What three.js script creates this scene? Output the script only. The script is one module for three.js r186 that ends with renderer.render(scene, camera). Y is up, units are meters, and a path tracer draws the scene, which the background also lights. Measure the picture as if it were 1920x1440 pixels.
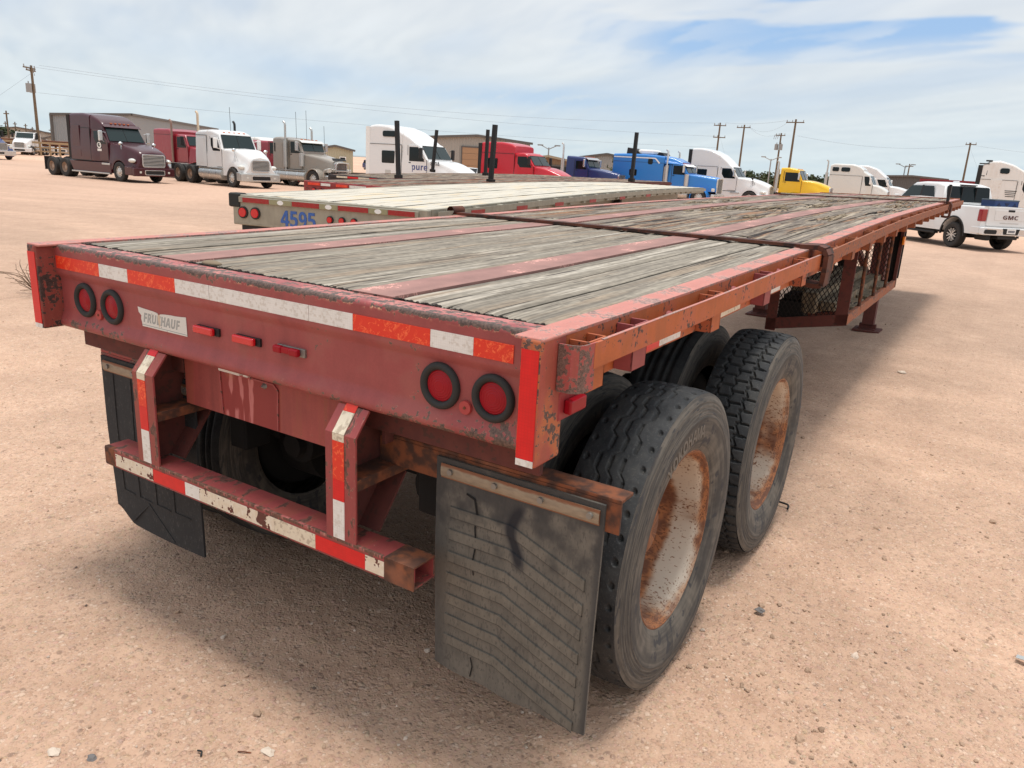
import * as THREE from 'three';
import { RoundedBoxGeometry } from 'three/addons/geometries/RoundedBoxGeometry.js';
import { mergeGeometries } from 'three/addons/utils/BufferGeometryUtils.js';
import { FontLoader } from 'three/addons/loaders/FontLoader.js';
import { TextGeometry } from 'three/addons/geometries/TextGeometry.js';

// ---------------------------------------------------------------- camera, sky, sun, exposure
const scene = new THREE.Scene();
const camera = new THREE.PerspectiveCamera(52.502, 4 / 3, 0.05, 4000);
camera.position.set(2.02655, 1.77837, 1.564);
camera.up.set(-0.19075, 0.9613, -0.1988);
camera.lookAt(2.02655 - 0.504762, 1.77837 - 0.269747, 1.564 - 0.820032);
const renderer = new THREE.WebGLRenderer({ antialias: true });
renderer.setSize(1024, 768);
renderer.toneMapping = THREE.LinearToneMapping;
renderer.toneMappingExposure = 1.08;
renderer.shadowMap.enabled = true;
renderer.shadowMap.type = THREE.PCFSoftShadowMap;

const sunDir = new THREE.Vector3(0.02, 1, -0.06).normalize();
const sun = new THREE.DirectionalLight(new THREE.Color(1.0, 0.955, 0.9), 2.45);
sun.name = 'sun';
sun.position.copy(sunDir).multiplyScalar(60);
sun.castShadow = true;
sun.shadow.radius = 26;
sun.shadow.mapSize.set(4096, 4096);
Object.assign(sun.shadow.camera, { left: -60, right: 20, top: 60, bottom: -20, near: 1, far: 160 });
scene.add(sun, sun.target);

// ---------------------------------------------------------------- noise
function rng(seed) { let a = seed >>> 0; return () => { a = (a + 0x6d2b79f5) | 0; let t = Math.imul(a ^ (a >>> 15), 1 | a); t = (t + Math.imul(t ^ (t >>> 7), 61 | t)) ^ t; return ((t ^ (t >>> 14)) >>> 0) / 4294967296; }; }
const lat = new Float32Array(65536); { const r = rng(77); for (let i = 0; i < 65536; i++) lat[i] = r(); }
const sm = (e0, e1, x) => { const t = Math.min(1, Math.max(0, (x - e0) / (e1 - e0))); return t * t * (3 - 2 * t); };
const clamp = (x, a = 0, b = 1) => Math.min(b, Math.max(a, x));
const lerp = (a, b, t) => a + (b - a) * t;
// value noise; periods px, py (in lattice cells, 0 = none) make it tile
function vn(x, y, px, py, s) {
  let x0 = Math.floor(x), y0 = Math.floor(y); const fx = x - x0, fy = y - y0;
  let x1 = x0 + 1, y1 = y0 + 1;
  if (px) { x0 = ((x0 % px) + px) % px; x1 = x1 % px; if (x1 < 0) x1 += px; }
  if (py) { y0 = ((y0 % py) + py) % py; y1 = y1 % py; if (y1 < 0) y1 += py; }
  const sa = s * 131, sb = s * 57, a0 = Math.imul(x0 + sa, 0x9E3779B1), a1 = Math.imul(x1 + sa, 0x9E3779B1), b0 = Math.imul(y0 + sb, 0x85EBCA6B), b1 = Math.imul(y1 + sb, 0x85EBCA6B);
  const u = fx * fx * (3 - 2 * fx), v = fy * fy * (3 - 2 * fy);
  const a = lat[((a0 + b0) >>> 13) & 65535], b = lat[((a1 + b0) >>> 13) & 65535], c = lat[((a0 + b1) >>> 13) & 65535], d = lat[((a1 + b1) >>> 13) & 65535];
  return a + (b - a) * u + (c - a) * v + (a - b - c + d) * u * v;
}
function fbm(x, y, o, px, py, s) { let a = 0, w = 0.5, t = 0; for (let i = 0; i < o; i++) { a += w * vn(x, y, px, py, s + i * 7); t += w; w *= 0.5; x *= 2; y *= 2; px *= 2; py *= 2; } return a / t; }

// ---------------------------------------------------------------- sky: thin high cloud with blue gaps
{
  const W = 3072, H = 1536, d = new Float32Array(W * H * 4);
  for (let j = 0; j < H; j++) {
    const el = ((j + 0.5) / H - 0.5) * Math.PI, eld = el * 57.2958, y = Math.sin(el), ce = Math.cos(el);
    for (let i = 0; i < W; i++) {
      const az = ((i + 0.5) / W - 0.5) * 2 * Math.PI, azd = az * 57.2958, o = (j * W + i) * 4;
      let r, g, b;
      if (y < -0.01) { r = 0.33; g = 0.25; b = 0.19; }
      else {
        const x = Math.cos(az) * ce, z = Math.sin(az) * ce;
        const hz = Math.exp(-Math.max(0, eld) / 7);
        // clear sky
        let cr = lerp(0.27, 0.56, hz), cg = lerp(0.46, 0.71, hz), cb = lerp(0.78, 0.80, hz);
        // cloud sheet, seen on a plane overhead
        const k = 1 / (Math.max(0, y) + 0.09), px = x * k, pz = z * k;
        const wx = px + 0.5 * fbm(px * 0.7 + 3, pz * 0.7, 3, 0, 0, 3), wz = pz + 0.5 * fbm(px * 0.7, pz * 0.7 + 9, 3, 0, 0, 5);
        const ca = 0.85, sa = 0.53, ux = wx * ca + wz * sa, uz = -wx * sa + wz * ca;
        let c = fbm(ux * 0.55, uz * 1.9, 6, 0, 0, 11) * 0.62 + fbm(ux * 0.3 + 7, uz * 0.5, 3, 0, 0, 23) * 0.38;
        const fine = fbm(ux * 2.2, uz * 9, 4, 0, 0, 31);
        let cov = 0.70 + 0.28 * sm(0.3, 0.56, c);
        // the gaps above the yard's right half
        const e1 = eld - 9.6 - 0.6 * Math.sin(azd * 0.12), gx = (azd + 99) / 17;
        let gap = Math.exp(-gx * gx * gx * gx) * Math.exp(-(e1 * e1) / 4.2);
        const st = fbm(azd * 0.09 + eld * 0.10, eld * 1.15 - azd * 0.05, 5, 0, 0, 41);
        cov -= gap * 1.25 * sm(0.56, 0.40, st) * (0.55 + 0.45 * sm(0.62, 0.4, fine));
        const g2 = Math.exp(-(((azd + 122) / 9) ** 2)) * Math.exp(-(((eld - 4.6) / 0.8) ** 2));
        cov -= 0.55 * g2 * sm(0.3, 0.6, fine + 0.1);
        const g3 = Math.exp(-(((azd + 139 + (eld - 6) * 3) / 9) ** 2)) * Math.exp(-(((eld - 5.5) / 1.5) ** 2));
        cov -= 0.3 * g3;
        cov = clamp(cov * (0.9 + 0.2 * fine), 0.0, 1);
        const shade = 0.95 + 0.10 * (fine - 0.5) + 0.16 * (c - 0.45);
        const sd = Math.max(0, x * sunDir.x + y * sunDir.y + z * sunDir.z), glow = Math.pow(sd, 3) * 0.5;
        const wr = lerp(0.76, 0.66, hz) * shade + glow, wg = lerp(0.785, 0.765, hz) * shade + glow, wb = lerp(0.825, 0.80, hz) * shade + glow * 0.95;
        r = lerp(cr + glow, wr, cov); g = lerp(cg + glow, wg, cov); b = lerp(cb + glow, wb, cov);
      }
      d[o] = r; d[o + 1] = g; d[o + 2] = b; d[o + 3] = 1;
    }
  }
  const t = new THREE.DataTexture(d, W, H, THREE.RGBAFormat, THREE.FloatType);
  t.mapping = THREE.EquirectangularReflectionMapping; t.magFilter = t.minFilter = THREE.LinearFilter; t.wrapS = THREE.RepeatWrapping; t.needsUpdate = true;
  scene.background = t; scene.environment = t;
}

// ---------------------------------------------------------------- helpers
const used = new Map();
function numbered(n) { const k = used.get(n) ?? 0; used.set(n, k + 1); return k ? n + '_' + String(k).padStart(3, '0') : n; }
const shadowed = (m) => { m.castShadow = m.receiveShadow = true; return m; };
function thing(name, label, category, pos = [0, 0, 0], turn = 0, group) {
  const o = new THREE.Group(); o.name = numbered(name); scene.add(o); o.position.set(...pos); o.rotation.y = turn;
  o.userData = { label, category }; if (group) o.userData.group = group; return o;
}
function prep(g) { g = g.index ? g.toNonIndexed() : g; for (const k of Object.keys(g.attributes)) if (!['position', 'normal', 'uv'].includes(k)) g.deleteAttribute(k); if (!g.attributes.normal) g.computeVertexNormals(); if (!g.attributes.uv) boxUV(g); return g; }
function merge(list) { list = list.flat(9).filter(Boolean); return list.length === 1 ? prep(list[0]) : mergeGeometries(list.map(prep)); }
function part(name, geos, mat, parent, label) {
  const m = shadowed(new THREE.Mesh(Array.isArray(geos) ? merge(geos) : geos, mat)); m.name = name; parent.add(m); if (label) m.userData.label = label; return m;
}
function solo(name, geos, mat, label, category, group) {
  const m = shadowed(new THREE.Mesh(Array.isArray(geos) ? merge(geos) : geos, mat)); m.name = numbered(name); scene.add(m); m.userData = { label, category }; if (group) m.userData.group = group; return m;
}
// uv in metres by the face's main direction
function boxUV(g, s = 1, ou = 0, ov = 0) {
  if (g.index) g = g.toNonIndexed();
  if (!g.attributes.normal) g.computeVertexNormals();
  const p = g.attributes.position, n = p.count, uv = new Float32Array(n * 2), a = new THREE.Vector3(), b = new THREE.Vector3(), c = new THREE.Vector3();
  for (let i = 0; i < n; i += 3) {
    a.fromBufferAttribute(p, i); b.fromBufferAttribute(p, i + 1); c.fromBufferAttribute(p, i + 2);
    const nn = b.clone().sub(a).cross(c.clone().sub(a)), ax = Math.abs(nn.x), ay = Math.abs(nn.y), az = Math.abs(nn.z);
    for (let k = 0; k < 3; k++) {
      const v = [a, b, c][k]; let u, w;
      if (ay >= ax && ay >= az) { u = v.x; w = v.z; } else if (ax >= az) { u = v.z; w = v.y; } else { u = v.x; w = v.y; }
      uv[(i + k) * 2] = u * s + ou; uv[(i + k) * 2 + 1] = w * s + ov;
    }
  }
  g.setAttribute('uv', new THREE.BufferAttribute(uv, 2)); return g;
}
// boxes by limits; r rounds the edges
function bx(x0, x1, y0, y1, z0, z1, r = 0) {
  const w = x1 - x0, h = y1 - y0, d = z1 - z0; r = Math.min(r, w / 2.01, h / 2.01, d / 2.01);
  const g = r > 0 ? new RoundedBoxGeometry(w, h, d, 1, r) : new THREE.BoxGeometry(w, h, d);
  g.translate((x0 + x1) / 2, (y0 + y1) / 2, (z0 + z1) / 2); return boxUV(g);
}
const V3 = (a) => new THREE.Vector3(...a);
function rod(a, b, r, n = 8, r2 = r) { // cylinder between two points
  a = V3(a); b = V3(b); const d = b.clone().sub(a), L = d.length(), g = new THREE.CylinderGeometry(r2, r, L, n);
  g.applyQuaternion(new THREE.Quaternion().setFromUnitVectors(new THREE.Vector3(0, 1, 0), d.normalize())); g.translate((a.x + b.x) / 2, (a.y + b.y) / 2, (a.z + b.z) / 2); return boxUV(g);
}
function bar(a, b, w, t, up = [0, 1, 0]) { // rectangular bar between two points, w across, t along up
  a = V3(a); b = V3(b); const d = b.clone().sub(a), L = d.length(); d.normalize();
  const s = new THREE.Vector3().crossVectors(V3(up), d).normalize(), u = new THREE.Vector3().crossVectors(d, s);
  const g = boxUV(new THREE.BoxGeometry(w, t, L)); g.applyMatrix4(new THREE.Matrix4().makeBasis(s, u, d)); g.translate((a.x + b.x) / 2, (a.y + b.y) / 2, (a.z + b.z) / 2); return g;
}
function tube(pts, r, n = 24, k = 6, closed = false) { return boxUV(new THREE.TubeGeometry(new THREE.CatmullRomCurve3(pts.map(V3), closed, 'catmullrom', 0.3), n, r, k, closed)); }
// polygon in (a, b) extruded; plane 'xy' along z, 'zy' along x, 'xz' along y
function ext(pts, from, to, plane = 'xy', bevel = 0, holes = []) {
  const s = new THREE.Shape(pts.map((p) => new THREE.Vector2(...p)));
  for (const h of holes) s.holes.push(new THREE.Path(h.map((p) => new THREE.Vector2(...p))));
  const g = new THREE.ExtrudeGeometry(s, { depth: Math.max(1e-4, to - from - 2 * bevel), bevelEnabled: bevel > 0, bevelThickness: bevel, bevelSize: bevel, bevelOffset: -bevel, bevelSegments: 2, curveSegments: 8 });
  g.translate(0, 0, from + bevel);
  if (plane === 'zy') g.applyMatrix4(new THREE.Matrix4().set(0, 0, 1, 0, 0, 1, 0, 0, 1, 0, 0, 0, 0, 0, 0, 1)), flip(g);
  if (plane === 'xz') g.applyMatrix4(new THREE.Matrix4().set(1, 0, 0, 0, 0, 0, 1, 0, 0, 1, 0, 0, 0, 0, 0, 1)), flip(g);
  return boxUV(g);
}
function flip(g) { // a mirrored geometry gets its winding back
  if (g.index) { const a = g.index.array; for (let i = 0; i < a.length; i += 3) { const t = a[i]; a[i] = a[i + 1]; a[i + 1] = t; } if (g.attributes.normal) { g.deleteAttribute('normal'); g.computeVertexNormals(); } return g; }
  for (const k of Object.keys(g.attributes)) { const at = g.attributes[k], n = at.itemSize, a = at.array; for (let i = 0; i < at.count; i += 3) for (let c = 0; c < n; c++) { const t = a[i * n + c]; a[i * n + c] = a[(i + 1) * n + c]; a[(i + 1) * n + c] = t; } } return g;
}
const mirrorX = (g) => flip(g.clone().applyMatrix4(new THREE.Matrix4().makeScale(-1, 1, 1)));
const mirrorZ = (g) => flip(g.clone().applyMatrix4(new THREE.Matrix4().makeScale(1, 1, -1)));
// grid surface from f(u, v) -> [x, y, z]
function surf(nu, nv, f, uvf) {
  const P = new Float32Array((nu + 1) * (nv + 1) * 3), UV = new Float32Array((nu + 1) * (nv + 1) * 2), I = [];
  for (let j = 0; j <= nv; j++) for (let i = 0; i <= nu; i++) { const k = j * (nu + 1) + i, q = f(i / nu, j / nv); P.set(q, k * 3); UV.set(uvf ? uvf(i / nu, j / nv, q) : [i / nu, j / nv], k * 2); }
  const idx = new Uint32Array(nu * nv * 6); let o = 0;
  for (let j = 0; j < nv; j++) for (let i = 0; i < nu; i++) { const a = j * (nu + 1) + i, b = a + 1, c = a + nu + 1, e = c + 1; idx[o++] = a; idx[o++] = b; idx[o++] = e; idx[o++] = a; idx[o++] = e; idx[o++] = c; }
  const g = new THREE.BufferGeometry(); g.setAttribute('position', new THREE.BufferAttribute(P, 3)); g.setAttribute('uv', new THREE.BufferAttribute(UV, 2)); g.setIndex(new THREE.BufferAttribute(idx, 1)); g.computeVertexNormals(); return g;
}
// lathe round the x axis: profile of [x, r]
function latheX(prof, n = 48) {
  const g = surf(n, prof.length - 1, (u, v) => { const k = Math.round(v * (prof.length - 1)), a = u * Math.PI * 2; return [prof[k][0], prof[k][1] * Math.cos(a), prof[k][1] * Math.sin(a)]; });
  return g;
}
// textures
function tex(w, h, f, srgb = true, wrap = true) {
  const d = new Uint8Array(w * h * 4);
  for (let y = 0; y < h; y++) for (let x = 0; x < w; x++) { const c = f(x, y), o = (y * w + x) * 4; d[o] = clamp(c[0], 0, 255); d[o + 1] = clamp(c[1], 0, 255); d[o + 2] = clamp(c[2], 0, 255); d[o + 3] = 255; }
  const t = new THREE.DataTexture(d, w, h); t.magFilter = THREE.LinearFilter; t.minFilter = THREE.LinearFilter; if (wrap) t.wrapS = t.wrapT = THREE.RepeatWrapping; if (srgb) t.colorSpace = THREE.SRGBColorSpace; t.needsUpdate = true; return t;
}
function texFrom(arr, w, h, srgb) { return tex(w, h, (x, y) => { const k = (y * w + x); return arr.length === w * h ? [arr[k] * 255, arr[k] * 255, arr[k] * 255] : [arr[k * 3], arr[k * 3 + 1], arr[k * 3 + 2]]; }, srgb); }
const mat = (o) => new THREE.MeshStandardMaterial(o);
const pmat = (o) => new THREE.MeshPhysicalMaterial(o);
const srgb = (r, g, b) => new THREE.Color().setRGB(r / 255, g / 255, b / 255, THREE.SRGBColorSpace);
const mix3 = (a, b, t) => [a[0] + (b[0] - a[0]) * t, a[1] + (b[1] - a[1]) * t, a[2] + (b[2] - a[2]) * t];
function canvasTex(w, h, draw) { const c = document.createElement('canvas'); c.width = w; c.height = h; const x = c.getContext('2d'); draw(x, w, h); const t = new THREE.CanvasTexture(c); t.colorSpace = THREE.SRGBColorSpace; return t; }
// ---------------------------------------------------------------- ground
const groundY = (x, z) => -0.26 * sm(7, 36, -x) - 0.1 * sm(40, 90, -z);
const G = (() => { // gravelly dirt, 3 m tile
  const N = 2048, M = 3.0, h = new Float32Array(N * N), col = new Float32Array(N * N * 3), r = rng(5);
  for (let y = 0; y < N; y++) for (let x = 0; x < N; x++) {
    const k = y * N + x, a = fbm(x / 128, y / 128, 5, 16, 16, 1), b = vn(x / 5, y / 5, 0, 0, 9), c = fbm(x / 24, y / 24, 3, 0, 0, 19);
    h[k] = 0.3 * a + 0.10 * c + 0.05 * b;
    const t = (a - 0.5) * 0.5 + (c - 0.5) * 0.35 + (b - 0.5) * 0.12;
    col[k * 3] = 185 + t * 52; col[k * 3 + 1] = 152 + t * 51; col[k * 3 + 2] = 128 + t * 47;
  }
  const dots = 150000;
  for (let i = 0; i < dots; i++) {
    const big = r() ** 7, R = 1.0 + 1.7 * r() + big * 5, cx = r() * N, cy = r() * N, e = 0.65 + r() * 0.7, an = r() * 3.14, ca = Math.cos(an), sa = Math.sin(an), q = r(), amp = (0.05 + 0.017 * R) * (0.6 + 0.7 * r());
    const tint = q < 0.1 ? [206, 180, 158] : q < 0.13 ? [136, 110, 94] : q < 0.28 ? [196, 164, 140] : q < 0.4 ? [168, 132, 108] : [174 + 20 * r(), 145 + 15 * r(), 122 + 14 * r()];
    const al = q < 0.16 ? 0.75 : 0.5, Rc = Math.ceil(R * 1.4);
    for (let dy = -Rc; dy <= Rc; dy++) for (let dx = -Rc; dx <= Rc; dx++) {
      const u = (dx * ca + dy * sa) / R, v = (-dx * sa + dy * ca) / (R * e), d = u * u + v * v; if (d > 1.7) continue;
      const X = ((Math.floor(cx) + dx) % N + N) % N, Y = ((Math.floor(cy) + dy) % N + N) % N, k = Y * N + X;
      if (d <= 1) { h[k] += amp * Math.sqrt(1 - d); const w = al * (1 - d * 0.4); for (let c = 0; c < 3; c++) col[k * 3 + c] = lerp(col[k * 3 + c], tint[c], w); }
      else if (R > 2.2) { h[k] -= 0.012; for (let c = 0; c < 3; c++) col[k * 3 + c] *= 0.965; }
    }
  }
  for (let k = 0; k < h.length; k++) h[k] = clamp(h[k] * 0.9);
  const map = texFrom(col, N, N, true), bump = texFrom(h, N, N, false);
  return { map, bump, M };
})();
const groundMat = mat({ map: G.map, bumpMap: G.bump, bumpScale: 0.016, roughness: 0.97, vertexColors: true });
{
  const axis = (a, b, s, far) => { const o = []; for (let x = a; x <= b + 1e-6; x += s) o.push(x); let st = s, x = b; while (x < far) { st *= 1.09; x += st; o.push(x); } st = s; x = a; while (x > -far) { st *= 1.09; x -= st; o.unshift(x); } return o; };
  const X = axis(-2.6, 4.2, 0.0165, 2500), Z = axis(-4.6, 1.9, 0.0165, 2500), nx = X.length, nz = Z.length;
  const P = new Float32Array(nx * nz * 3), UV = new Float32Array(nx * nz * 2), C = new Float32Array(nx * nz * 3), I = new Uint32Array((nx - 1) * (nz - 1) * 6);
  const trk = (x, z, x0, z0, a, w) => { // a tyre track: two shallow ruts along a line
    const d = (x - x0) * Math.cos(a) + (z - z0) * Math.sin(a), s = (x - x0) * -Math.sin(a) + (z - z0) * Math.cos(a); const wob = 0.25 * Math.sin(s * 0.13);
    return Math.exp(-(((Math.abs(d + wob) - w) / 0.2) ** 2));
  };
  for (let j = 0; j < nz; j++) for (let i = 0; i < nx; i++) {
    const x = X[i], z = Z[j], k = j * nx + i, near = 1 - sm(9, 22, Math.hypot(x, z + 1));
    let y = groundY(x, z), dist = Math.hypot(x - 2, z - 1.5);
    const f1 = fbm(x * 0.55 + 40, z * 0.55 + 40, 4, 0, 0, 2) - 0.5;
    let dh = 0;
    if (near > 0) { dh = f1 * 0.035 + (fbm(x * 6, z * 6, 4, 0, 0, 4) - 0.5) * 0.014 + (vn(x * 38, z * 38, 0, 0, 6) - 0.5) * 0.005; dh *= near; }
    // a driven-in ridge at the left of the trailer's rear
    const rd = (x + 1.45 + 0.25 * (z - 0.2)) / 0.10; dh += near * 0.012 * Math.exp(-rd * rd) * (0.6 + 0.8 * vn(x * 5, z * 5, 0, 0, 8)) - near * 0.008 * Math.exp(-(((x + 1.7 + 0.25 * (z - 0.2)) / 0.15) ** 2));
    y += dh - near * 0.004;
    P.set([x, y, z], k * 3); UV.set([x / G.M, z / G.M], k * 2);
    // colour differences of the dirt, and lighter with distance from the camera
    const b1 = fbm(x * 0.11 + 9, z * 0.11 + 5, 4, 0, 0, 3), b2 = fbm(x * 0.021 + 3, z * 0.05 + 8, 4, 0, 0, 13), b3 = fbm(x * 1.3, z * 1.3, 3, 0, 0, 17);
    let t = 1 + (b1 - 0.5) * 0.36 + (b2 - 0.5) * 0.4 + (b3 - 0.5) * 0.22;
    const tr = trk(x, z, -6, -6, -1.25, 1) + trk(x, z, -9, -8, -1.42, 1.1) + trk(x, z, 2, -18, -1.2, 1) + trk(x, z, -20, -14, 1.35, 1) * 0.8 + trk(x, z, -14, -6, 1.48, 1) + trk(x, z, 6, -4, 0.25, 1) * 0.5 + trk(x, z, -3, 0, 0.35, 0.9) * 0.5 + trk(x, z, 3.4, -2, -0.35, 0.9) * 0.7 + trk(x, z, 3.0, -6, 0.9, 1.0) * 0.6;
    t *= 1 + 0.10 * Math.min(1.5, tr);
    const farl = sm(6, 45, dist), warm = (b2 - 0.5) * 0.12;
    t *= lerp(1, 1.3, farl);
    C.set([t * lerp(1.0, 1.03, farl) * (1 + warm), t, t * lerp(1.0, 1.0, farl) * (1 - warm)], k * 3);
  }
  let o = 0;
  for (let j = 0; j < nz - 1; j++) for (let i = 0; i < nx - 1; i++) { const a = j * nx + i, b = a + 1, c = a + nx, d = c + 1; I[o++] = a; I[o++] = c; I[o++] = b; I[o++] = b; I[o++] = c; I[o++] = d; }
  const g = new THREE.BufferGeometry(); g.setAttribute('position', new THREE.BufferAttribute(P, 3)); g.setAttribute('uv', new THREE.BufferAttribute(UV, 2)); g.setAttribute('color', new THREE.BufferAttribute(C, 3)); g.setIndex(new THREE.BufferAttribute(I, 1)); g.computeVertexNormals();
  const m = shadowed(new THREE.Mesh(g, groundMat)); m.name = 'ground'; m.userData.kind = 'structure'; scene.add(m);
  // loose stones lying on the dirt
  const rr = rng(9), n = 5200, sg = new THREE.IcosahedronGeometry(1, 1), sp = sg.attributes.position, nr = new Map();
  for (let i = 0; i < sp.count; i++) { const key = [sp.getX(i), sp.getY(i), sp.getZ(i)].map((v) => v.toFixed(3)).join(); if (!nr.has(key)) nr.set(key, 0.72 + 0.5 * rr()); const s = nr.get(key); sp.setXYZ(i, sp.getX(i) * s, sp.getY(i) * s * 0.62, sp.getZ(i) * s); }
  sg.computeVertexNormals();
  const im = shadowed(new THREE.InstancedMesh(sg, mat({ color: 0xffffff, roughness: 0.95 }), n)), M4 = new THREE.Matrix4(), q = new THREE.Quaternion(), e = new THREE.Euler();
  for (let i = 0; i < n; i++) {
    const d = 0.4 + 12 * rr() ** 1.5, a = rr() * 6.283, x = 1.4 + d * Math.cos(a), z = -0.6 + d * Math.sin(a), s = 0.0025 + 0.0035 * rr() + 0.011 * rr() ** 12;
    const f1 = fbm(x * 0.55 + 40, z * 0.55 + 40, 4, 0, 0, 2) - 0.5, y = groundY(x, z) + f1 * 0.035 + (fbm(x * 6, z * 6, 4, 0, 0, 4) - 0.5) * 0.014 - 0.003;
    e.set(rr() * 0.6, rr() * 6.28, rr() * 0.6); M4.compose(new THREE.Vector3(x, y + s * 0.2, z), q.setFromEuler(e), new THREE.Vector3(s * (0.8 + 0.6 * rr()), s, s)); im.setMatrixAt(i, M4);
    const c = rr(), t = 0.8 + 0.35 * rr(); im.setColorAt(i, c < 0.10 ? new THREE.Color(0.56 * t, 0.45 * t, 0.36 * t) : c < 0.14 ? new THREE.Color(0.16, 0.115, 0.09) : new THREE.Color(0.40 * t, 0.27 * t, 0.185 * t));
  }
  im.name = 'gravel'; im.userData = { kind: 'stuff', label: 'small loose stones scattered over the tan dirt yard', category: 'gravel' }; scene.add(im);
}
// ---------------------------------------------------------------- worn paint, rust, wood, rubber
const RUST = [74, 52, 44];
// chips(u, v) -> share of bare metal; f also fades and streaks the paint
function paintTex(w, h, o) {
  const { base, chips, mw, mh, seed = 0, streak = 0.05, vary = 0.07, halo = [214, 168, 140], rust = RUST, run = 0, extra } = o;
  const px = o.tile ? Math.round(mw * 80) : 0, py = o.tile ? Math.round(mh * 80) : 0;
  return tex(w, h, (i, j) => {
    const u = i / w * mw, v = j / h * mh;
    const n1 = fbm(u * 80, v * 80, 3, px, py, seed), n2 = fbm(u * 10, v * 10, 4, px / 8 | 0, py / 8 | 0, seed + 3), n3 = vn(u * 240, v * 240, px * 3, py * 3, seed + 5), ns = fbm(u * 30, v * 2.5, 3, o.tile ? Math.round(mw * 30) : 0, o.tile ? Math.max(1, Math.round(mh * 2.5)) : 0, seed + 8);
    let c = base.map((b) => b * (1 + (n2 - 0.5) * vary * 2 + (ns - 0.5) * streak * 2 + (n3 - 0.5) * 0.05));
    if (run) { const rn = sm(0.55, 0.75, ns) * run; c = mix3(c, [126, 78, 52], rn); }
    if (extra) c = extra(u, v, c, n1, n2, n3);
    const d = chips(u, v, n2), f = n1 * 0.6 + n2 * 0.25 + n3 * 0.15, th = 0.83 - d * 0.55;
    if (f > th - 0.012 && d > 0) c = mix3(c, halo, 0.45 * sm(th - 0.012, th, f));
    if (f > th) { const k = sm(th, th + 0.012, f); c = mix3(c, rust.map((q) => q * (0.75 + 0.6 * n3 + 0.3 * (n2 - 0.4))), k); }
    return c;
  });
}
const PAINT = [152, 72, 70];
const T = {};
T.red = paintTex(560, 560, { tile: true, mw: 1, mh: 1, base: PAINT, chips: (u, v, n) => 0.16 + 0.34 * sm(0.5, 0.75, n), seed: 4, run: 0.15 });
T.redworn = paintTex(560, 560, { tile: true, mw: 1, mh: 1, base: [168, 80, 74], chips: (u, v, n) => 0.44 + 0.5 * sm(0.35, 0.7, n), seed: 14, run: 0.2, rust: [98, 76, 68], halo: [226, 176, 160] });
T.pink = paintTex(560, 560, { tile: true, mw: 1, mh: 1, base: [190, 124, 112], chips: (u, v, n) => 0.40 + 0.28 * sm(0.35, 0.7, n), seed: 24, rust: [132, 106, 98], halo: [230, 182, 168] });
T.strip = paintTex(560, 560, { tile: true, mw: 1, mh: 1, base: [152, 112, 103], chips: (u, v, n) => 0.1 + 0.4 * sm(0.55, 0.78, n), seed: 34, rust: [168, 124, 114], halo: [150, 100, 90], vary: 0.12 });
T.orange = paintTex(560, 560, { tile: true, mw: 1, mh: 1, base: [180, 94, 46], chips: (u, v, n) => 0.22 + 0.14 * sm(0.5, 0.75, n), seed: 44, run: 0.25, halo: [176, 120, 90], rust: [66, 46, 40], vary: 0.12, extra: (u, v, c, n1, n2) => mix3(c, [172, 92, 72], sm(0.5, 0.66, n2) * 0.5) });
T.orangeworn = paintTex(560, 560, { tile: true, mw: 1, mh: 1, base: [154, 88, 54], chips: (u, v, n) => 0.36 + 0.18 * sm(0.4, 0.75, n), seed: 54, run: 0.3, halo: [150, 104, 80], rust: [84, 62, 54], vary: 0.14 });
T.brown = tex(512, 512, (i, j) => { const n = fbm(i / 16, j / 16, 5, 32, 32, 61), m = fbm(i / 64, j / 64, 4, 8, 8, 62); return mix3(mix3([72, 48, 38], [128, 74, 46], sm(0.3, 0.7, n)), [150, 96, 70], sm(0.55, 0.8, m) * 0.7); });
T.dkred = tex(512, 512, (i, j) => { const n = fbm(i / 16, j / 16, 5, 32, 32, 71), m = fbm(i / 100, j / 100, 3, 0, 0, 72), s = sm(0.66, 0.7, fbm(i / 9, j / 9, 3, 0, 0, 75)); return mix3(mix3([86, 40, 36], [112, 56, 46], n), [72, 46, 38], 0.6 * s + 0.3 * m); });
const M = {
  red: mat({ map: T.red, roughness: 0.62 }), redworn: mat({ map: T.redworn, roughness: 0.7 }), pink: mat({ map: T.pink, roughness: 0.7 }), strip: mat({ map: T.strip, roughness: 0.75 }),
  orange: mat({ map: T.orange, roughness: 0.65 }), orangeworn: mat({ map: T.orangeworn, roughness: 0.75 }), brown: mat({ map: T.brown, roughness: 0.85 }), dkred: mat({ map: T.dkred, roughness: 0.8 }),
  black: mat({ color: 0x161718, roughness: 0.6 }), dark: mat({ color: 0x0c0c0d, roughness: 0.85 }), steel: mat({ color: 0x8d8a84, roughness: 0.5, metalness: 0.6 }),
};
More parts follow.
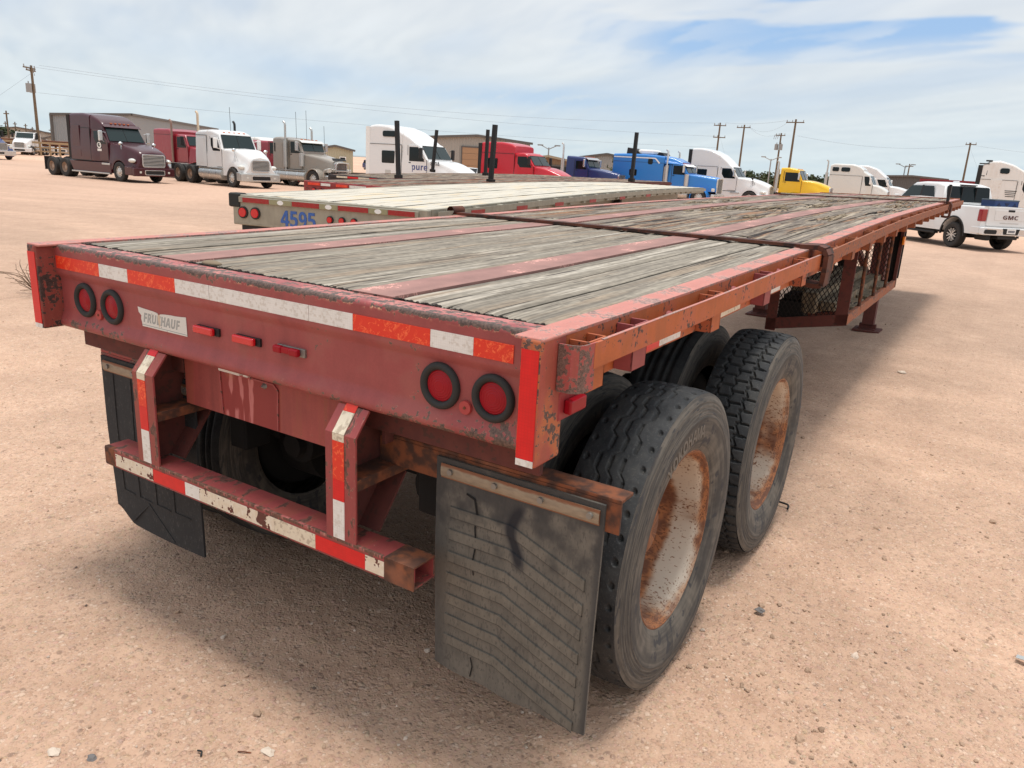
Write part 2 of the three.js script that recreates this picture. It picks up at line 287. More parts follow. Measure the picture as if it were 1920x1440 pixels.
// wood: u across (1.2 m), v along (4.8 m)
function woodTex(seed, o) {
  const w = 704, h = 1536, mw = 1.2, mh = 4.8, bump = new Float32Array(w * h);
  const map = tex(w, h, (i, j) => {
    const u = i / w * mw, v = j / h * mh;
    const warp = (fbm(u * 5, v * 1.25, 3, 6, 6, seed + 1) - 0.5) * 0.05;
    const g1 = fbm((u + warp) * 110, v * 2.5, 4, 132, 12, seed + 2), g2 = fbm((u + warp) * 300, v * 12.5, 3, 360, 60, seed + 4), g3 = fbm(u * 20, v * 1.25, 4, 24, 6, seed + 6), g4 = fbm((u + warp) * 40, v * 1.25, 3, 48, 6, seed + 9), sp = fbm(u * 60, v * 40, 2, 72, 192, seed + 12);
    let c = mix3(o.dark, o.light, sm(0.28, 0.72, 0.5 * g1 + 0.25 * g2 + 0.25 * g4));
    c = mix3(c, o.stain, o.stainAmt * sm(0.5, 0.72, g3 * 0.7 + g4 * 0.3));
    c = mix3(c, o.fresh, o.freshAmt * sm(0.56, 0.7, fbm(u * 25, v * 1.25, 4, 30, 6, seed + 20) * 0.75 + 0.25 * g1));
    const crack = sm(o.crack, o.crack + 0.05, g1 * 0.55 + g4 * 0.45) * sm(0.42, 0.55, g3);
    const fine = sm(0.69, 0.76, g2 * 0.6 + g1 * 0.4);
    c = mix3(c, o.gap, clamp(crack * 0.95 + fine * 0.5));
    c = c.map((q) => q * (0.9 + 0.2 * sp));
    bump[j * w + i] = clamp(0.35 + 0.5 * g1 + 0.25 * g2 - crack * 0.7 - fine * 0.3);
    return c;
  });
  return mat({ map, bumpMap: texFrom(bump, w, h, false), bumpScale: o.bump, roughness: 0.93 });
}
M.woodA = woodTex(101, { dark: [108, 100, 89], light: [156, 147, 132], stain: [150, 126, 102], stainAmt: 0.45, fresh: [205, 196, 182], freshAmt: 0.5, gap: [40, 34, 30], crack: 0.62, bump: 0.004 });
M.woodB = woodTex(151, { dark: [84, 74, 66], light: [162, 150, 133], stain: [150, 100, 64], stainAmt: 0.65, fresh: [214, 196, 166], freshAmt: 0.4, gap: [40, 32, 28], crack: 0.57, bump: 0.014 });
M.timber = mat({ map: M.woodA.map, bumpMap: M.woodA.bumpMap, bumpScale: 0.004, roughness: 0.95, color: 0xf4ecdc });
// rubber
T.rub = tex(512, 512, (i, j) => { const n = fbm(i / 8, j / 8, 4, 64, 64, 81), m = fbm(i / 64, j / 64, 4, 8, 8, 82), s = sm(0.7, 0.78, fbm(i / 3, j / 3, 2, 0, 0, 85)); const c = mix3([44, 46, 48], [72, 72, 70], 0.35 * n + 0.65 * sm(0.35, 0.7, m)); return mix3(c, [120, 116, 108], s * 0.35); });
M.dustRub = mat({ map: T.rub, color: new THREE.Color(2.7, 2.5, 2.15), roughness: 0.9 });
M.tread = mat({ map: T.rub, roughness: 0.82, vertexColors: true });
T.side = tex(1024, 256, (i, j) => { // round the tyre x bead to shoulder
  const n = fbm(i / 16, j / 16, 4, 64, 0, 91), m = fbm(i / 90, j / 24, 4, 0, 0, 92), st = fbm(i / 120, j / 3, 3, 0, 0, 94), sc = sm(0.68, 0.72, fbm(i / 34, j / 11, 4, 0, 0, 96));
  let c = mix3([68, 66, 63], [106, 100, 91], sm(0.3, 0.7, 0.55 * m + 0.45 * st)); c = c.map((q) => q * (0.88 + 0.24 * n)); return mix3(c, [56, 57, 60], sc * 0.8);
});
M.side = mat({ map: T.side, roughness: 0.85 });
T.rim = tex(1024, 256, (i, j) => { // round the wheel x lip to hub
  const a = i / 1024, v = j / 256, n = fbm(a * 10, v * 3, 5, 10, 0, 111), m = fbm(a * 60, v * 22, 3, 60, 0, 114), f = fbm(a * 360, v * 80, 2, 360, 0, 117), st = fbm(a * 40, v * 1.5, 3, 40, 0, 119);
  let c = mix3([212, 200, 182], [192, 178, 160], n);
  const edge = Math.max(sm(0.36, 0.1, v) * (0.3 + 0.7 * (0.5 + 0.5 * Math.cos((a - 0.04) * 6.283))), sm(0.40, 0.5, v)), up = 0.5 + 0.5 * Math.cos((a - 0.06) * 6.283), base = n * 0.55 + st * 0.3 + edge * 0.42 + up * 0.2 * sm(0.5, 0.15, v);
  c = mix3(c, mix3([164, 100, 56], [104, 60, 38], sm(0.3, 0.7, m)), sm(0.42, 0.72, base) * 0.9);
  c = mix3(c, [104, 64, 42], sm(0.66, 0.72, f * 0.75 + 0.3 * base) * 0.8); return c;
});
M.rim = mat({ map: T.rim, roughness: 0.7 });
// reflective tape
const tapeTex = (c0, c1, seed, o = {}) => tex(256, 256, (i, j) => { const n = fbm(i / 24, j / 24, 4, 0, 0, seed), w = fbm(i / 40 + n * 3, j / 40 + n * 3, 3, 0, 0, seed + 2), cr = Math.abs(w - 0.5); let c = mix3(c0, c1, o.swirl ? sm(0.0, 0.09, cr) : n); if (o.swirl) c = mix3(c, [250, 140, 90], sm(0.02, 0.0, cr) * 0.6); if (o.hex) { const q = Math.min((i % 9), (j % 9)); if (q < 1) c = c.map((x) => x * 0.95); } if (o.dirt) c = mix3(c, [150, 132, 112], o.dirt * sm(0.5, 0.75, fbm(i / 12, j / 12, 4, 0, 0, seed + 5))); return c; });
M.tapeRed = mat({ map: tapeTex([226, 18, 22], [208, 12, 20], 131, { hex: true }), roughness: 0.35 });
M.tapeSwirl = mat({ map: tapeTex([240, 92, 48], [222, 50, 26], 133, { swirl: true }), roughness: 0.4 });
M.tapeWhite = mat({ map: tapeTex([236, 234, 228], [222, 220, 214], 135, { hex: true, dirt: 0.22 }), roughness: 0.4 });
M.tapeOld = mat({ map: tapeTex([232, 222, 200], [212, 198, 172], 137, { dirt: 0.5 }), roughness: 0.6 });
M.lens = pmat({ color: srgb(150, 2, 24), roughness: 0.42, specularIntensity: 0.5, clearcoat: 0.12, clearcoatRoughness: 0.1 });
M.lensBright = pmat({ color: srgb(206, 20, 30), roughness: 0.2, clearcoat: 0.6 });
M.rubber = mat({ color: 0x2a2a29, roughness: 0.75 });
M.amber = pmat({ color: srgb(235, 130, 20), roughness: 0.3 });
const font = await new FontLoader().loadAsync('fonts/droid/droid_sans_bold.typeface.json');
function letters(s, size, depth) { const g = new TextGeometry(s, { font, size, depth, curveSegments: 3, bevelEnabled: false }); g.computeBoundingBox(); const b = g.boundingBox; g.translate(-(b.min.x + b.max.x) / 2, -(b.min.y + b.max.y) / 2, 0); return boxUV(g); }
// ---------------------------------------------------------------- the flatbed trailer
const CAM = [[0, 0], [-1, 0.005], [-2, 0.018], [-2.85, 0.027], [-4, 0.05], [-5, 0.068], [-6, 0.083], [-8, 0.098], [-11, 0.11], [-14.2, 0.118]];
function camber(x, z) { let c = 0; if (z < 0) { c = 0.118; for (let i = 1; i < CAM.length; i++) if (z >= CAM[i][0]) { const [z0, c0] = CAM[i - 1], [z1, c1] = CAM[i]; c = lerp(c0, c1, (z - z0) / (z1 - z0)); break; } } return c * (1 + 0.18 * x / 1.15); }
function bend(g) { const p = g.attributes.position; for (let i = 0; i < p.count; i++) p.setY(i, p.getY(i) + camber(p.getX(i), p.getZ(i))); return g; }
// closed profile of [x, y] swept along z
function sweep(prof, z0, z1, n = 40, bent = true) {
  const gs = []; for (let k = 0; k < prof.length; k++) { const a = prof[k], b = prof[(k + 1) % prof.length]; gs.push(boxUV(surf(1, n, (u, v) => [lerp(a[0], b[0], u), lerp(a[1], b[1], u), lerp(z0, z1, v)]))); }
  gs.push(ext(prof, z1, z1 + 0.0006, 'xy'), ext(prof, z0 - 0.0006, z0, 'xy'));
  const g = merge(gs); return bent ? bend(g) : g;
}
const HD = 1.401, LEN = 14.15;
const trailer = thing('flatbed_trailer', 'faded red flatbed trailer with weathered plank deck and rusty white wheels', 'trailer', [0, -0.0139, 0]);
trailer.rotation.x = 0.008886;
{
  const P = (n, g, m, parent = trailer, l) => part(n, g, m, parent, l);
  // rear plate: a rolled section along x, its paint drawn to measure
  const prof = [[-0.165, 1.399], [-0.085, 1.401], [-0.077, 1.399], [-0.072, 1.393], [-0.071, 1.385], [-0.071, 1.30], [-0.073, 1.29], [-0.083, 1.276], [-0.087, 1.266], [-0.087, 1.15], [-0.084, 1.135], [-0.076, 1.12], [-0.069, 1.105], [-0.068, 1.092], [-0.074, 1.081], [-0.09, 1.077], [-0.14, 1.079]];
  const arc = [0]; for (let i = 1; i < prof.length; i++) arc.push(arc[i - 1] + Math.hypot(prof[i][0] - prof[i - 1][0], prof[i][1] - prof[i - 1][1]));
  const total = arc[arc.length - 1];
  const plateMap = paintTex(2048, 384, { mw: 2.18, mh: total, base: PAINT, seed: 4, streak: 0.06, run: 0.0, rust: [84, 66, 58], halo: [224, 168, 140], chips: (u, v, n) => {
    const x = u - 1.09; let d = 0.05 + 0.15 * sm(0.5, 0.8, n);
    d += 0.9 * Math.exp(-(((v - 0.091) / 0.013) ** 2)) * (0.75 + 0.25 * Math.sin(x * 9)) + 0.55 * Math.exp(-(((v - 0.045) / 0.05) ** 2));
    d += 0.5 * Math.exp(-(((x - 0.97) / 0.16) ** 2)) * Math.exp(-(((v - 0.39) / 0.05) ** 2)) + 0.45 * Math.exp(-(((x + 0.68) / 0.05) ** 2)) * Math.exp(-(((v - 0.28) / 0.06) ** 2));
    d += 0.42 * Math.exp(-(((x + 0.85) / 0.25) ** 2)) * Math.exp(-(((v - 0.385) / 0.035) ** 2)) + 0.25 * Math.exp(-(((v - 0.41) / 0.02) ** 2)); return d;
  }, extra: (u, v, c, n1, n2, n3) => { if (v < 0.085) c = mix3(c, [206, 138, 128], 0.7 * sm(0.3, 0.6, n2)); const e = Math.exp(-(((v - 0.099) / 0.006) ** 2)); c = mix3(c, [236, 196, 150], e * sm(0.5, 0.62, n1) * 0.9); return mix3(c, [150, 92, 82], 0.35 * sm(0.5, 0.7, n2)); } });
  const plate = surf(120, prof.length - 1, (u, v) => { const k = Math.round(v * (prof.length - 1)), x = lerp(-1.09, 1.09, u); return [x, prof[k][1] + 0.0008 * Math.sin(x * 7 + k), prof[k][0] + 0.0004 * Math.sin(x * 11)]; }, (u, v) => [u, arc[Math.round(v * (prof.length - 1))] / total]);
  flip(plate); plate.computeVertexNormals();
  const pl = P('rear_plate', plate, mat({ map: plateMap, roughness: 0.55 }));
  // reflective strip across its top
  const segs = [[-1.078, -0.789, 'tapeSwirl'], [-0.788, -0.611, 'tapeWhite'], [-0.61, -0.339, 'tapeSwirl'], [-0.338, -0.16, 'tapeWhite'], [-0.158, 0.302, 'tapeWhite'], [0.304, 0.48, 'tapeWhite'], [0.481, 0.762, 'tapeSwirl'], [0.763, 0.904, 'tapeWhite'], [0.905, 1.028, 'tapeSwirl']];
  for (const [a, b, m] of segs) P('reflective_tape', boxUV(bx(a, b, 1.3105, 1.3585, -0.0712, -0.0692), 5, a * 3), M[m], pl);
  // tail lamps
  for (const [x, y] of [[-0.921, 1.203], [-0.745, 1.201], [0.79, 1.203], [0.964, 1.203]]) {
    const l = new THREE.Group(); l.name = 'tail_lamp'; l.position.set(x, y, -0.087); trailer.add(l);
    const tor = new THREE.TorusGeometry(0.0555, 0.0112, 10, 48); tor.scale(1, 1, 1.1); tor.translate(0, 0, 0.004);
    P('grommet', [boxUV(tor)], M.rubber, l);
    const pr = []; for (let i = 0; i <= 26; i++) { const r = 0.05 * i / 26; pr.push(new THREE.Vector2(r, 0.010 - 3.2 * r * r + 0.0009 * Math.cos(r * 900) * (r > 0.012 ? 1 : 0.2))); }
    const lg = new THREE.LatheGeometry(pr, 40); lg.rotateX(Math.PI / 2); flip(lg); lg.computeVertexNormals(); P('lens', [lg], M.lens, l);
  }
  for (const [x, y] of [[-0.835, 1.158], [0.877, 1.159]]) { const g = new THREE.CylinderGeometry(0.0185, 0.02, 0.007, 24); g.rotateX(Math.PI / 2); g.translate(x, y, -0.0815); const s = new THREE.CylinderGeometry(0.004, 0.004, 0.003, 8); s.rotateX(Math.PI / 2); s.translate(x, y, -0.077); P('plug', [g], mat({ color: srgb(168, 62, 60), roughness: 0.5 })); P('rivet', [s], M.brown); }
  // three marker lamps
  [[-0.25, -0.135], [-0.05, 0.067], [0.146, 0.269]].forEach(([a, b], i) => {
    const l = new THREE.Group(); l.name = 'marker_lamp'; trailer.add(l);
    P('base', bx(a + 0.004, b + 0.003, 1.187, 1.214, -0.088, -0.078, 0.002), i < 2 ? M.black : M.steel, l);
    P('lens', i < 2 ? [bx(a, b - 0.014, 1.188, 1.214, -0.079, -0.062, 0.006)] : [bx(a, a + 0.036, 1.189, 1.213, -0.079, -0.060, 0.006), bx(a + 0.034, b - 0.05, 1.191, 1.211, -0.079, -0.064, 0.004), bx(b - 0.052, b - 0.013, 1.189, 1.213, -0.079, -0.060, 0.006)], i < 2 ? M.lensBright : M.lens, l);
  });
  // torn maker's sticker
  {
    const o = [[-0.588, 1.226], [-0.56, 1.2235], [-0.53, 1.222], [-0.50, 1.2205], [-0.474, 1.2175], [-0.466, 1.211], [-0.455, 1.216], [-0.43, 1.219], [-0.40, 1.221], [-0.37, 1.2215], [-0.335, 1.224], [-0.312, 1.2265], [-0.31, 1.159], [-0.36, 1.1585], [-0.42, 1.158], [-0.47, 1.1575], [-0.52, 1.158], [-0.566, 1.1575], [-0.568, 1.172], [-0.572, 1.184], [-0.569, 1.196], [-0.584, 1.207]];
    const g = ext(o, -0.0862, -0.0848); const p = g.attributes.position, uv = g.attributes.uv; for (let i = 0; i < p.count; i++) uv.setXY(i, (p.getX(i) + 0.59) / 0.285, (p.getY(i) - 1.155) / 0.0725);
    const t = canvasTex(512, 128, (c, w, h) => {
      c.fillStyle = '#d6d3cb'; c.fillRect(0, 0, w, h); c.fillStyle = '#b9b6ae'; for (let i = 0; i < 60; i++) c.fillRect((i * 97) % w, (i * 53) % h, 3 + i % 9, 2);
      c.strokeStyle = '#8f9a98'; c.lineWidth = 4; c.beginPath(); c.moveTo(40, 112); c.lineTo(506, 112); c.lineTo(506, 10); c.stroke();
      c.font = 'italic bold 84px sans-serif'; c.textBaseline = 'middle'; c.fillStyle = '#a3a4a0'; c.strokeStyle = '#7e827f'; c.lineWidth = 2.5; c.save(); c.translate(52, 64); c.scale(0.88, 0.95); c.fillText('FRUEHAUF', 0, 0); c.strokeText('FRUEHAUF', 0, 0); c.restore();
      c.fillStyle = '#c9b49c'; c.beginPath(); c.moveTo(214, 4); c.lineTo(232, 0); c.lineTo(238, 70); c.lineTo(226, 116); c.lineTo(212, 60); c.fill(); c.fillStyle = '#6b5550'; for (const [x, y] of [[150, 26], [156, 40], [230, 86], [242, 98], [300, 118]]) c.fillRect(x, y, 4, 9);
    });
    P('sticker', g, mat({ map: t, roughness: 0.6 }), pl, 'torn white sticker reading FRUEHAUF');
  }
  // corner posts
  const postMat = mat({ map: paintTex(512, 512, { mw: 0.5, mh: 0.5, base: [166, 80, 66], seed: 64, chips: (u, v, n) => 0.32 + 0.26 * sm(0.45, 0.7, n), halo: [226, 176, 140], rust: [78, 60, 54], run: 0.2, extra: (u, v, c, n1, n2) => mix3(c, [186, 108, 60], 0.75 * sm(0.45, 0.62, n2)) }), roughness: 0.6 });
  const postLeft = mat({ map: paintTex(384, 384, { mw: 0.5, mh: 0.5, base: [140, 66, 56], seed: 67, chips: (u, v, n) => 0.38 + 0.26 * sm(0.45, 0.7, n), rust: [60, 46, 42] }), roughness: 0.65 });
  for (const s of [-1, 1]) {
    const x0 = s > 0 ? 1.087 : -1.148, po = P('corner_post', boxUV(bx(x0, x0 + 0.061, 1.0759, 1.402, -0.127, 0, 0.009), 2, 0.3 * s, 0.1), s > 0 ? postMat : postLeft);
    const tx = x0 + 0.006;
    P('reflective_tape', boxUV(bx(tx, tx + 0.049, 1.0965, 1.375, -0.0005, 0.0015), 4), M.tapeRed, po); P('reflective_tape', boxUV(bx(tx, tx + 0.049, 1.0785, 1.096, -0.0005, 0.0015), 4), M.tapeWhite, po);
    P('post_cap', boxUV(bx(Math.min(s * 1.066, s * 1.15), Math.max(s * 1.066, s * 1.15), 1.395, 1.4045, -0.17, -0.004, 0.004), 2), M.pink, po);
    // side rails
    const X = (a) => s * a, order = (pr) => (s > 0 ? pr : pr.map(([a, b]) => [a, b]).reverse());
    const C = (pts) => order(pts.map(([a, b]) => [X(a), b]));
    P('side_rail_top', sweep(C([[1.068, 1.396], [1.149, 1.396], [1.149, 1.4035], [1.068, 1.4035]]), -LEN, -0.165, 70), M.pink);
    P('side_rail', sweep(C([[1.136, 1.25], [1.148, 1.25], [1.148, 1.3955], [1.136, 1.3955]]), -LEN, -0.12, 70), M.orange);
    P('side_rail_flange', sweep(C([[1.08, 1.25], [1.136, 1.25], [1.136, 1.26], [1.08, 1.26]]), -LEN, -0.12, 40), M.brown);
    // rub rail, newer paint behind and bare rust ahead
    const rr = P('rub_rail', sweep(C([[1.204, 1.315], [1.214, 1.315], [1.214, 1.381], [1.204, 1.381]]), -3.0, -0.15, 30), M.orange); P('rub_rail', sweep(C([[1.2035, 1.315], [1.2145, 1.315], [1.2145, 1.382], [1.2035, 1.382]]), -LEN + 0.05, -3.0, 50), M.orangeworn);
    if (s > 0) {
      P('rub_rail_edge', sweep([[1.204, 1.3815], [1.2138, 1.3815], [1.2138, 1.3828], [1.204, 1.3828]], -3.0, -0.2, 30), M.pink, rr);
      const cap = boxUV(tubeStrip([[1.15, -0.078], [1.185, -0.079], [1.203, -0.088], [1.211, -0.105], [1.2135, -0.155]], 1.262, 1.383, 0.006), 2); P('rub_rail_end', cap, M.redworn);
    }
    // stake pockets and spools
    for (let k = 0; k < 22; k++) {
      const zc = k ? -0.46 - 0.67 * (k - 1) : -0.185, w = 0.05, a = 1.1485, b = 1.2035, y0 = 1.252, y1 = 1.384, m = k > 4 ? M.orangeworn : k % 2 ? M.red : M.orange;
      if (zc < -LEN + 0.2) break; if (s < 0 && k > 3) continue;
      const wl = (x0, x1, z0, z1) => bx(Math.min(s * x0, s * x1), Math.max(s * x0, s * x1), y0, y1, z0, z1, 0.0015);
      P('stake_pocket', bend(merge([wl(a, b, zc - w, zc - w + 0.006), wl(a, b, zc + w - 0.006, zc + w), wl(b - 0.006, b, zc - w, zc + w)])), m);
      if (k && zc - 0.335 > -LEN + 0.1 && s > 0) { const pr = [[0, 0.027], [0.008, 0.026], [0.016, 0.019], [0.035, 0.018], [0.048, 0.02], [0.054, 0.027]].map(([q, r]) => [1.1488 + q, r]), g = latheX(pr, 14); g.translate(0, 1.338, zc + 0.335 - 0.67); P('rope_spool', bend(boxUV(prep(g))), k > 3 ? M.orangeworn : M.red); }
    }
    // side reflective strip under the rub rail
    if (s > 0) [[-0.505, -0.745, 'tapeRed'], [-0.746, -0.93, 'tapeWhite'], [-1.25, -1.60, 'tapeOld'], [-1.88, -2.03, 'tapeRed'], [-2.031, -2.23, 'tapeWhite'], [-2.52, -2.80, 'tapeOld'], [-3.25, -3.42, 'tapeWhite'], [-3.95, -4.12, 'tapeOld'], [-4.6, -4.8, 'tapeWhite'], [-5.3, -5.5, 'tapeOld'], [-6.0, -6.15, 'tapeRed'], [-6.6, -6.8, 'tapeWhite'], [-7.3, -7.5, 'tapeOld'], [-8, -8.2, 'tapeWhite'], [-8.7, -8.9, 'tapeRed'], [-9.4, -9.6, 'tapeWhite']].forEach(([b, a, m]) => P('reflective_tape', bend(boxUV(bx(1.1485, 1.1502, 1.2565, 1.3065, a, b), 4)), M[m]));
  }
  function tubeStrip(path, y0, y1, t) { const gs = []; for (let i = 0; i < path.length - 1; i++) { const [a, b] = path[i], [c, d] = path[i + 1], L = Math.hypot(c - a, d - b), nx = -(d - b) / L * t, nz = (c - a) / L * t; gs.push(ext([[a, b], [c, d], [c - nx, d - nz], [a - nx, b - nz]], y0, y1, 'xz')); } return merge(gs); }
  // front bulkhead rail, side marker
  P('front_rail', bend(bx(-1.15, 1.15, 1.25, 1.415, -LEN - 0.03, -LEN + 0.01, 0.006)), M.orangeworn);
  { const l = part('marker_lamp', bx(1.15, 1.172, 1.19, 1.228, -0.215, -0.125, 0.006), M.lens, trailer); P('bracket', [bx(1.1425, 1.1505, 1.175, 1.252, -0.245, -0.10, 0.02)], mat({ color: srgb(150, 48, 52), roughness: 0.5 }), l); }
  // under-frame
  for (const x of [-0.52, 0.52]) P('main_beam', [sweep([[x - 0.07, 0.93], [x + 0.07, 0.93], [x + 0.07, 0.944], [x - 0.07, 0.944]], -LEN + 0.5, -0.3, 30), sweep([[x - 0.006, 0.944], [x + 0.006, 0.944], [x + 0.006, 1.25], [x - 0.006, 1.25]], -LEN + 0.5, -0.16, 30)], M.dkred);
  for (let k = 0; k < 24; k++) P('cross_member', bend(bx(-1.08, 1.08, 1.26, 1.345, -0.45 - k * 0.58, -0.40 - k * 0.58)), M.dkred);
  // ---- deck: steel strips, planks
  const deck = part('deck_base', bend(surf(2, 60, (u, v) => [lerp(-1.07, 1.07, u), 1.347, lerp(-0.12, -LEN, v)])), M.dark, trailer);
  for (const [a, b] of [[-0.562, -0.405], [0.386, 0.543]]) P('deck_strip', sweep([[a, 1.392], [b, 1.392], [b, 1.4035], [a, 1.4035]], -LEN, -0.168, 70), M.strip, trailer);
  const R = rng(31);
  const secs = [[-1.066, -0.565, 3], [-0.402, 0.383, 5], [0.546, 1.066, 3]];
  let pi = 0;
  const hole = (x, z) => { // rotten and splintered places ahead of the cross bar
    let h = 0; for (const [hx, hz, rx, rz, d] of [[0.05, -6.3, 0.16, 0.5, 0.03], [0.2, -7.4, 0.12, 0.35, 0.035], [-0.25, -5.6, 0.09, 0.6, 0.022], [0.85, -8.6, 0.2, 0.5, 0.03], [0.75, -5.2, 0.07, 0.5, 0.02], [-0.7, -6.8, 0.12, 0.6, 0.02], [0.95, -7.0, 0.06, 0.8, 0.018], [0.72, -10.2, 0.12, 0.5, 0.028], [-0.05, -9.4, 0.18, 0.4, 0.026], [0.3, -4.4, 0.05, 0.4, 0.014], [0.62, -3.7, 0.04, 0.4, 0.012]]) h -= d * Math.exp(-(((x - hx) / rx) ** 2) - ((z - hz) / rz) ** 2); return h; };
  for (const [x0, x1, n] of secs) {
    const w = (x1 - x0) / n;
    for (let i = 0; i < n; i++) {
      const cuts = [-0.172 - 0.012 * R(), -2.7 - 0.5 * R(), -6.6 - 1.2 * R(), -10.6 - R(), -LEN + 0.02];
      for (let k = 0; k < 4; k++) {
        const a = x0 + i * w + 0.0045 + 0.003 * R(), b = x0 + (i + 1) * w - 0.0045 - 0.003 * R(), z0 = cuts[k], z1 = cuts[k + 1] + (k < 3 ? 0.006 : 0), rough = k ? 1 : 0.25, ou = R() * 3, ov = R() * 5, tilt = (R() - 0.5) * 0.004, lift = (R() - 0.5) * (k ? 0.006 : 0.003), sd = pi++ * 13.7;
        const nz = k ? 130 : 120, nu = k ? 12 : 10, rag = rng(500 + pi);
        const jag = Array.from({ length: nu + 1 }, () => rag());
        const top = (u, v) => { const x = lerp(a, b, u), z = lerp(z0 - (k ? 0 : 0.022 * jag[Math.round(u * nu)] * jag[Math.round(u * nu)]), z1, v), e = Math.min(u, 1 - u) * (b - a);
          let y = 1.4005 + lift + tilt * (u - 0.5) * 2 - 0.004 * Math.exp(-e / 0.006);
          y += (fbm(x * 55 + sd, z * 1.6, 3, 0, 0, 3) - 0.5) * 0.008 * rough + (fbm(x * 14 + sd, z * 1.2, 2, 0, 0, 4) - 0.5) * 0.006 * rough;
          if (!k) y -= 0.012 * Math.exp(-(z0 - z) / 0.02) * jag[Math.round(u * nu)];
          else { const h = hole(x, z); y += h * (0.5 + 1.1 * sm(0.35, 0.6, fbm(x * 70 + sd, z * 3, 3, 0, 0, 7))); }
          return [x, y, z]; };
        const uvf = (u, v, q) => [(q[0] + ou) / 1.2, (q[2] + ov) / 4.8];
        const gs = [surf(nu, nz, top, uvf)];
        for (const u of [0, 1]) { const g = surf(1, nz, (q, v) => { const p = top(u, v); return [p[0], lerp(1.352, p[1], u ? q : 1 - q), p[2]]; }, uvf); gs.push(u ? flip(g) : flip(g)); }
        if (!k) gs.push(surf(nu, 1, (u, v) => { const p = top(u, 0); return [p[0], lerp(1.352, p[1], v), p[2]]; }, uvf));
        P('plank', bend(merge(gs)), k ? M.woodB : M.woodA, trailer);
      }
    }
  }
  // splinters standing out of the rotten planks, crumbs along the rear lip
  const S = rng(71), sl = [], cr = [];
  const spots = [[0.05, -6.3, 0.2, 0.7], [0.2, -7.4, 0.16, 0.5], [-0.25, -5.6, 0.12, 0.8], [0.85, -8.6, 0.22, 0.6], [-0.05, -9.4, 0.2, 0.5], [-0.7, -6.8, 0.2, 0.8], [0.3, -4.6, 0.2, 0.6], [0.75, -5.2, 0.15, 0.6], [0.72, -10.2, 0.2, 0.6]];
  for (let i = 0; i < 120; i++) {
    const [hx, hz, rx, rz] = spots[i % spots.length], x = clamp(hx + (S() + S() - 1) * rx, -1.05, 1.05), z = hz + (S() + S() - 1) * rz * 1.2, L = 0.16 + 0.5 * S() * S(), w = 0.012 + 0.04 * S() * S(), h = 0.002 + 0.016 * S() * S(), y = 1.398 + camber(x, z);
    if (Math.abs(x + 0.48) < 0.10 || Math.abs(x - 0.465) < 0.10) continue;
    sl.push(ext([[-w / 2, 0], [w / 2, -0.02 * S()], [w * 0.25, -L], [-w * 0.1, -L * (0.8 + 0.3 * S())]], -0.004, 0.003 + 0.004 * S(), 'xz').rotateX(h / L).translate(x, y, z));
  }
  const spl = merge(sl); { const uv = spl.attributes.uv; for (let i = 0; i < uv.count; i++) uv.setXY(i, uv.getX(i) * 0.8 + 0.3, uv.getY(i) * 0.2); }
  const spm = P('splinter', spl, mat({ map: M.woodA.map, color: new THREE.Color(1.15, 1.06, 0.9), roughness: 0.95 }), trailer); spm.userData.kind = 'stuff';
  for (let i = 0; i < 420; i++) { const x = -1.06 + 2.12 * S(), g = new THREE.IcosahedronGeometry(0.002 + 0.006 * S() * S(), 0); g.scale(1.6, 0.7, 1); g.rotateY(S() * 6); g.translate(x, 1.398 + 0.003 * S(), -0.166 - 0.014 * S()); cr.push(boxUV(g)); }
  const crm = P('rot_crumbs', merge(cr), mat({ color: 0x2b2420, roughness: 1 }), trailer); crm.userData.kind = 'stuff';
  { const g = new THREE.IcosahedronGeometry(0.03, 2); g.scale(1.5, 0.35, 0.8); g.translate(-0.31, 1.403, -0.2); P('dirt_lump', [g], mat({ color: srgb(128, 112, 92), roughness: 1 }), trailer); }
  // ---- lower plate with the licence recess
  const lowMap = paintTex(1024, 256, { mw: 0.86, mh: 0.215, base: [150, 70, 64], seed: 84, streak: 0.16, vary: 0.08, run: 0.35, rust: RUST, chips: () => 0.1, extra: (u, v, c, n1, n2) => { const x = u - 0.43, y = v + 0.88; const inside = sm(-0.236, -0.226, x) * sm(0.075, 0.065, x); c = mix3(c, [136, 44, 42], inside * 0.75); c = mix3(c, [206, 132, 128], inside * sm(0.58, 0.7, fbm(x * 40, y * 9, 3, 0, 0, 3)) * 0.75); return mix3(c, [176, 140, 96], 0.5 * inside * sm(0.55, 0.7, n2) * sm(1.0, 1.06, y)); } });
  { const g = bx(-0.43, 0.43, 0.88, 1.095, -0.16, -0.15); const p = g.attributes.position, uv = g.attributes.uv; for (let i = 0; i < p.count; i++) uv.setXY(i, (p.getX(i) + 0.43) / 0.86, (p.getY(i) - 0.88) / 0.215); const lp = P('lower_plate', g, mat({ map: lowMap, roughness: 0.6 }));
    P('plate_frame', [bar([-0.232, 1.07, -0.149], [-0.222, 0.884, -0.149], 0.006, 0.006, [0, 0, 1]), bar([0.066, 1.025, -0.149], [0.061, 0.884, -0.149], 0.006, 0.006, [0, 0, 1]), bar([-0.2, 1.043, -0.149], [0.045, 1.043, -0.149], 0.006, 0.006, [0, 0, 1]), bar([0.045, 1.043, -0.149], [0.066, 1.025, -0.149], 0.006, 0.006, [0, 0, 1])], M.red, lp);
    P('plate_lamp', [bx(-0.20, -0.09, 1.052, 1.066, -0.15, -0.118, 0.004), bx(-0.085, -0.06, 1.05, 1.066, -0.15, -0.128, 0.003)], mat({ color: 0xd8d4cc, roughness: 0.4 }), lp); const sc = new THREE.ConeGeometry(0.014, 0.02, 5); sc.rotateX(Math.PI / 2); sc.translate(0.0, 1.03, -0.142); P('bolt', [sc], M.steel, lp);
  }
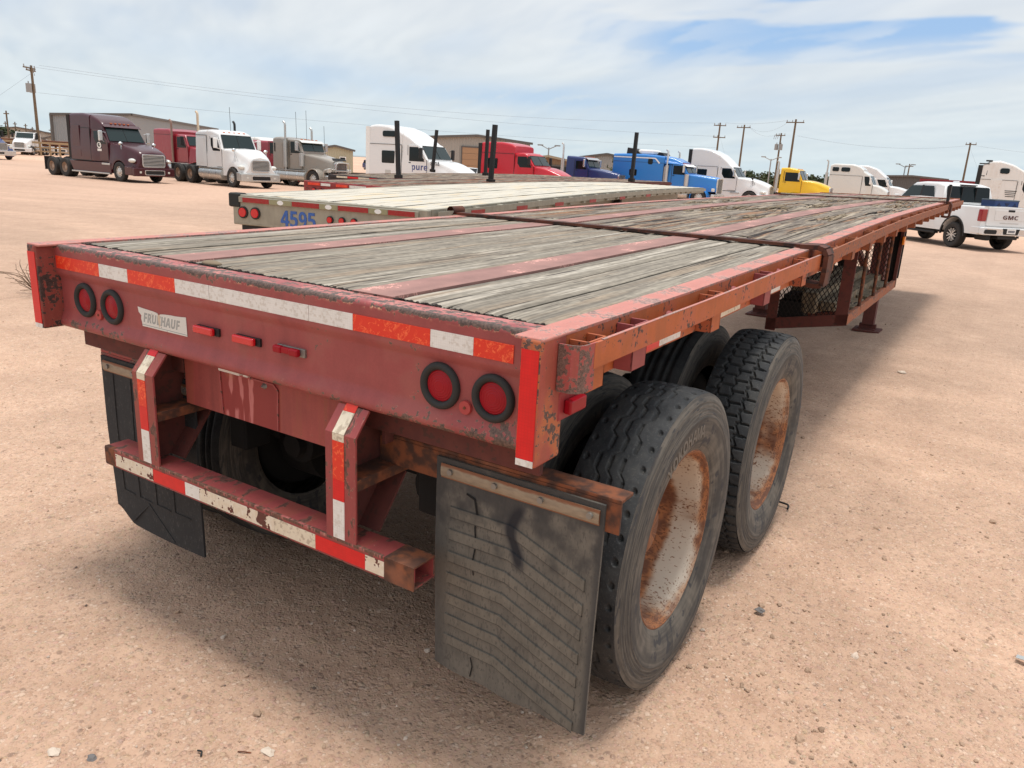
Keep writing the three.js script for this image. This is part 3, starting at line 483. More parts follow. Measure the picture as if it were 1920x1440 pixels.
  P('rear_cross_beam', [bx(-1.08, -0.44, 0.99, 1.09, -0.17, -0.15, 0.004), bx(0.44, 1.08, 0.99, 1.09, -0.17, -0.15, 0.004), bx(-0.5, 0.5, 0.88, 1.08, -0.36, -0.34)], M.dkred);
  // ---- underride guard
  const guardMap = mat({ map: paintTex(1024, 512, { tile: true, mw: 1, mh: 0.5, base: [150, 68, 66], seed: 94, chips: (u, v, n) => 0.28 + 0.4 * sm(0.45, 0.7, n), run: 0.3, rust: [86, 58, 50] }), roughness: 0.6 });
  const by0 = 0.5933, by1 = 0.6676, bz0 = -0.1111, bz1 = -0.0126, t = 0.007;
  const bp = P('bumper_beam', [bx(-0.766, 0.7662, by1 - t, by1, bz0, bz1, 0.003), bx(-0.766, 0.766, by0, by0 + t, bz0, bz1, 0.003), bx(-0.766, 0.766, by0 + t, by1 - t, bz1 - t, bz1), bx(-0.766, 0.766, by0 + t, by1 - t, bz0, bz0 + t), bx(-0.7661, -0.755, by0 + 0.001, by1 - 0.001, bz0 + 0.001, bz1 - 0.001, 0.003)], guardMap);
  P('bumper_end', [bx(0.655, 0.767, by1 - 0.004, by1 + 0.0012, bz0, bz1 + 0.001, 0.002), bx(0.655, 0.767, by0 - 0.001, by1 + 0.0012, bz1 - 0.002, bz1 + 0.0014, 0.001)], M.brown, bp); P('bumper_end', [bx(-0.768, -0.70, by0 - 0.001, by1 + 0.001, bz1 - 0.02, bz1 + 0.0012, 0.006)], M.brown, bp);
  P('rust_edge', [bx(-0.70, 0.65, by1 - 0.010, by1 + 0.0006, bz1 - 0.010, bz1 + 0.0007, 0.002)], mat({ map: paintTex(1024, 64, { mw: 1, mh: 0.06, base: [172, 92, 88], seed: 97, chips: (u, v, n) => 0.75, rust: [96, 66, 54], halo: [226, 196, 170] }), roughness: 0.7 }), bp);
  const peel = (u, v) => fbm(u * 22, v * 22, 4, 0, 0, 45);
  const oldMap = tex(512, 64, (i, j) => { const u = i / 512, v = j / 64 * 0.12, f = peel(u, v) + 0.22 * Math.exp(-(((u - 0.86) / 0.07) ** 2)); return f > 0.7 ? mix3([112, 58, 48], [84, 52, 42], peel(u * 3, v * 3)) : mix3([232, 224, 208], [214, 196, 168], peel(u * 2 + 3, v * 2)); });
  for (const [a, b, m] of [[-0.695, -0.462, 'old2'], [-0.46, -0.275, 'tapeRed'], [-0.274, -0.195, 'tapeWhite'], [-0.194, 0.185, 'old'], [0.186, 0.372, 'tapeOld'], [0.373, 0.58, 'tapeRed'], [0.581, 0.655, 'old2']]) {
    const g = bx(a, b, by0 + 0.008, by0 + 0.057, bz1 - 0.0005, bz1 + 0.0013); boxUV(g, 5, a); if (m.startsWith('old')) { const p = g.attributes.position, uv = g.attributes.uv; for (let i = 0; i < p.count; i++) uv.setXY(i, (p.getX(i) - a) / (m === 'old' ? b - a : 0.5), (p.getY(i) - by0) / 0.06); }
    P('reflective_tape', g, m.startsWith('old') ? mat({ map: oldMap, roughness: 0.7 }) : M[m], bp);
  }
  for (const s of [-1, 1]) {
    const c = s * 0.4815, up = new THREE.Group(); up.name = 'guard_upright'; trailer.add(up);
    const x0 = c - 0.061, x1 = c + 0.061, w = 0.008;
    const fl = [[-0.0126, by1], [-0.0126, 1.008], [-0.071, 1.079], [-0.078, 1.074], [-0.0206, 1.004], [-0.0206, by1]];
    P('front_flange', ext(fl, x0, x1, 'zy', 0.0015), guardMap, up);
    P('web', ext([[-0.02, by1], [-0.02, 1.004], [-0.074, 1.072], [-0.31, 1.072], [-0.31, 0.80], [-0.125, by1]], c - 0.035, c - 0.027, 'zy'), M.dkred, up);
    P('back_flange', bar([c, by1, -0.122], [c, 0.83, -0.25], 0.11, 0.008, [0, 1, 0]), M.dkred, up);
    P('shelf', [bx(x0 + 0.004, x1 - 0.004, 0.862, 0.871, -0.34, -0.022, 0.002), bx(x0 + 0.004, x1 - 0.004, 0.838, 0.862, -0.34, -0.33), bx(x1 - 0.012, x1 - 0.003, 0.836, 0.866, -0.33, -0.024, 0.002)], M.brown, up);
    const tx = [c - 0.03, c + 0.016];
    const strip = (y0, y1, m) => P('reflective_tape', boxUV(bx(tx[0], tx[1], y0, y1, -0.0126, -0.0112), 4, c), m, up);
    strip(by1 + 0.002, 0.795, M.tapeWhite); strip(0.7955, s < 0 ? 0.885 : 0.862, M.tapeRed); strip(s < 0 ? 0.8855 : 0.8625, 0.985, M.tapeSwirl); strip(0.9855, 1.008, M.tapeOld);
    const sl2 = (a, b, m) => { const f = (q) => [lerp(1.008, 1.079, q), lerp(-0.0126, -0.071, q)], [ya, za] = f(a), [yb, zb] = f(b), g = bar([(tx[0] + tx[1]) / 2, ya + 0.0008, za + 0.0006], [(tx[0] + tx[1]) / 2, yb + 0.0008, zb + 0.0006], tx[1] - tx[0], 0.0014); P('reflective_tape', boxUV(g, 4), m, up); };
    sl2(0, 0.78, M.tapeOld); sl2(0.785, 1.06, s < 0 ? M.tapeRed : M.tapeSwirl);
  }
  // ---- mud flaps on their bars
  for (const s of [-1, 1]) {
    const fx = (a, b) => [Math.min(s * a, s * b), Math.max(s * a, s * b)], [bx0, bx1] = s > 0 ? [0.47, 1.303] : [-1.06, -0.44];
    P('flap_bar', [bx(bx0, bx1, 0.955, 0.967, -0.275, -0.2, 0.003), bx(bx0, bx1, 0.866, 0.955, -0.209, -0.2, 0.002)], s > 0 ? M.brown : M.redworn);
    const [f0, f1] = s > 0 ? [0.705, 1.262] : [-1.045, -0.445], fl = new THREE.Group(); fl.name = 'mud_flap'; trailer.add(fl);
    const curve = (x, y) => -0.190 + 0.010 * Math.sin((x - f0) * 5) * sm(0.95, 0.3, y) + (s > 0 ? 0.03 : 0.02) * sm(0.8, 0.2, y) * (x - f0) - 0.015 * sm(0.7, 0.2, y);
    const bot = (x) => (s > 0 ? 0.225 + 0.004 * Math.sin(x * 30) : 0.215 + 0.055 * sm(0.14, 0, x - f0));
    const sheet = (d, xa, xb, ya, yb, n = 30) => surf(n, n, (u, v) => { const x = lerp(xa, xb, u), y = lerp(typeof ya === 'function' ? ya(x) : ya, typeof yb === 'function' ? yb(x) : yb, v); return [x, y, curve(x, y) + d]; }, (u, v, q) => [(q[0] - f0) / 0.557, (q[1] - 0.21) / 0.735]);
    const front = sheet(0.0, f0, f1, bot, 0.945), back = flip(sheet(-0.009, f0, f1, bot, 0.945)); back.computeVertexNormals();
    const edge = (xf, rev) => { const g = surf(1, 30, (u, v) => { const y = lerp(bot(xf), 0.945, v); return [xf, y, curve(xf, y) - 0.009 * u]; }); return rev ? flip(g) : g; };
    const be = surf(30, 1, (u, v) => { const x = lerp(f0, f1, u); return [x, bot(x), curve(x, bot(x)) - 0.009 * (1 - v)]; }), te = flip(surf(30, 1, (u, v) => { const x = lerp(f0, f1, u); return [x, 0.945, curve(x, 0.945) - 0.009 * (1 - v)]; }));
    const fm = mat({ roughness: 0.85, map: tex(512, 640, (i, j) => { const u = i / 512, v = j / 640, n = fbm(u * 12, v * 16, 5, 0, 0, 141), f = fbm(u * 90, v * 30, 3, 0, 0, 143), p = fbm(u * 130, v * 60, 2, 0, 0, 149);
      if (s < 0) return mix3([34, 36, 38], [58, 58, 58], 0.5 * n + 0.3 * f + (p > 0.74 ? 0.8 : 0));
      let c = mix3([116, 110, 100], [90, 86, 79], n); const dk = sm(0.70, 0.98, v + (n - 0.5) * 0.5) + sm(0.14, 0.0, u + (n - 0.5) * 0.06) * 0.6 + sm(0.95, 1.0, u); c = mix3(c, [60, 59, 58], clamp(dk) * 0.85); c = mix3(c, [74, 70, 66], sm(0.66, 0.74, p) * 0.5); c = c.map((q) => q * (0.94 + 0.12 * f)); if (s > 0) { const X = u * 0.557, Y = 0.21 + v * 0.735; for (let k = 0; k < 7; k++) { const kx = 0.275 - 0.006 * k; if (X < 0.055 || X > 0.52) continue; const low = X < kx ? -0.004 * (kx - X) / 0.27 : -(X - kx) * 0.36, y1 = 0.80 - k * 0.0745 + low; c = mix3(c, [40, 39, 38], 0.75 * Math.exp(-(((Y - y1 + 0.035) / 0.0022) ** 2)) + 0.35 * Math.exp(-(((Y - y1 - 0.001) / 0.0016) ** 2))); } }  // dark lines drawn into the colour along rib edges, where shading is too faint
      const d1 = Math.exp(-(((u - 0.52 - 0.03 * Math.sin(v * 22)) / 0.03) ** 2)) * sm(0.60, 0.68, v) * sm(0.92, 0.84, v); c = mix3(c, [36, 36, 40], clamp(d1 * 1.4)); return c; }) });
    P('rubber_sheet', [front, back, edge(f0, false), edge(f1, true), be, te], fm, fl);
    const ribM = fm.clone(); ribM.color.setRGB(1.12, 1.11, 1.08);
    // raised ribs
    if (s > 0) {
      for (let k = 0; k < 7; k++) {
        const y1 = 0.80 - k * 0.0745, hgt = 0.034, kx = f0 + 0.275 - 0.006 * k, a = f0 + 0.058 - 0.003 * k, b = f1 - 0.038, low = (x) => (x < kx ? -0.004 * (kx - x) / 0.27 : -(x - kx) * 0.36);
        const gsr = [surf(26, 1, (u, v) => { const x = lerp(a, b, u), y = y1 + low(x) - hgt * (1 - v); return [x, y, curve(x, y) + 0.0048]; }, (u, v, q) => [(q[0] - f0) / 0.557, (q[1] - 0.21) / 0.735])];
        for (const e of [0, 1]) { const g = surf(26, 1, (u, v) => { const x = lerp(a, b, u), y = y1 + low(x) - hgt * (1 - e); return [x, y + (e ? 1 : -1) * 0.0022 * (1 - v), curve(x, y) + 0.0048 * v + 0.0002 * (1 - v)]; }, (u, v, q) => [(q[0] - f0) / 0.557, (q[1] - 0.21) / 0.735]); gsr.push(e ? flip(g) : g); }
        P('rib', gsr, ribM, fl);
      }
      const crack = (pts, w) => { const gs = []; for (let i = 0; i < pts.length - 1; i++) { const [a, b] = pts[i], [c, d] = pts[i + 1]; gs.push(bar([a, b, curve(a, b) + 0.0037], [c, d, curve(c, d) + 0.0037], w * (1 - i / pts.length * 0.6), 0.001, [0, 0, 1])); } return gs; };
      P('crack', [crack([[f0 + 0.115, 0.855], [f0 + 0.145, 0.845], [f0 + 0.155, 0.80], [f0 + 0.15, 0.755], [f0 + 0.156, 0.70], [f0 + 0.146, 0.64], [f0 + 0.152, 0.60]], 0.006), crack([[f0 + 0.15, 0.24], [f0 + 0.158, 0.28], [f0 + 0.15, 0.31]], 0.004)], M.dark, fl);
    } else {
      for (const x of [f0 + 0.07, f0 + 0.19, f0 + 0.31, f0 + 0.43]) P('rib', sheet(0.004, x, x + 0.012, 0.36, 0.88, 8), fm, fl);
      for (let k = 0; k < 4; k++) P('rib', sheet(0.004, f0 + 0.06 + k * 0.125, f0 + 0.16 + k * 0.125, 0.36, 0.368, 4), fm, fl);
      P('rib', [bar([f0 + 0.26, 0.35, curve(0, 0.3) + 0.005], [f0 + 0.13, 0.235, curve(0, 0.24) + 0.005], 0.008, 0.004, [0, 0, 1]), bar([f0 + 0.26, 0.35, curve(0, 0.3) + 0.006], [f0 + 0.42, 0.225, curve(0, 0.24) + 0.006], 0.008, 0.004, [0, 0, 1])], fm, fl);
    }
    // clamp strip with bolts
    const cy = (x) => (s > 0 ? 0.885 : 0.885) + 0.0;
    const cg = surf(24, 6, (u, v) => { const x = lerp(f0 + 0.02, f1 - 0.012, u), y = lerp(cy(x), cy(x) + 0.044, v); return [x, y, -0.1845 + 0.003 * Math.sin(v * 3.14) - 0.003 * (v < 0.01 ? 1 : 0)]; }, (u, v) => [u, v]);
    P('clamp_strip', [cg, bx(f0 + 0.02, f1 - 0.012, 0.8842, 0.9285, -0.189, -0.186)], mat({ map: tex(512, 64, (i, j) => { const n = fbm(i / 20, j / 10, 4, 0, 0, 161), e = sm(50, 62, j + n * 10); return mix3(mix3([166, 150, 128], [134, 122, 106], n), [126, 72, 44], e * 0.8); }), roughness: 0.55, metalness: 0.25 }), fl);
    for (const q of [0.07, 0.37, 0.66, 0.95]) { const x = lerp(f0 + 0.02, f1 - 0.012, q), g = new THREE.CylinderGeometry(0.009, 0.0095, 0.008, 10); g.rotateX(Math.PI / 2); g.translate(x, 0.909, -0.178); P('bolt', [g], M.steel, fl); }
  }
  // ---- wheels
  const tyreProf = (R, w) => { const p = [[0.105, 0.326], [0.114, 0.338], [0.123, 0.36], [0.131, 0.395], [0.134, 0.43]]; for (let i = 0; i < 5; i++) { const r = 0.452 + i * 0.0135, b = lerp(0.1345, 0.124, i / 5); p.push([b + 0.0016, r], [b + 0.0016, r + 0.006], [b - 0.0004, r + 0.0075], [b - 0.0004, r + 0.0125]); } p.push([0.1215, 0.524], [0.1165, 0.5365]); return p; };
  function tread(kind, R, seed) { // s across -0.11..0.11, groove pattern cut into the crown
    const half = 0.1165, nv = kind === 'rib' ? 20 : 66, nu = kind === 'rib' ? 160 : 900, rr = R, circ = 6.2832 * rr;
    const C = new Float32Array((nu + 1) * (nv + 1) * 3);
    const gr = (s, q) => {
      let d = 0; if (kind === 'zig') { const per = circ / 23, f = (q / per) % 1, zz = f < 0.36 ? -1 : f < 0.5 ? lerp(-1, 1, (f - 0.36) / 0.14) : f < 0.86 ? 1 : lerp(1, -1, (f - 0.86) / 0.14); for (const c of [-0.042, 0, 0.042]) { const e = Math.abs(s - c - zz * 0.0105); const slot = (f > 0.02 && f < 0.34) || (f > 0.52 && f < 0.84), wide = slot ? 0.0075 : 0.0044; d = Math.max(d, sm(wide, wide * 0.6, e) * (slot ? 1 : 0.45)); } const f2 = ((2 * q / per) + 0.2) % 1, e2 = Math.hypot((f2 - 0.5) * per / 2 / 0.012, (Math.abs(s) - 0.096) / 0.0085); d = Math.max(d, sm(1.1, 0.7, e2)); }
      else if (kind === 'block') { const per = circ / 62; for (let k = 0; k < 4; k++) { const c0 = -0.1 + k * 0.0667, f = ((q / per) + (k % 2) * 0.5) % 1; if (k < 3) { const c = -0.0667 + k * 0.0667, zz = Math.abs(((q / per + 0.25) % 1) - 0.5) * 4 - 1; d = Math.max(d, sm(0.0055, 0.003, Math.abs(s - c - zz * 0.008))); } const lo = -0.11 + k * 0.055, hi = lo + 0.055; if (s >= lo && s <= hi) d = Math.max(d, sm(0.0058, 0.003, Math.abs(f - 0.5) * per + (Math.abs(s) > 0.1 ? 0.0015 : 0))); } d *= sm(0.113, 0.1095, Math.abs(s) - 0.002) * 0.3 + 0.7; }
      else for (const c of [-0.06, -0.02, 0.02, 0.06]) d = Math.max(d, sm(0.007, 0.004, Math.abs(s - c)));
      return d; };
    const g = surf(nu, nv, (u, v) => { const s = lerp(-half, half, v), a = u * 6.28318, q = u * circ, d = gr(s, (q + circ * 0.013) % circ); const crown = R - 0.0085 * (s / half) ** 2 * (Math.abs(s / half) ** 2), dep = kind === 'block' ? 0.012 : 0.010, r = crown - dep * d + (kind === 'rib' ? 0 : (vn(q * 90, s * 90, 0, 0, seed) - 0.5) * 0.0012);
      return [s, Math.max(r * Math.cos(a), -0.5235), r * Math.sin(a)]; }, (u, v) => [u * circ / 0.6, v * 0.227 / 0.6]);
    for (let j = 0; j <= nv; j++) for (let i = 0; i <= nu; i++) { const s = lerp(-half, half, j / nv), q = i / nu * circ, d = gr(s, (q + circ * 0.013) % circ), n = fbm(q * 8, s * 20, 3, 0, 0, seed), k = (j * (nu + 1) + i) * 3, dust = d * 0.5 * n + sm(0.5, 0.75, n) * 0.25, e = 0.82 + 0.3 * n; C[k] = e * lerp(0.82, 1.5, dust); C[k + 1] = e * lerp(0.84, 1.42, dust); C[k + 2] = e * lerp(0.88, 1.28, dust); }
    g.setAttribute('color', new THREE.BufferAttribute(C, 3)); return g; }
  const sidewall = (sgn) => { const pr = tyreProf(); const g = surf(120, pr.length - 1, (u, v) => { const p = pr[Math.round(v * (pr.length - 1))], a = u * 6.28318; return [sgn * p[0] * (1 + 0.06 * sm(-0.2, -0.5, Math.cos(a) * p[1]) * (p[1] > 0.36 ? 1 : 0)), Math.max(p[1] * Math.cos(a), -0.5235), p[1] * Math.sin(a)]; }, (u, v) => [u * 2, v]); if (sgn > 0) flip(g); g.computeVertexNormals(); return g; };
  const rimOut = () => { // lip, bead seat, well and deep dish, facing +x
    const pr = [[0.1, 0.333], [0.108, 0.330], [0.109, 0.324], [0.102, 0.318], [0.088, 0.312], [0.08, 0.303], [0.06, 0.299], [0.02, 0.296], [-0.02, 0.292], [-0.06, 0.286], [-0.09, 0.274], [-0.102, 0.255], [-0.105, 0.22], [-0.10, 0.18], [-0.085, 0.15], [-0.08, 0.11], [-0.02, 0.10], [0.0, 0.085], [0.005, 0.0]];
    const g = surf(96, pr.length - 1, (u, v) => { const p = pr[Math.round(v * (pr.length - 1))], a = u * 6.28318; return [p[0], p[1] * Math.cos(a), p[1] * Math.sin(a)]; }, (u, v) => [u, v]); return g; };
  const rimIn = () => { const pr = [[-0.105, 0.333], [-0.108, 0.326], [-0.098, 0.318], [-0.08, 0.305], [0.0, 0.295], [0.06, 0.28], [0.07, 0.2], [0.07, 0.1], [-0.15, 0.09], [-0.15, 0.0]]; const g = surf(60, pr.length - 1, (u, v) => { const p = pr[Math.round(v * (pr.length - 1))], a = u * 6.28318; return [p[0], p[1] * Math.cos(a), p[1] * Math.sin(a)]; }, (u, v) => [u, v]); return flip(g); };
  const sharedSide = { 1: sidewall(1), [-1]: sidewall(-1) }, tz = tread('zig', 0.545, 3), tb = tread('block', 0.547, 5), tr = tread('rib', 0.543, 7), ro = rimOut(), ri = rimIn(); ri.computeVertexNormals();
  const wheel = (x, k, tg, outer, rot, label) => { const w = new THREE.Group(); w.name = 'wheel'; w.position.set(x, 0.5259, -0.945 - 1.2579 * k); trailer.add(w); if (label) w.userData.label = label;
    P('tread', tg, M.tread, w); P('sidewall', merge([sharedSide[1], sharedSide[-1]]), M.side, w);
    if (outer) { const r = P('rim', ro, M.rim, w); r.rotation.x = rot; if (x < 0) r.scale.x = 1; } else P('rim', ri, M.dark, w); return w; };
  const w1 = wheel(1.1118, 0, tz, true, 0.2, 'outer rear wheel with zigzag tread and rusty white rim');
  wheel(1.1118, 1, tb, true, 1.9, 'outer forward wheel with block tread and rusty white rim'); wheel(0.745, 0, tr, false, 0); wheel(0.745, 1, tr, false, 0);
  for (const k of [0, 1]) { wheel(-0.729, k, tr, false, 0); const w = wheel(-1.1118, k, tr, false, 0); w.scale.x = -1; }
  // raised lettering on the near tyre's flank
  { const word = 'YOKOHAMA', gs = []; for (let i = 0; i < word.length; i++) { const g = letters(word[i], 0.046, 0.0024), a = 0.60 - i * 0.108; g.rotateY(Math.PI / 2); g.translate(0.1325, 0, 0); g.translate(0, 0.405, 0); g.rotateX(a); gs.push(g); } P('lettering', merge(gs), mat({ color: srgb(112, 105, 96), roughness: 0.85 }), w1, 'raised word YOKOHAMA'); }
  for (const k of [0, 1]) { const z = -0.945 - 1.2579 * k; P('axle', [rod([-1.0, 0.5259, z], [1.0, 0.5259, z], 0.065, 16), rod([-0.62, 0.5259, z], [-0.42, 0.5259, z], 0.21, 24), rod([0.42, 0.5259, z], [0.62, 0.5259, z], 0.21, 24)], M.dark); }
  for (const x of [-0.5, 0.5]) P('suspension', [bx(x - 0.05, x + 0.05, 0.55, 0.95, -1.70, -1.45, 0.01), bar([x, 0.63, -0.6], [x, 0.66, -1.55], 0.08, 0.05), bar([x, 0.66, -1.55], [x, 0.63, -2.5], 0.08, 0.05), bx(x - 0.05, x + 0.05, 0.6, 0.95, -0.55, -0.42, 0.01), bx(x - 0.05, x + 0.05, 0.6, 0.95, -2.7, -2.55, 0.01)], M.dark); for (const x of [-0.36, 0.36]) for (const k of [0, 1]) P('brake_chamber', [rod([x, 0.60, -0.80 - 1.258 * k], [x, 0.60, -0.62 - 1.258 * k], 0.085, 18), rod([x, 0.60, -0.62 - 1.258 * k], [x, 0.60, -0.58 - 1.258 * k], 0.05, 12)], M.dark);
  P('air_tank', [rod([-0.35, 0.85, -0.75], [0.35, 0.85, -0.75], 0.1, 20)], M.dark); P('air_hose', [tube([[0.55, 1.0, -0.4], [0.68, 0.98, -0.42], [0.8, 0.93, -0.5], [0.86, 0.85, -0.62]], 0.012)], M.black);
  P('bracket', [bx(0.80, 0.90, 0.967, 1.08, -0.36, -0.30, 0.004), bx(-0.90, -0.80, 0.967, 1.08, -0.36, -0.30, 0.004), bx(0.62, 0.78, 0.967, 1.03, -0.24, -0.228)], M.red);
  // ---- landing gear
  for (const s of [-1, 1]) { const lg = new THREE.Group(); lg.name = 'landing_leg'; trailer.add(lg); const y0 = -0.066, x = s * 0.685, z = -9.22; P('leg_tube', [bx(x - 0.085, x + 0.085, 0.42, 1.33, z - 0.085, z + 0.085, 0.01), bx(x - 0.07, x + 0.07, y0 + 0.08, 0.42, z - 0.07, z + 0.07, 0.008)], M.dkred, lg); P('foot_pad', [bx(x - 0.16, x + 0.16, y0 - 0.005, y0 + 0.02, z - 0.16, z + 0.16, 0.004), bx(x - 0.10, x + 0.10, y0 + 0.02, y0 + 0.085, z - 0.03, z + 0.03), bx(x - 0.10, x + 0.10, y0 + 0.02, y0 + 0.03, z - 0.1, z + 0.1)], M.dkred, lg); }
  P('leg_brace', [bar([-0.6, 0.45, -9.22], [0.6, 1.1, -9.22], 0.05, 0.03), bar([0.6, 0.45, -9.22], [-0.6, 1.1, -9.22], 0.05, 0.03), bar([0.65, 0.5, -9.2], [0.5, 1.2, -8.0], 0.06, 0.05), bar([-0.65, 0.5, -9.2], [-0.5, 1.2, -8.0], 0.06, 0.05)], M.dkred);
  // ---- caged side rack
  {
    const rk = new THREE.Group(); rk.name = 'side_rack'; trailer.add(rk);
    const xo = 1.12, xi = 0.54, za = -4.55, zb = -7.25, fy = (x) => 0.755 - (xo - x) * 0.20;
    const frame = (z, d) => [ext([[xi, fy(xi)], [xo, fy(xo)], [xo, fy(xo) + 0.085], [xi, fy(xi) + 0.085]], z, z + d, 'xy'), bx(xo - 0.085, xo, fy(xo), 1.31, z, z + d), bx(xi, xi + 0.075, fy(xi), 1.30, z, z + d)];
    P('rear_frame', frame(za - 0.02, 0.02), M.dkred, rk); P('front_frame', frame(zb, 0.02), mat({ color: 0x14100f, roughness: 0.7 }), rk);
    const net = (z) => { const gs = [], st = 0.034, h0 = 0.5, h1 = 1.31; for (let q = -40; q < 40; q++) for (const d of [-1, 1]) { const pts = []; for (const y of [h0, h1]) pts.push([xi + (q * st) + d * (y - h0) * 0.62, y]); let [[ax, ay], [cx, cy]] = pts; const clip = (x) => { const t = (x - ax) / (cx - ax); return [x, lerp(ay, cy, t)]; }; if (Math.max(ax, cx) < xi || Math.min(ax, cx) > xo) continue; let A = [ax, ay], B = [cx, cy]; if (A[0] < xi) A = clip(xi); if (A[0] > xo) A = clip(xo); if (B[0] < xi) B = clip(xi); if (B[0] > xo) B = clip(xo); { const S0 = (q) => q[1] - fy(q[0]) - 0.05, a0 = S0(A), b0 = S0(B); if (a0 < 0 && b0 < 0) continue; const t = a0 / (a0 - b0), Q = [lerp(A[0], B[0], t), lerp(A[1], B[1], t)]; if (a0 < 0) A = Q; else if (b0 < 0) B = Q; } if (Math.hypot(A[0] - B[0], A[1] - B[1]) < 0.01) continue; gs.push(bar([...A, z], [...B, z], 0.0055, 0.003, [0, 0, 1])); } return gs; };
    const nm = mat({ color: 0x17110f, roughness: 0.8 }); P('rear_netting', net(za - 0.026), nm, rk); P('front_netting', net(zb + 0.026), nm, rk);
    P('sill', [bx(xo - 0.035, xo, fy(xo), fy(xo) + 0.075, zb, za - 0.02, 0.003)], M.orangeworn, rk); P('inner_sill', [bx(xi, xi + 0.04, fy(xi), fy(xi) + 0.07, zb, za - 0.02)], M.dkred, rk);
    for (const z of [-5.05, -5.75, -6.45, -7.2]) P('upright_bar', z < -7 ? [bx(xo - 0.03, xo, 0.76, 1.32, z - 0.02, z + 0.02)] : [rod([xo - 0.012, 0.8, z - 0.06], [xo - 0.012, 1.32, z], 0.014, 8)], z < -7 ? M.dkred : M.brown, rk);
    const fl = []; for (let i = 0; i < 4; i++) fl.push(bar([xi, fy(xi) + 0.045, za - 0.35 - i * 0.65], [xo - 0.04, fy(xo) + 0.045, za - 0.35 - i * 0.65], 0.08, 0.04)); P('floor_beam', fl, M.dkred, rk);
    P('marker_lamp', bx(xo + 0.001, xo + 0.02, 1.19, 1.27, -7.19, -7.10, 0.004), M.amber, rk); P('splash_panel', bx(xo - 0.12, xo - 0.005, 0.83, 1.31, -7.42, -7.40), M.dark, rk);
    // timber lying in the rack
    const tz0 = za - 0.12; [[0.63, 0.20, -5.1, -6.9, 'grey square timber against the inner side of the side rack'], [0.80, 0.16, -4.72, -7.1, 'thick grey timber in the middle of the side rack'], [0.93, 0.07, -4.8, -7.15, 'long grey board next to the thick timber in the side rack']].forEach(([x, h, a, b, l]) => { const o = solo('timber', [boxUV(bx(x - 0.055, x + 0.055, fy(x) + 0.09, fy(x) + 0.09 + h, b, a, 0.006), 0.8, x)], M.timber, l, 'timber', 'timbers in the trailer side rack'); o.rotation.x = 0.008886; o.position.y = -0.0139; });
    const blocks = [[-5.25, 'pale block end nearest the rear of the side rack sill'], [-5.95, 'pale block end in the middle of the side rack sill'], [-6.7, 'pale block end nearest the front of the side rack sill']];
    for (const [z, l] of blocks) { const o = solo('timber', [boxUV(bx(0.70, 1.083, 0.765, 0.835, z - 0.26, z + 0.26, 0.005), 0.8, z)], M.timber, l, 'timber', 'timbers on the trailer side rack sill'); o.rotation.set(0.008886, 0, 0); o.position.y = -0.0139; }
    const dk = solo('scrap_block', [bx(0.58, 0.78, 0.72, 0.86, -4.98, -4.72, 0.01), bx(0.60, 0.74, 0.865, 0.90, -5.05, -4.75, 0.008)], M.dark, 'dark block of scrap behind the rear netting of the side rack', 'block'); dk.rotation.x = 0.008886; dk.position.y = -0.0139;
  }
}
// ---- hold-down bars hooked across the deck
function crossBar(z, label, upright) {
  const o = thing('hold_down_bar', label, 'bar', [0, -0.0139, 0], 0, 'steel bars hooked across the trailer deck'); o.rotation.x = 0.008886;
  const yr = 1.412 + camber(1.15, z), yl = 1.412 + camber(-1.15, z), hook = () => { const p = [[1.10, 0.0], [1.19, 0.004], [1.222, -0.006], [1.238, -0.035], [1.238, -0.12], [1.234, -0.19], [1.20, -0.197], [1.14, -0.192]], gs = []; for (let i = 0; i < p.length - 1; i++) gs.push(bar([p[i][0], yr + p[i][1], z], [p[i + 1][0], yr + p[i + 1][1], z], 0.15, 0.024, i < 2 || i > 4 ? [0, 1, 0] : [1, 0, 0])); return gs; };
  const m = mat({ map: T.brown, color: 0xb9a7a4, roughness: 0.75 });
  part('flat_bar', [bar([-1.16, yl + 0.002, z], [1.13, yr + 0.002, z], 0.085, 0.016)], m, o); part('hook', hook(), m, o);
  if (upright) part('stop_plate', [bx(1.165, 1.2, yr - 0.02, yr + 0.24, z - 0.05, z + 0.05, 0.004)], M.black, o); else part('curled_end', [tubeL(-1.19, yl + 0.02, z)], m, o);
  return o;
}
function tubeL(x, y, z) { const g = new THREE.CylinderGeometry(0.028, 0.028, 0.13, 20, 1, true, 0, 4.9); g.rotateX(Math.PI / 2); g.translate(x, y, z); return boxUV(g); }
crossBar(-2.82, 'rusty steel bar hooked across the plank deck near the rear wheels');
crossBar(-11.0, 'rusty steel bar hooked across the far front end of the plank deck', true);
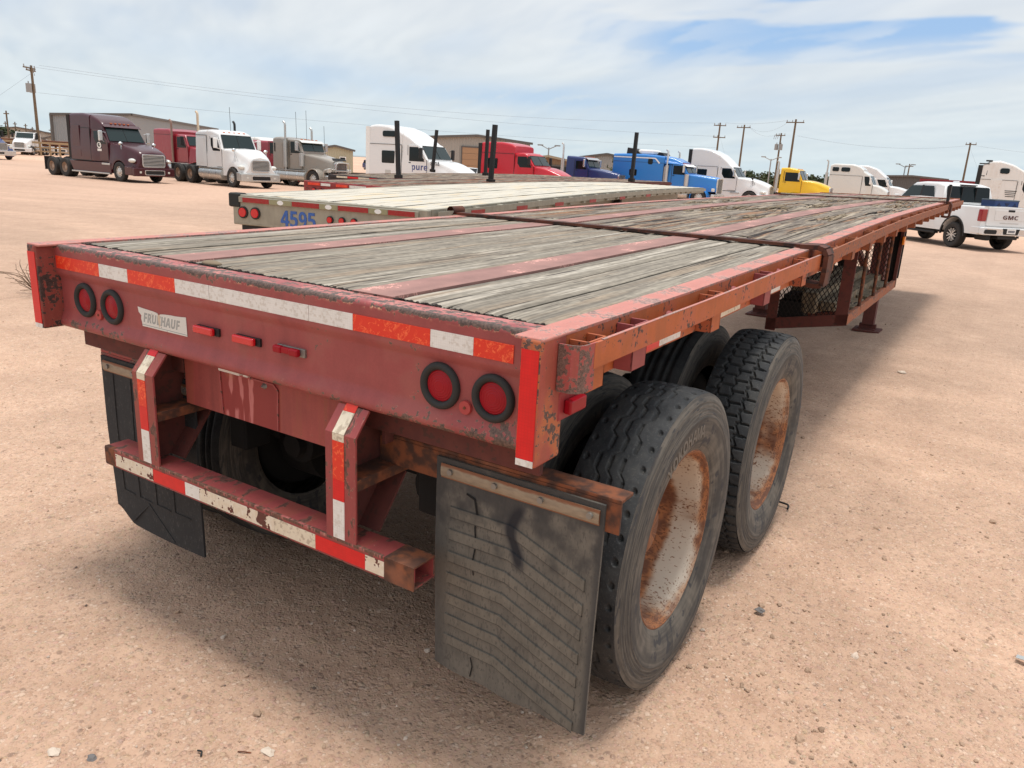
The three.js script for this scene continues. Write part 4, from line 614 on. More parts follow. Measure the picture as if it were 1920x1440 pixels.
// ---------------------------------------------------------------- lofts
function ring(s) { // half outline of a body section in (z, y), rounded at the top
  const { w, y0, y1 } = s, tw = s.tw ?? w, r = Math.min(s.r ?? 0.1, tw * 0.9, (y1 - y0) * 0.9), p = [[-w, y0], [-w, lerp(y0, y1 - r, 0.35)], [-lerp(w, tw, 0.7), lerp(y0, y1 - r, 0.7)], [-tw, y1 - r]];
  for (let i = 1; i < 5; i++) { const a = i / 4 * Math.PI / 2; p.push([-tw + r * (1 - Math.cos(a)), y1 - r + r * Math.sin(a)]); }
  p.push([0, y1 + (s.crown ?? 0.02)]); const m = p.slice(0, -1).reverse().map(([z, y]) => [-z, y]); return [...p, ...m];
}
function loft(secs, capA = true, capB = true) {
  const R = secs.map(ring), n = R[0].length, all = [];
  all.push(surf(n - 1, secs.length - 1, (u, v) => { const k = Math.round(v * (secs.length - 1)), i = Math.round(u * (n - 1)); return [secs[k].x, R[k][i][1], R[k][i][0]]; }));
  all.push(surf(1, secs.length - 1, (u, v) => { const k = Math.round(v * (secs.length - 1)), q = R[k][u ? 0 : n - 1]; return [secs[k].x, q[1], q[0]]; }));
  const cap = (k, f) => { const sh = new THREE.Shape(R[k].map(([z, y]) => new THREE.Vector2(z, y))), g = new THREE.ShapeGeometry(sh); const p = g.attributes.position; for (let i = 0; i < p.count; i++) p.setXYZ(i, secs[k].x, p.getY(i), p.getX(i)); if (f) flip(g); g.computeVertexNormals(); return g; };
  if (capA) all.push(cap(0, false)); if (capB) all.push(cap(secs.length - 1, true));
  return merge(all);
}
const interp = (t, x) => { if (x <= t[0][0]) return t[0][1]; for (let i = 1; i < t.length; i++) if (x <= t[i][0]) { const f = (x - t[i - 1][0]) / (t[i][0] - t[i - 1][0]); return lerp(t[i - 1][1], t[i][1], f); } return t[t.length - 1][1]; };
function shapeOn(poly, f) { const g = new THREE.ShapeGeometry(new THREE.Shape(poly.map((p) => new THREE.Vector2(...p)))); const p = g.attributes.position; for (let i = 0; i < p.count; i++) p.setXYZ(i, ...f(p.getX(i), p.getY(i))); g.computeVertexNormals(); return boxUV(g); }
const rrect = (x0, x1, y0, y1, r, n = 4) => { const p = []; for (const [cx, cy, a0] of [[x1 - r, y1 - r, 0], [x0 + r, y1 - r, 1], [x0 + r, y0 + r, 2], [x1 - r, y0 + r, 3]]) for (let i = 0; i <= n; i++) { const a = (a0 + i / n) * Math.PI / 2; p.push([cx + r * Math.cos(a), cy + r * Math.sin(a)]); } return p; };
const zy = (poly, x0, x1, b = 0, holes = []) => ext(poly, x0, x1, 'zy', b, holes);
const carPaint = (r, g, b, rough = 0.35) => pmat({ color: srgb(r * 0.97, g * 0.97, b * 0.97), roughness: rough, specularIntensity: 0.7, clearcoat: 0.55, clearcoatRoughness: 0.12 });
const dusty = (r, g, b, seed) => { const t = tex(256, 256, (i, j) => { const n = fbm(i / 20, j / 20, 4, 0, 0, seed), s = fbm(i / 12, j / 80, 3, 0, 0, seed + 3); return mix3([r, g, b], [176, 152, 128], 0.24 * sm(0.45, 0.8, 0.6 * n + 0.4 * s)); }); return pmat({ map: t, roughness: 0.38, clearcoat: 0.6, clearcoatRoughness: 0.2 }); };
const VM = { glass: pmat({ color: srgb(22, 30, 32), roughness: 0.08, specularIntensity: 0.6 }), screen: pmat({ color: srgb(34, 48, 48), roughness: 0.06, specularIntensity: 0.7 }), chrome: mat({ color: 0xd6d6d4, roughness: 0.2, metalness: 0.95 }), alu: mat({ color: 0xc4c4c0, roughness: 0.38, metalness: 0.75 }), tyre: mat({ color: srgb(52, 50, 48), roughness: 0.9 }), rimDust: mat({ color: srgb(168, 146, 128), roughness: 0.8 }), rimAlu: mat({ color: srgb(205, 202, 196), roughness: 0.4, metalness: 0.6 }), trim: mat({ color: srgb(24, 24, 25), roughness: 0.6 }), frame: mat({ color: srgb(38, 34, 32), roughness: 0.85 }), lamp: pmat({ color: srgb(214, 214, 206), roughness: 0.12, clearcoat: 1 }), amber: pmat({ color: srgb(214, 116, 60), roughness: 0.3 }), white: mat({ color: srgb(236, 236, 232), roughness: 0.5 }) };
const wheelG = (() => { // tyre and rim, axle along z, outer side at +z
  const spin = (pr, n) => { const g = prep(latheX(pr, n)); g.rotateY(-Math.PI / 2); g.computeVertexNormals(); return g; };
  const tyre = spin([[-0.13, 0.30], [-0.14, 0.40], [-0.135, 0.47], [-0.115, 0.51], [-0.05, 0.52], [-0.045, 0.508], [-0.035, 0.508], [-0.03, 0.52], [0.03, 0.52], [0.035, 0.508], [0.045, 0.508], [0.05, 0.52], [0.115, 0.51], [0.135, 0.47], [0.14, 0.40], [0.13, 0.30], [0.11, 0.285]], 32);
  const rimF = spin([[0.115, 0.31], [0.125, 0.30], [0.11, 0.285], [0.07, 0.28], [0.075, 0.25], [0.10, 0.20], [0.105, 0.13], [0.13, 0.12], [0.16, 0.09], [0.165, 0.0]], 32);
  const rimR = spin([[0.115, 0.31], [0.125, 0.30], [0.11, 0.285], [-0.02, 0.27], [-0.05, 0.22], [-0.055, 0.13], [0.02, 0.12], [0.05, 0.10], [0.055, 0.0]], 32);
  const holes = []; for (let i = 0; i < 10; i++) { const a = i / 10 * 6.283, g = new THREE.CylinderGeometry(0.026, 0.026, 0.02, 8); g.rotateX(Math.PI / 2); g.translate(0.225 * Math.cos(a), 0.225 * Math.sin(a), 0.088); holes.push(boxUV(g)); }
  return { tyre, rimF, rimR, holes: merge(holes) };
})();
function truckWheel(parent, x, z, front, rim, R = 0.52) {
  const w = new THREE.Group(); w.name = 'wheel'; w.position.set(x, R, z); if (z < 0) w.rotation.y = Math.PI; w.scale.setScalar(R / 0.52); parent.add(w);
  part('tyre', wheelG.tyre, VM.tyre, w); part('rim', front ? wheelG.rimF : wheelG.rimR, rim, w); if (front) part('hand_hole', wheelG.holes, VM.trim, w);
  if (!front) { const t = part('inner_tyre', wheelG.tyre, VM.tyre, w); t.position.z = -0.33; }
  return w;
}
// one tractor unit: x forward from the back of the cab, z to its right
function truck(o, label, name = 'semi_truck', category = 'semi truck') {
  const t = thing(name, label, category, [o.pos[0], groundY(o.pos[0], o.pos[1]), o.pos[1]], o.turn ?? 0, o.group);
  const hw = o.hw ?? 1.2, cw = o.cw ?? 1.12, zc = -hw, P = (n, g, m, l, par = t) => { const q = part(n, g, m, par, l); return q; };
  const root = new THREE.Group(); // all parts sit with the near side at z = 0
  const off = (g) => g, yb = o.yb ?? 1.0, { sl, wsT, wsB, yw, L } = o, paint = o.paint, rim = o.rim ?? VM.rimAlu, A = o.A;
  t.position.z += 0; const body = [];
  const roofAt = (x) => interp(o.roof, x);
  if (sl > 0) {
    const n = o.aero ? 9 : 5, secs = []; for (let i = 0; i <= n; i++) { const x = sl * i / n; secs.push({ x, w: hw, tw: hw - (o.aero ? 0.05 : 0.02), y0: yb, y1: roofAt(x) - (i === 0 ? 0.03 : 0), r: o.r ?? 0.16 }); }
    P('sleeper', loft(secs), o.paint2 ?? paint);
  }
  { const secs = [], cy = (x) => (o.cabRoof ? interp(o.cabRoof, x) : roofAt(x)), n = 7; for (let i = 0; i <= n; i++) { const x = lerp(Math.max(0, sl - 0.01), wsT, i / n), k = o.aero ? lerp(hw, cw, sm(0, 1, i / n)) : cw; secs.push({ x, w: k, tw: k - 0.08, y0: yb, y1: cy(x), r: o.cr ?? 0.16 }); } secs.push({ x: lerp(wsT, wsB, 0.5), w: cw, tw: cw - 0.05, y0: yb, y1: lerp(cy(wsT), yw, 0.5), r: 0.14 }, { x: wsB, w: cw, tw: cw - 0.01, y0: yb, y1: yw, r: 0.08 }); P('cab', loft(secs), paint);
    // windscreen on the slope
    const yt = cy(wsT), ws = surf(14, 6, (u, v) => { const q = lerp(0.14, 0.93, v), zz = (u - 0.5) * 2 * (cw - 0.17 + 0.05 * v); return [lerp(wsT, wsB, q) + 0.03 + 0.015 * Math.cos((u - 0.5) * 3), lerp(yt, yw, q) + 0.028 - 0.02 * Math.abs(u - 0.5), zz]; });
    P('windscreen', ws, VM.screen); P('windscreen_frame', [tube([0, 0.25, 0.5, 0.75, 1].map((u) => { const zz = (u - 0.5) * 2 * (cw - 0.17); return [lerp(wsT, wsB, 0.14) + 0.035, lerp(yt, yw, 0.14) + 0.028, zz]; }), 0.018, 12), rod([lerp(wsT, wsB, 0.14) + 0.05, lerp(yt, yw, 0.14) + 0.025, 0], [lerp(wsT, wsB, 0.93) + 0.05, lerp(yt, yw, 0.93) + 0.03, 0], 0.014, 6)], VM.trim);
  }
  // doors, side windows
  const d0 = o.door?.[0] ?? wsT - 0.78, d1 = o.door?.[1] ?? wsB - 0.04, wy0 = o.win?.[0] ?? yw - 0.1, wy1 = o.win?.[1] ?? (o.cabRoof ? interp(o.cabRoof, wsT) : o.winTop ?? 2.72) - 0.13;
  for (const s of [1, -1]) {
    const zs = (g) => (s > 0 ? g : mirrorZ(g)), sl2 = (wsB - wsT) / (yw - (wy1 + 0.2)), fx = (y) => Math.min(d1 - 0.06, wsT + (y - wy1) * sl2 * 0.8 - 0.02);
    const dg = ext([[d0, yb + 0.06], [d1, yb + 0.06], [d1, yw], [fx(wy1 + 0.08) + 0.05, wy1 + 0.08], [d0, wy1 + 0.08]], cw - 0.03, cw + 0.008, 'xy', 0.006);
    const dm = P('door', zs(dg), paint); P('door_gap', zs(merge([bx(d0 - 0.035, d0 - 0.005, yb + 0.06, wy1 + 0.08, cw - 0.02, cw + 0.003), bx(d0, d1, yb + 0.03, yb + 0.055, cw - 0.02, cw + 0.003), bx(d1 + 0.005, d1 + 0.03, yb + 0.06, yw, cw - 0.02, cw + 0.003)])), VM.trim); P('handle', zs(bx(d0 + 0.06, d0 + 0.2, yw - 0.2, yw - 0.15, cw + 0.008, cw + 0.03, 0.008)), VM.trim, null, dm);
    P('side_window', zs(ext([[d0 + 0.08, wy0], [d1 - 0.12, wy0], [fx(wy1), wy1], [d0 + 0.08, wy1]], cw - 0.02, cw + 0.014, 'xy', 0.004)), VM.glass);
    const mz = cw + 0.26, mx = d1 - 0.18; P('mirror', zs(merge([bx(mx - 0.07, mx + 0.06, o.my?.[0] ?? yw + 0.05, o.my?.[1] ?? yw + 0.6, mz - 0.11, mz + 0.11, 0.04), rod([mx, yw + 0.02, cw], [mx, yw + 0.08, mz], 0.022), rod([mx, yw + 0.5, cw - 0.04], [mx, yw + 0.56, mz], 0.018)])), o.mirror ?? VM.chrome);
    for (const [a, b, c, d, r] of o.sideWin ?? []) P('sleeper_window', zs(ext(rrect(a, b, c, d, r ?? 0.06), hw - 0.05, hw + 0.006, 'xy', 0.003)), VM.glass);
    for (const [a, b, c, d] of o.hatch ?? []) P('locker_door', zs(ext(rrect(a, b, c, d, 0.05), hw - 0.03, hw + 0.007, 'xy', 0.005)), o.paint2 ?? paint);
  }
  // bonnet
  const hb = o.hood, secs = [], Rw = 0.62; const nH = 16;
  for (let i = 0; i <= nH; i++) { const q = i / nH, x = lerp(wsB - 0.03, L, q), arch = o.aero && Math.abs(x - A) < Rw ? 0.5 + Math.sqrt(Rw * Rw - (x - A) ** 2) : 0; secs.push({ x, w: lerp(hb.w0, hb.w1, q ** (hb.pow ?? 1.6)), tw: lerp(hb.w0 - 0.06, hb.w1 * (hb.tin ?? 0.85), q ** 1.3), y0: Math.max(hb.b ?? 0.95, arch), y1: lerp(hb.y0, hb.y1, q ** 1.5) + (hb.bulge ?? 0) * Math.sin(q * 3.14) - (q > 0.97 ? 0.03 : 0), r: lerp(0.12, hb.r ?? 0.26, q), crown: 0.04 }); }
  secs.push({ ...secs[nH], x: L + 0.05, w: secs[nH].w * 0.93, tw: secs[nH].tw * 0.9, y1: secs[nH].y1 - 0.06 }); P('bonnet', loft(secs, false, true), paint);
  // grille
  const gw = hb.gw ?? 0.5, gy0 = hb.g0 ?? 0.85, gy1 = hb.y1 - (hb.gd ?? 0.1), gx = L + 0.05, gl = new THREE.Group(); gl.name = 'grille'; t.add(gl);
  P('grille_backing', bx(gx - 0.03, gx + 0.02, gy0, gy1, -gw, gw, 0.01), VM.trim, null, gl); P('grille_frame', zy(rrect(-gw - 0.06, gw + 0.06, gy0 - 0.05, gy1 + 0.05, 0.12), gx - 0.03, gx + 0.06, 0.012, [rrect(-gw, gw, gy0, gy1, 0.06)]), o.gf ?? VM.chrome, null, gl);
  const sn = hb.slats ?? 7; for (let i = 0; i < sn; i++) { if (hb.vert) { const z = lerp(-gw, gw, (i + 0.5) / sn); P('grille_bar', bx(gx + 0.02, gx + 0.045, gy0, gy1, z - 0.012, z + 0.012), VM.alu, null, gl); } else { const y = lerp(gy0, gy1, (i + 0.5) / sn), hh = (gy1 - gy0) / sn * 0.24; P('grille_bar', bx(gx + 0.02, gx + 0.05, y - hh, y + hh, -gw, gw, 0.008), o.gs ?? VM.alu, null, gl); } }
  // lamps, bumper
  for (const s of [1, -1]) {
    if (o.aero) { const g = new THREE.SphereGeometry(0.2, 14, 10); g.scale(1.25, 0.62, 0.8); g.translate(L - 0.26, hb.lamp ?? 1.02, s * (hb.w1 + 0.02)); P('headlamp', [boxUV(g)], VM.lamp); }
    else { P('headlamp', s > 0 ? bx(L - 0.18, L + 0.02, 0.98, 1.2, 0.72, 1.0, 0.05) : bx(L - 0.18, L + 0.02, 0.98, 1.2, -1.0, -0.72, 0.05), VM.lamp); }
    if (!o.aero) { const pts = [], a0 = -0.35, a1 = 3.3; for (let i = 0; i <= 16; i++) { const a = lerp(a0, a1, i / 16); pts.push([A + 0.66 * Math.cos(a), 0.5 + 0.66 * Math.sin(a)]); } for (let i = 16; i >= 0; i--) { const a = lerp(a0, a1, i / 16); pts.push([A + 0.60 * Math.cos(a), 0.5 + 0.60 * Math.sin(a)]); } const g = ext(pts, hb.w1 * 0.75, 1.2, 'xy', 0.02); P('fender', s > 0 ? g : mirrorZ(g), o.fender ?? paint); }
    else P('wheel_well', s > 0 ? bx(A - 0.6, A + 0.58, 0.55, 1.1, 0.5, 0.62) : bx(A - 0.6, A + 0.58, 0.55, 1.1, -0.62, -0.5), VM.trim);
  }
  const bm = o.bumper ?? (o.aero ? paint : VM.chrome), bw = 1.2; P('bumper', [zy(rrect(-bw, bw, 0.36, 0.80, 0.06), L - 0.10, L + 0.14, 0.04), ...(o.aero ? [bx(A + 0.56, L - 0.08, 0.38, 0.85, 0.95, 1.19, 0.05), bx(A + 0.56, L - 0.08, 0.38, 0.85, -1.19, -0.95, 0.05)] : [])], bm);
  if (o.aero) { P('lower_grille', bx(L + 0.12, L + 0.15, 0.46, 0.66, -0.55, 0.55, 0.01), VM.trim); P('lower_grille_frame', zy(rrect(-0.6, 0.6, 0.43, 0.69, 0.06), L + 0.11, L + 0.16, 0.01, [rrect(-0.55, 0.55, 0.46, 0.66, 0.04)]), o.gf ?? VM.chrome); for (const s of [1, -1]) P('fog_lamp', bx(L + 0.11, L + 0.15, 0.52, 0.62, s > 0 ? 0.78 : -0.9, s > 0 ? 0.9 : -0.78, 0.01), VM.lamp); }
  else P('number_plate', bx(L + 0.14, L + 0.15, 0.5, 0.66, -0.2, 0.2), VM.trim);
  // chassis, tanks or skirts
  P('chassis', [bx(o.tail ?? -3.1, L - 0.3, 0.75, 0.98, 0.36, 0.44), bx(o.tail ?? -3.1, L - 0.3, 0.75, 0.98, -0.44, -0.36), bx(-1.9, -1.2, 0.98, 1.1, -0.4, 0.4, 0.02), bx(0, A - 0.6, 0.55, 0.98, -0.9, 0.9), ext([[-1.0, 1.1], [-1.95, 1.1], [-2.3, 1.02], [-2.3, 0.98], [-1.0, 1.04]], -0.42, 0.42, 'xy')], VM.frame);
  if (o.skirt) { for (const s of [1, -1]) { const f = (g) => (s > 0 ? g : mirrorZ(g)); P('side_skirt', f(ext([[-0.35, 0.95], [A - 0.72, 0.95], [A - 0.72, 0.4], [0.0, 0.4]], 1.0, 1.16, 'xy', 0.03)), paint); P('step', f(merge([bx(-0.1, A - 0.8, 0.33, 0.41, 1.05, 1.22, 0.015), bx(A - 1.5, A - 0.75, 0.83, 0.93, 1.1, 1.2, 0.01)])), VM.alu); } }
  else { for (const s of [1, -1]) { const a = o.tank?.[0] ?? 0.25, b = o.tank?.[1] ?? A - 0.8, z = s * 0.92, g = rod([a, 0.66, z], [b, 0.66, z], 0.33, 24); P('fuel_tank', [g, rod([a - 0.03, 0.66, z], [a, 0.66, z], 0.29, 24), rod([b, 0.66, z], [b + 0.03, 0.66, z], 0.29, 24)], VM.alu); for (const q of [0.2, 0.5, 0.8]) P('tank_strap', rod([lerp(a, b, q) - 0.04, 0.66, z], [lerp(a, b, q) + 0.04, 0.66, z], 0.338, 24), VM.chrome); P('step', s > 0 ? bx(a, b, 0.95, 0.99, 0.85, 1.18, 0.01) : bx(a, b, 0.95, 0.99, -1.18, -0.85, 0.01), VM.alu); } P('battery_box', [bx(-0.55, 0.1, 0.55, 0.98, 0.55, 1.05, 0.02), bx(-0.55, 0.1, 0.55, 0.98, -1.05, -0.55, 0.02)], VM.frame); }
  for (const s of [1, -1]) { truckWheel(t, A, s * 1.03, true, rim); for (const x of o.rear ?? [-0.85, -2.2]) truckWheel(t, x, s * 1.08, false, o.rimR ?? rim); const x1 = Math.min(...(o.rear ?? [-2.2])) - 0.68; P('mud_flap', s > 0 ? bx(x1 - 0.01, x1 + 0.01, 0.3, 1.05, 0.66, 1.24) : bx(x1 - 0.01, x1 + 0.01, 0.3, 1.05, -1.24, -0.66), VM.frame); }
  // stacks, lamps on the roof, air cleaners, visor, edge fairings
  for (const [x, z, y1, m, fat] of o.stacks ?? []) { const st = [rod([x, 0.9, z], [x, y1 - 0.35, z], 0.068, 14), tube([[x, y1 - 0.4, z], [x, y1 - 0.15, z], [x - 0.03, y1 - 0.04, z], [x - 0.14, y1 + 0.05, z]], 0.068, 14, 12)]; P('exhaust_stack', st, m ?? VM.chrome); if (fat) P('muffler', rod([x, 1.15, z], [x, fat, z], 0.135, 20), VM.alu); }
  if (o.roofLamps) for (const z of [-0.62, -0.3, 0, 0.3, 0.62]) { const x = wsT - 0.1, y = (o.cabRoof ? interp(o.cabRoof, x) : roofAt(x)); P('roof_lamp', bx(x - 0.06, x + 0.05, y - 0.01, y + 0.05, z - 0.06, z + 0.06, 0.02), VM.amber); }
  if (o.visor) { const y = (o.cabRoof ? interp(o.cabRoof, wsT) : roofAt(wsT)); P('sun_visor', bar([wsT + 0.03, y - 0.02, 0], [wsT + 0.28, y - 0.16, 0], cw * 1.9, 0.02), o.visor); }
  for (const s of o.cleaner ? [1, -1] : []) { P('air_cleaner', rod([wsB - 0.05, 1.25, s * 1.0], [wsB - 0.05, 2.0, s * 1.0], 0.17, 18), VM.alu); P('cleaner_cap', [rod([wsB - 0.05, 2.0, s * 1.0], [wsB - 0.05, 2.05, s * 1.0], 0.19, 18)], VM.chrome); }
  if (o.edge) for (const z of [hw - 0.06, -hw + 0.02]) P('edge_fairing', bx(-0.28, 0.0, yb + 0.1, roofAt(0) - 0.1, z, z + 0.04), o.edge);
  if (sl > 1) for (const s of [1, -1]) { const f = (g) => (s > 0 ? g : mirrorZ(g)); P('panel_seam', f(merge([bx(sl - 0.02, sl + 0.01, yb + 0.05, Math.min(2.7, roofAt(sl)), hw - 0.02, hw + 0.003), bx(0.03, sl - 0.03, 2.72, 2.74, hw - 0.04, hw - 0.008), bx(0.02, sl - 0.02, yb - 0.02, yb + 0.02, hw - 0.03, hw + 0.005)])), VM.trim); }
  if (o.hoodMirror) for (const s of [1, -1]) { const g = new THREE.SphereGeometry(0.12, 12, 8); g.scale(0.7, 0.8, 1); g.translate(A + 0.05, 2.0, s * 0.98); P('hood_mirror', [boxUV(g), rod([A + 0.05, 2.0, s * 0.98], [A + 0.2, 1.25, s * 1.0], 0.014), rod([A + 0.05, 2.0, s * 0.98], [A + 0.4, 1.3, s * 0.9], 0.01)], o.hoodMirror); }
  for (const [x, y, z, h] of o.aerials ?? []) P('aerial', rod([x, y, z], [x - 0.05, y + h, z], 0.012, 5), VM.trim);
  return t;
}
const decal = (parent, name, w, h, at, draw, px = 256) => { const g = new THREE.PlaneGeometry(w, h); g.translate(...at); const c = canvasTex(px, Math.round(px * h / w), draw); return part(name, g, mat({ map: c, roughness: 0.5, transparent: true }), parent); };
const COL = { maroon: pmat({ color: srgb(66, 16, 26), roughness: 0.35, clearcoat: 0.5, clearcoatRoughness: 0.15, specularIntensity: 0.6 }), red: carPaint(196, 22, 42), dred: dusty(150, 24, 40, 203), white: carPaint(232, 232, 230), white2: dusty(226, 224, 218, 204), beige: dusty(150, 142, 132, 205), navy: carPaint(34, 50, 106), blue: carPaint(44, 128, 206), yellow: carPaint(238, 190, 24), cream: carPaint(222, 222, 216) };
const HALF = 1.25; // a position names the near side's back corner
const at2 = (x, z, turn = 0) => [x - HALF * Math.sin(turn), z - HALF * Math.cos(turn)];
const T_mar = truck({ pos: at2(-43.8, -23.8), aero: true, L: 5.75, A: 4.4, sl: 1.95, wsT: 2.95, wsB: 3.55, yw: 2.02, roof: [[0, 3.5], [1.2, 3.52], [2.0, 3.42], [2.6, 3.2], [2.95, 2.98]], cw: 1.14, hood: { w0: 1.14, w1: 1.02, y0: 2.0, y1: 1.62, b: 0.55, bulge: 0.05, gw: 0.62, g0: 0.88, gd: 0.16, slats: 8, pow: 2, tin: 0.8, lamp: 1.15 }, paint: COL.maroon, skirt: true, rimR: VM.rimDust, mirror: VM.chrome, hatch: [[0.2, 0.95, 1.75, 2.85], [0.6, 1.0, 1.2, 1.55]], hoodMirror: VM.chrome, edge: VM.frame, visor: COL.maroon, bumper: COL.maroon }, 'dark maroon sleeper tractor with chrome grille parked by the utility pole');
decal(T_mar, 'door_emblem', 0.5, 0.55, [2.75, 1.78, 1.165], (c, w, h) => { c.clearRect(0, 0, w, h); c.fillStyle = '#e8e6e0'; c.beginPath(); c.ellipse(w * .48, h * .38, w * .4, h * .3, 0, 0, 7); c.fill(); c.fillRect(w * .1, h * .72, w * .8, h * .22); c.fillStyle = '#33403a'; c.beginPath(); c.ellipse(w * .45, h * .36, w * .24, h * .18, 0.3, 0, 7); c.fill(); c.fillStyle = '#e8e6e0'; c.beginPath(); c.arc(w * .55, h * .33, w * .08, 0, 7); c.fill(); });
for (const z of [-0.5, -0.25, 0.0, 0.25, 0.5]) part('roof_lamp', bx(2.86, 2.98, 3.0, 3.05, z - 0.05, z + 0.05, 0.01), VM.amber, T_mar);
truck({ pos: at2(-47.2, -31.2), aero: false, L: 5.2, A: 4.3, sl: 1.9, wsT: 2.95, wsB: 3.35, yw: 2.05, roof: [[0, 3.1], [1.6, 3.1], [1.9, 2.95], [2.95, 2.85]], cabRoof: [[1.9, 2.8], [2.95, 2.74]], cw: 1.0, hw: 1.15, hood: { w0: 0.98, w1: 0.6, y0: 2.02, y1: 1.72 }, paint: COL.dred, stacks: [[1.95, 1.15, 3.6, mat({ color: srgb(150, 122, 108), roughness: 0.6 })]], hatch: [[0.5, 1.0, 1.15, 1.75]], mirror: VM.trim, cleaner: false }, 'crimson red sleeper tractor half hidden between the maroon and white tractors');
const T_mack = truck({ pos: at2(-38.66, -28.14, -0.147), turn: -0.147, aero: true, L: 4.75, A: 3.75, sl: 1.25, wsT: 2.3, wsB: 2.75, yw: 2.0, roof: [[0, 2.95], [0.3, 3.0], [1.6, 3.05], [2.35, 2.86]], cw: 1.1, hw: 1.18, hood: { w0: 1.08, w1: 0.98, y0: 2.02, y1: 1.7, b: 0.6, bulge: 0.12, gw: 0.5, g0: 0.95, gd: 0.22, slats: 8, pow: 2, tin: 0.72, lamp: 1.12, r: 0.4 }, paint: COL.white, bumper: VM.alu, rear: [-0.8, -2.25], tank: [0.3, 2.75], mirror: VM.white, hoodMirror: VM.chrome, roofLamps: true, stacks: [[0.15, 1.05, 3.95, mat({ color: srgb(206, 186, 160), roughness: 0.6 })], [0.4, -1.1, 3.55, VM.trim]], hatch: [[0.3, 0.95, 1.2, 2.6]], aerials: [[2.2, 3.0, 0.2, 1.3]], rimR: VM.rimDust }, 'white tractor with short sleeper and polished tank, facing right');
truck({ pos: at2(-41.5, -34.2), aero: false, L: 5.0, A: 4.1, sl: 0, wsT: 2.6, wsB: 3.0, yw: 2.0, roof: [[0, 2.7], [2.6, 2.7]], cw: 1.0, hood: { w0: 0.98, w1: 0.6, y0: 1.98, y1: 1.66 }, paint: COL.dred, mirror: VM.trim }, 'red tractor whose bonnet shows between the white and the tan tractors');
truck({ pos: at2(-49.8, -40.6), aero: true, L: 4.9, A: 3.9, sl: 1.2, wsT: 2.3, wsB: 2.95, yw: 2.0, roof: [[0, 3.0], [1.4, 3.05], [2.3, 2.8]], cw: 1.1, hood: { w0: 1.1, w1: 0.95, y0: 1.98, y1: 1.6, b: 0.6, lamp: 1.05 }, paint: COL.white2, mirror: VM.trim, skirt: true }, 'white tractor seen in the gap left of the tan tractor');
truck({ pos: at2(-38.9, -34.0), aero: false, L: 4.75, A: 3.55, sl: 1.0, wsT: 2.15, wsB: 2.5, yw: 2.12, roof: [[0, 2.95], [0.6, 2.98], [1.0, 2.93], [2.15, 2.9]], cabRoof: [[0.9, 2.92], [2.15, 2.84]], cw: 1.0, hw: 1.14, hood: { w0: 0.95, w1: 0.58, y0: 2.0, y1: 1.66, pow: 1, gw: 0.46, vert: true, slats: 9, bulge: 0.02 }, paint: COL.beige, fender: COL.beige, tank: [-0.2, 2.85], stacks: [[1.12, 1.12, 3.85, VM.alu, 2.75], [1.12, -1.12, 3.6, VM.alu, 2.6]], cleaner: true, roofLamps: true, visor: COL.cream, mirror: VM.alu, hatch: [[0.2, 0.85, 1.15, 2.65]], aerials: [[1.9, 2.9, 0.9, 1.6], [1.0, 2.9, -0.8, 1.8], [2.2, 2.4, -1.2, 1.4]] }, 'tan conventional tractor with tall exhaust stacks and grille guard');
{ const k = scene.children[scene.children.length - 1]; part('grille_guard', [tube([[4.95, 0.5, -0.6], [5.0, 1.1, -0.6], [5.0, 1.55, -0.5], [5.0, 1.55, 0.5], [5.0, 1.1, 0.6], [4.95, 0.5, 0.6]], 0.035, 40), rod([5.0, 1.1, -0.6], [5.0, 1.1, 0.6], 0.03), rod([5.0, 0.8, -0.6], [5.0, 0.8, 0.6], 0.03), tube([[4.95, 1.15, 0.6], [4.85, 1.2, 1.0], [4.6, 1.1, 1.2], [4.5, 0.7, 1.2]], 0.035, 20)], VM.alu, k); part('bug_shield', bar([4.72, 1.7, 0], [4.62, 1.84, 0], 1.15, 0.02, [1, 0.6, 0]), VM.trim, k); }
const T_pure = truck({ pos: at2(-28.6, -31.8), aero: true, L: 6.0, A: 4.75, sl: 2.3, wsT: 3.4, wsB: 4.0, yw: 2.02, roof: [[0, 3.72], [0.6, 3.75], [1.3, 3.7], [2.0, 3.5], [2.7, 3.18], [3.2, 2.86], [3.35, 2.8]], cw: 1.14, hood: { w0: 1.12, w1: 1.0, y0: 2.0, y1: 1.5, b: 0.55, bulge: 0.06, gw: 0.55, pow: 2.2, tin: 0.75, r: 0.34 }, paint: COL.white, skirt: true, mirror: VM.trim, sideWin: [[0.95, 1.95, 3.12, 3.42, 0.1], [0.9, 1.8, 1.75, 2.4, 0.06]], edge: VM.white, door: [2.7, 3.95], winTop: 2.78 }, 'white high roofed sleeper tractor lettered pure on its door');
part('door_lettering', (() => { const g = letters('pure', 0.42, 0.006); g.scale(0.85, 0.75, 1); g.translate(3.5, 1.55, 1.152); return g; })(), mat({ color: srgb(74, 84, 132), roughness: 0.5 }), T_pure, 'blue lettering pure');
part('number_lettering', (() => { const g = letters('8018', 0.2, 0.006); g.translate(4.5, 1.86, 1.12); return g; })(), VM.trim, T_pure, 'black number 8018');
part('vent', [bx(1.15, 1.55, 1.05, 1.4, 1.19, 1.206, 0.01)], VM.alu, T_pure);
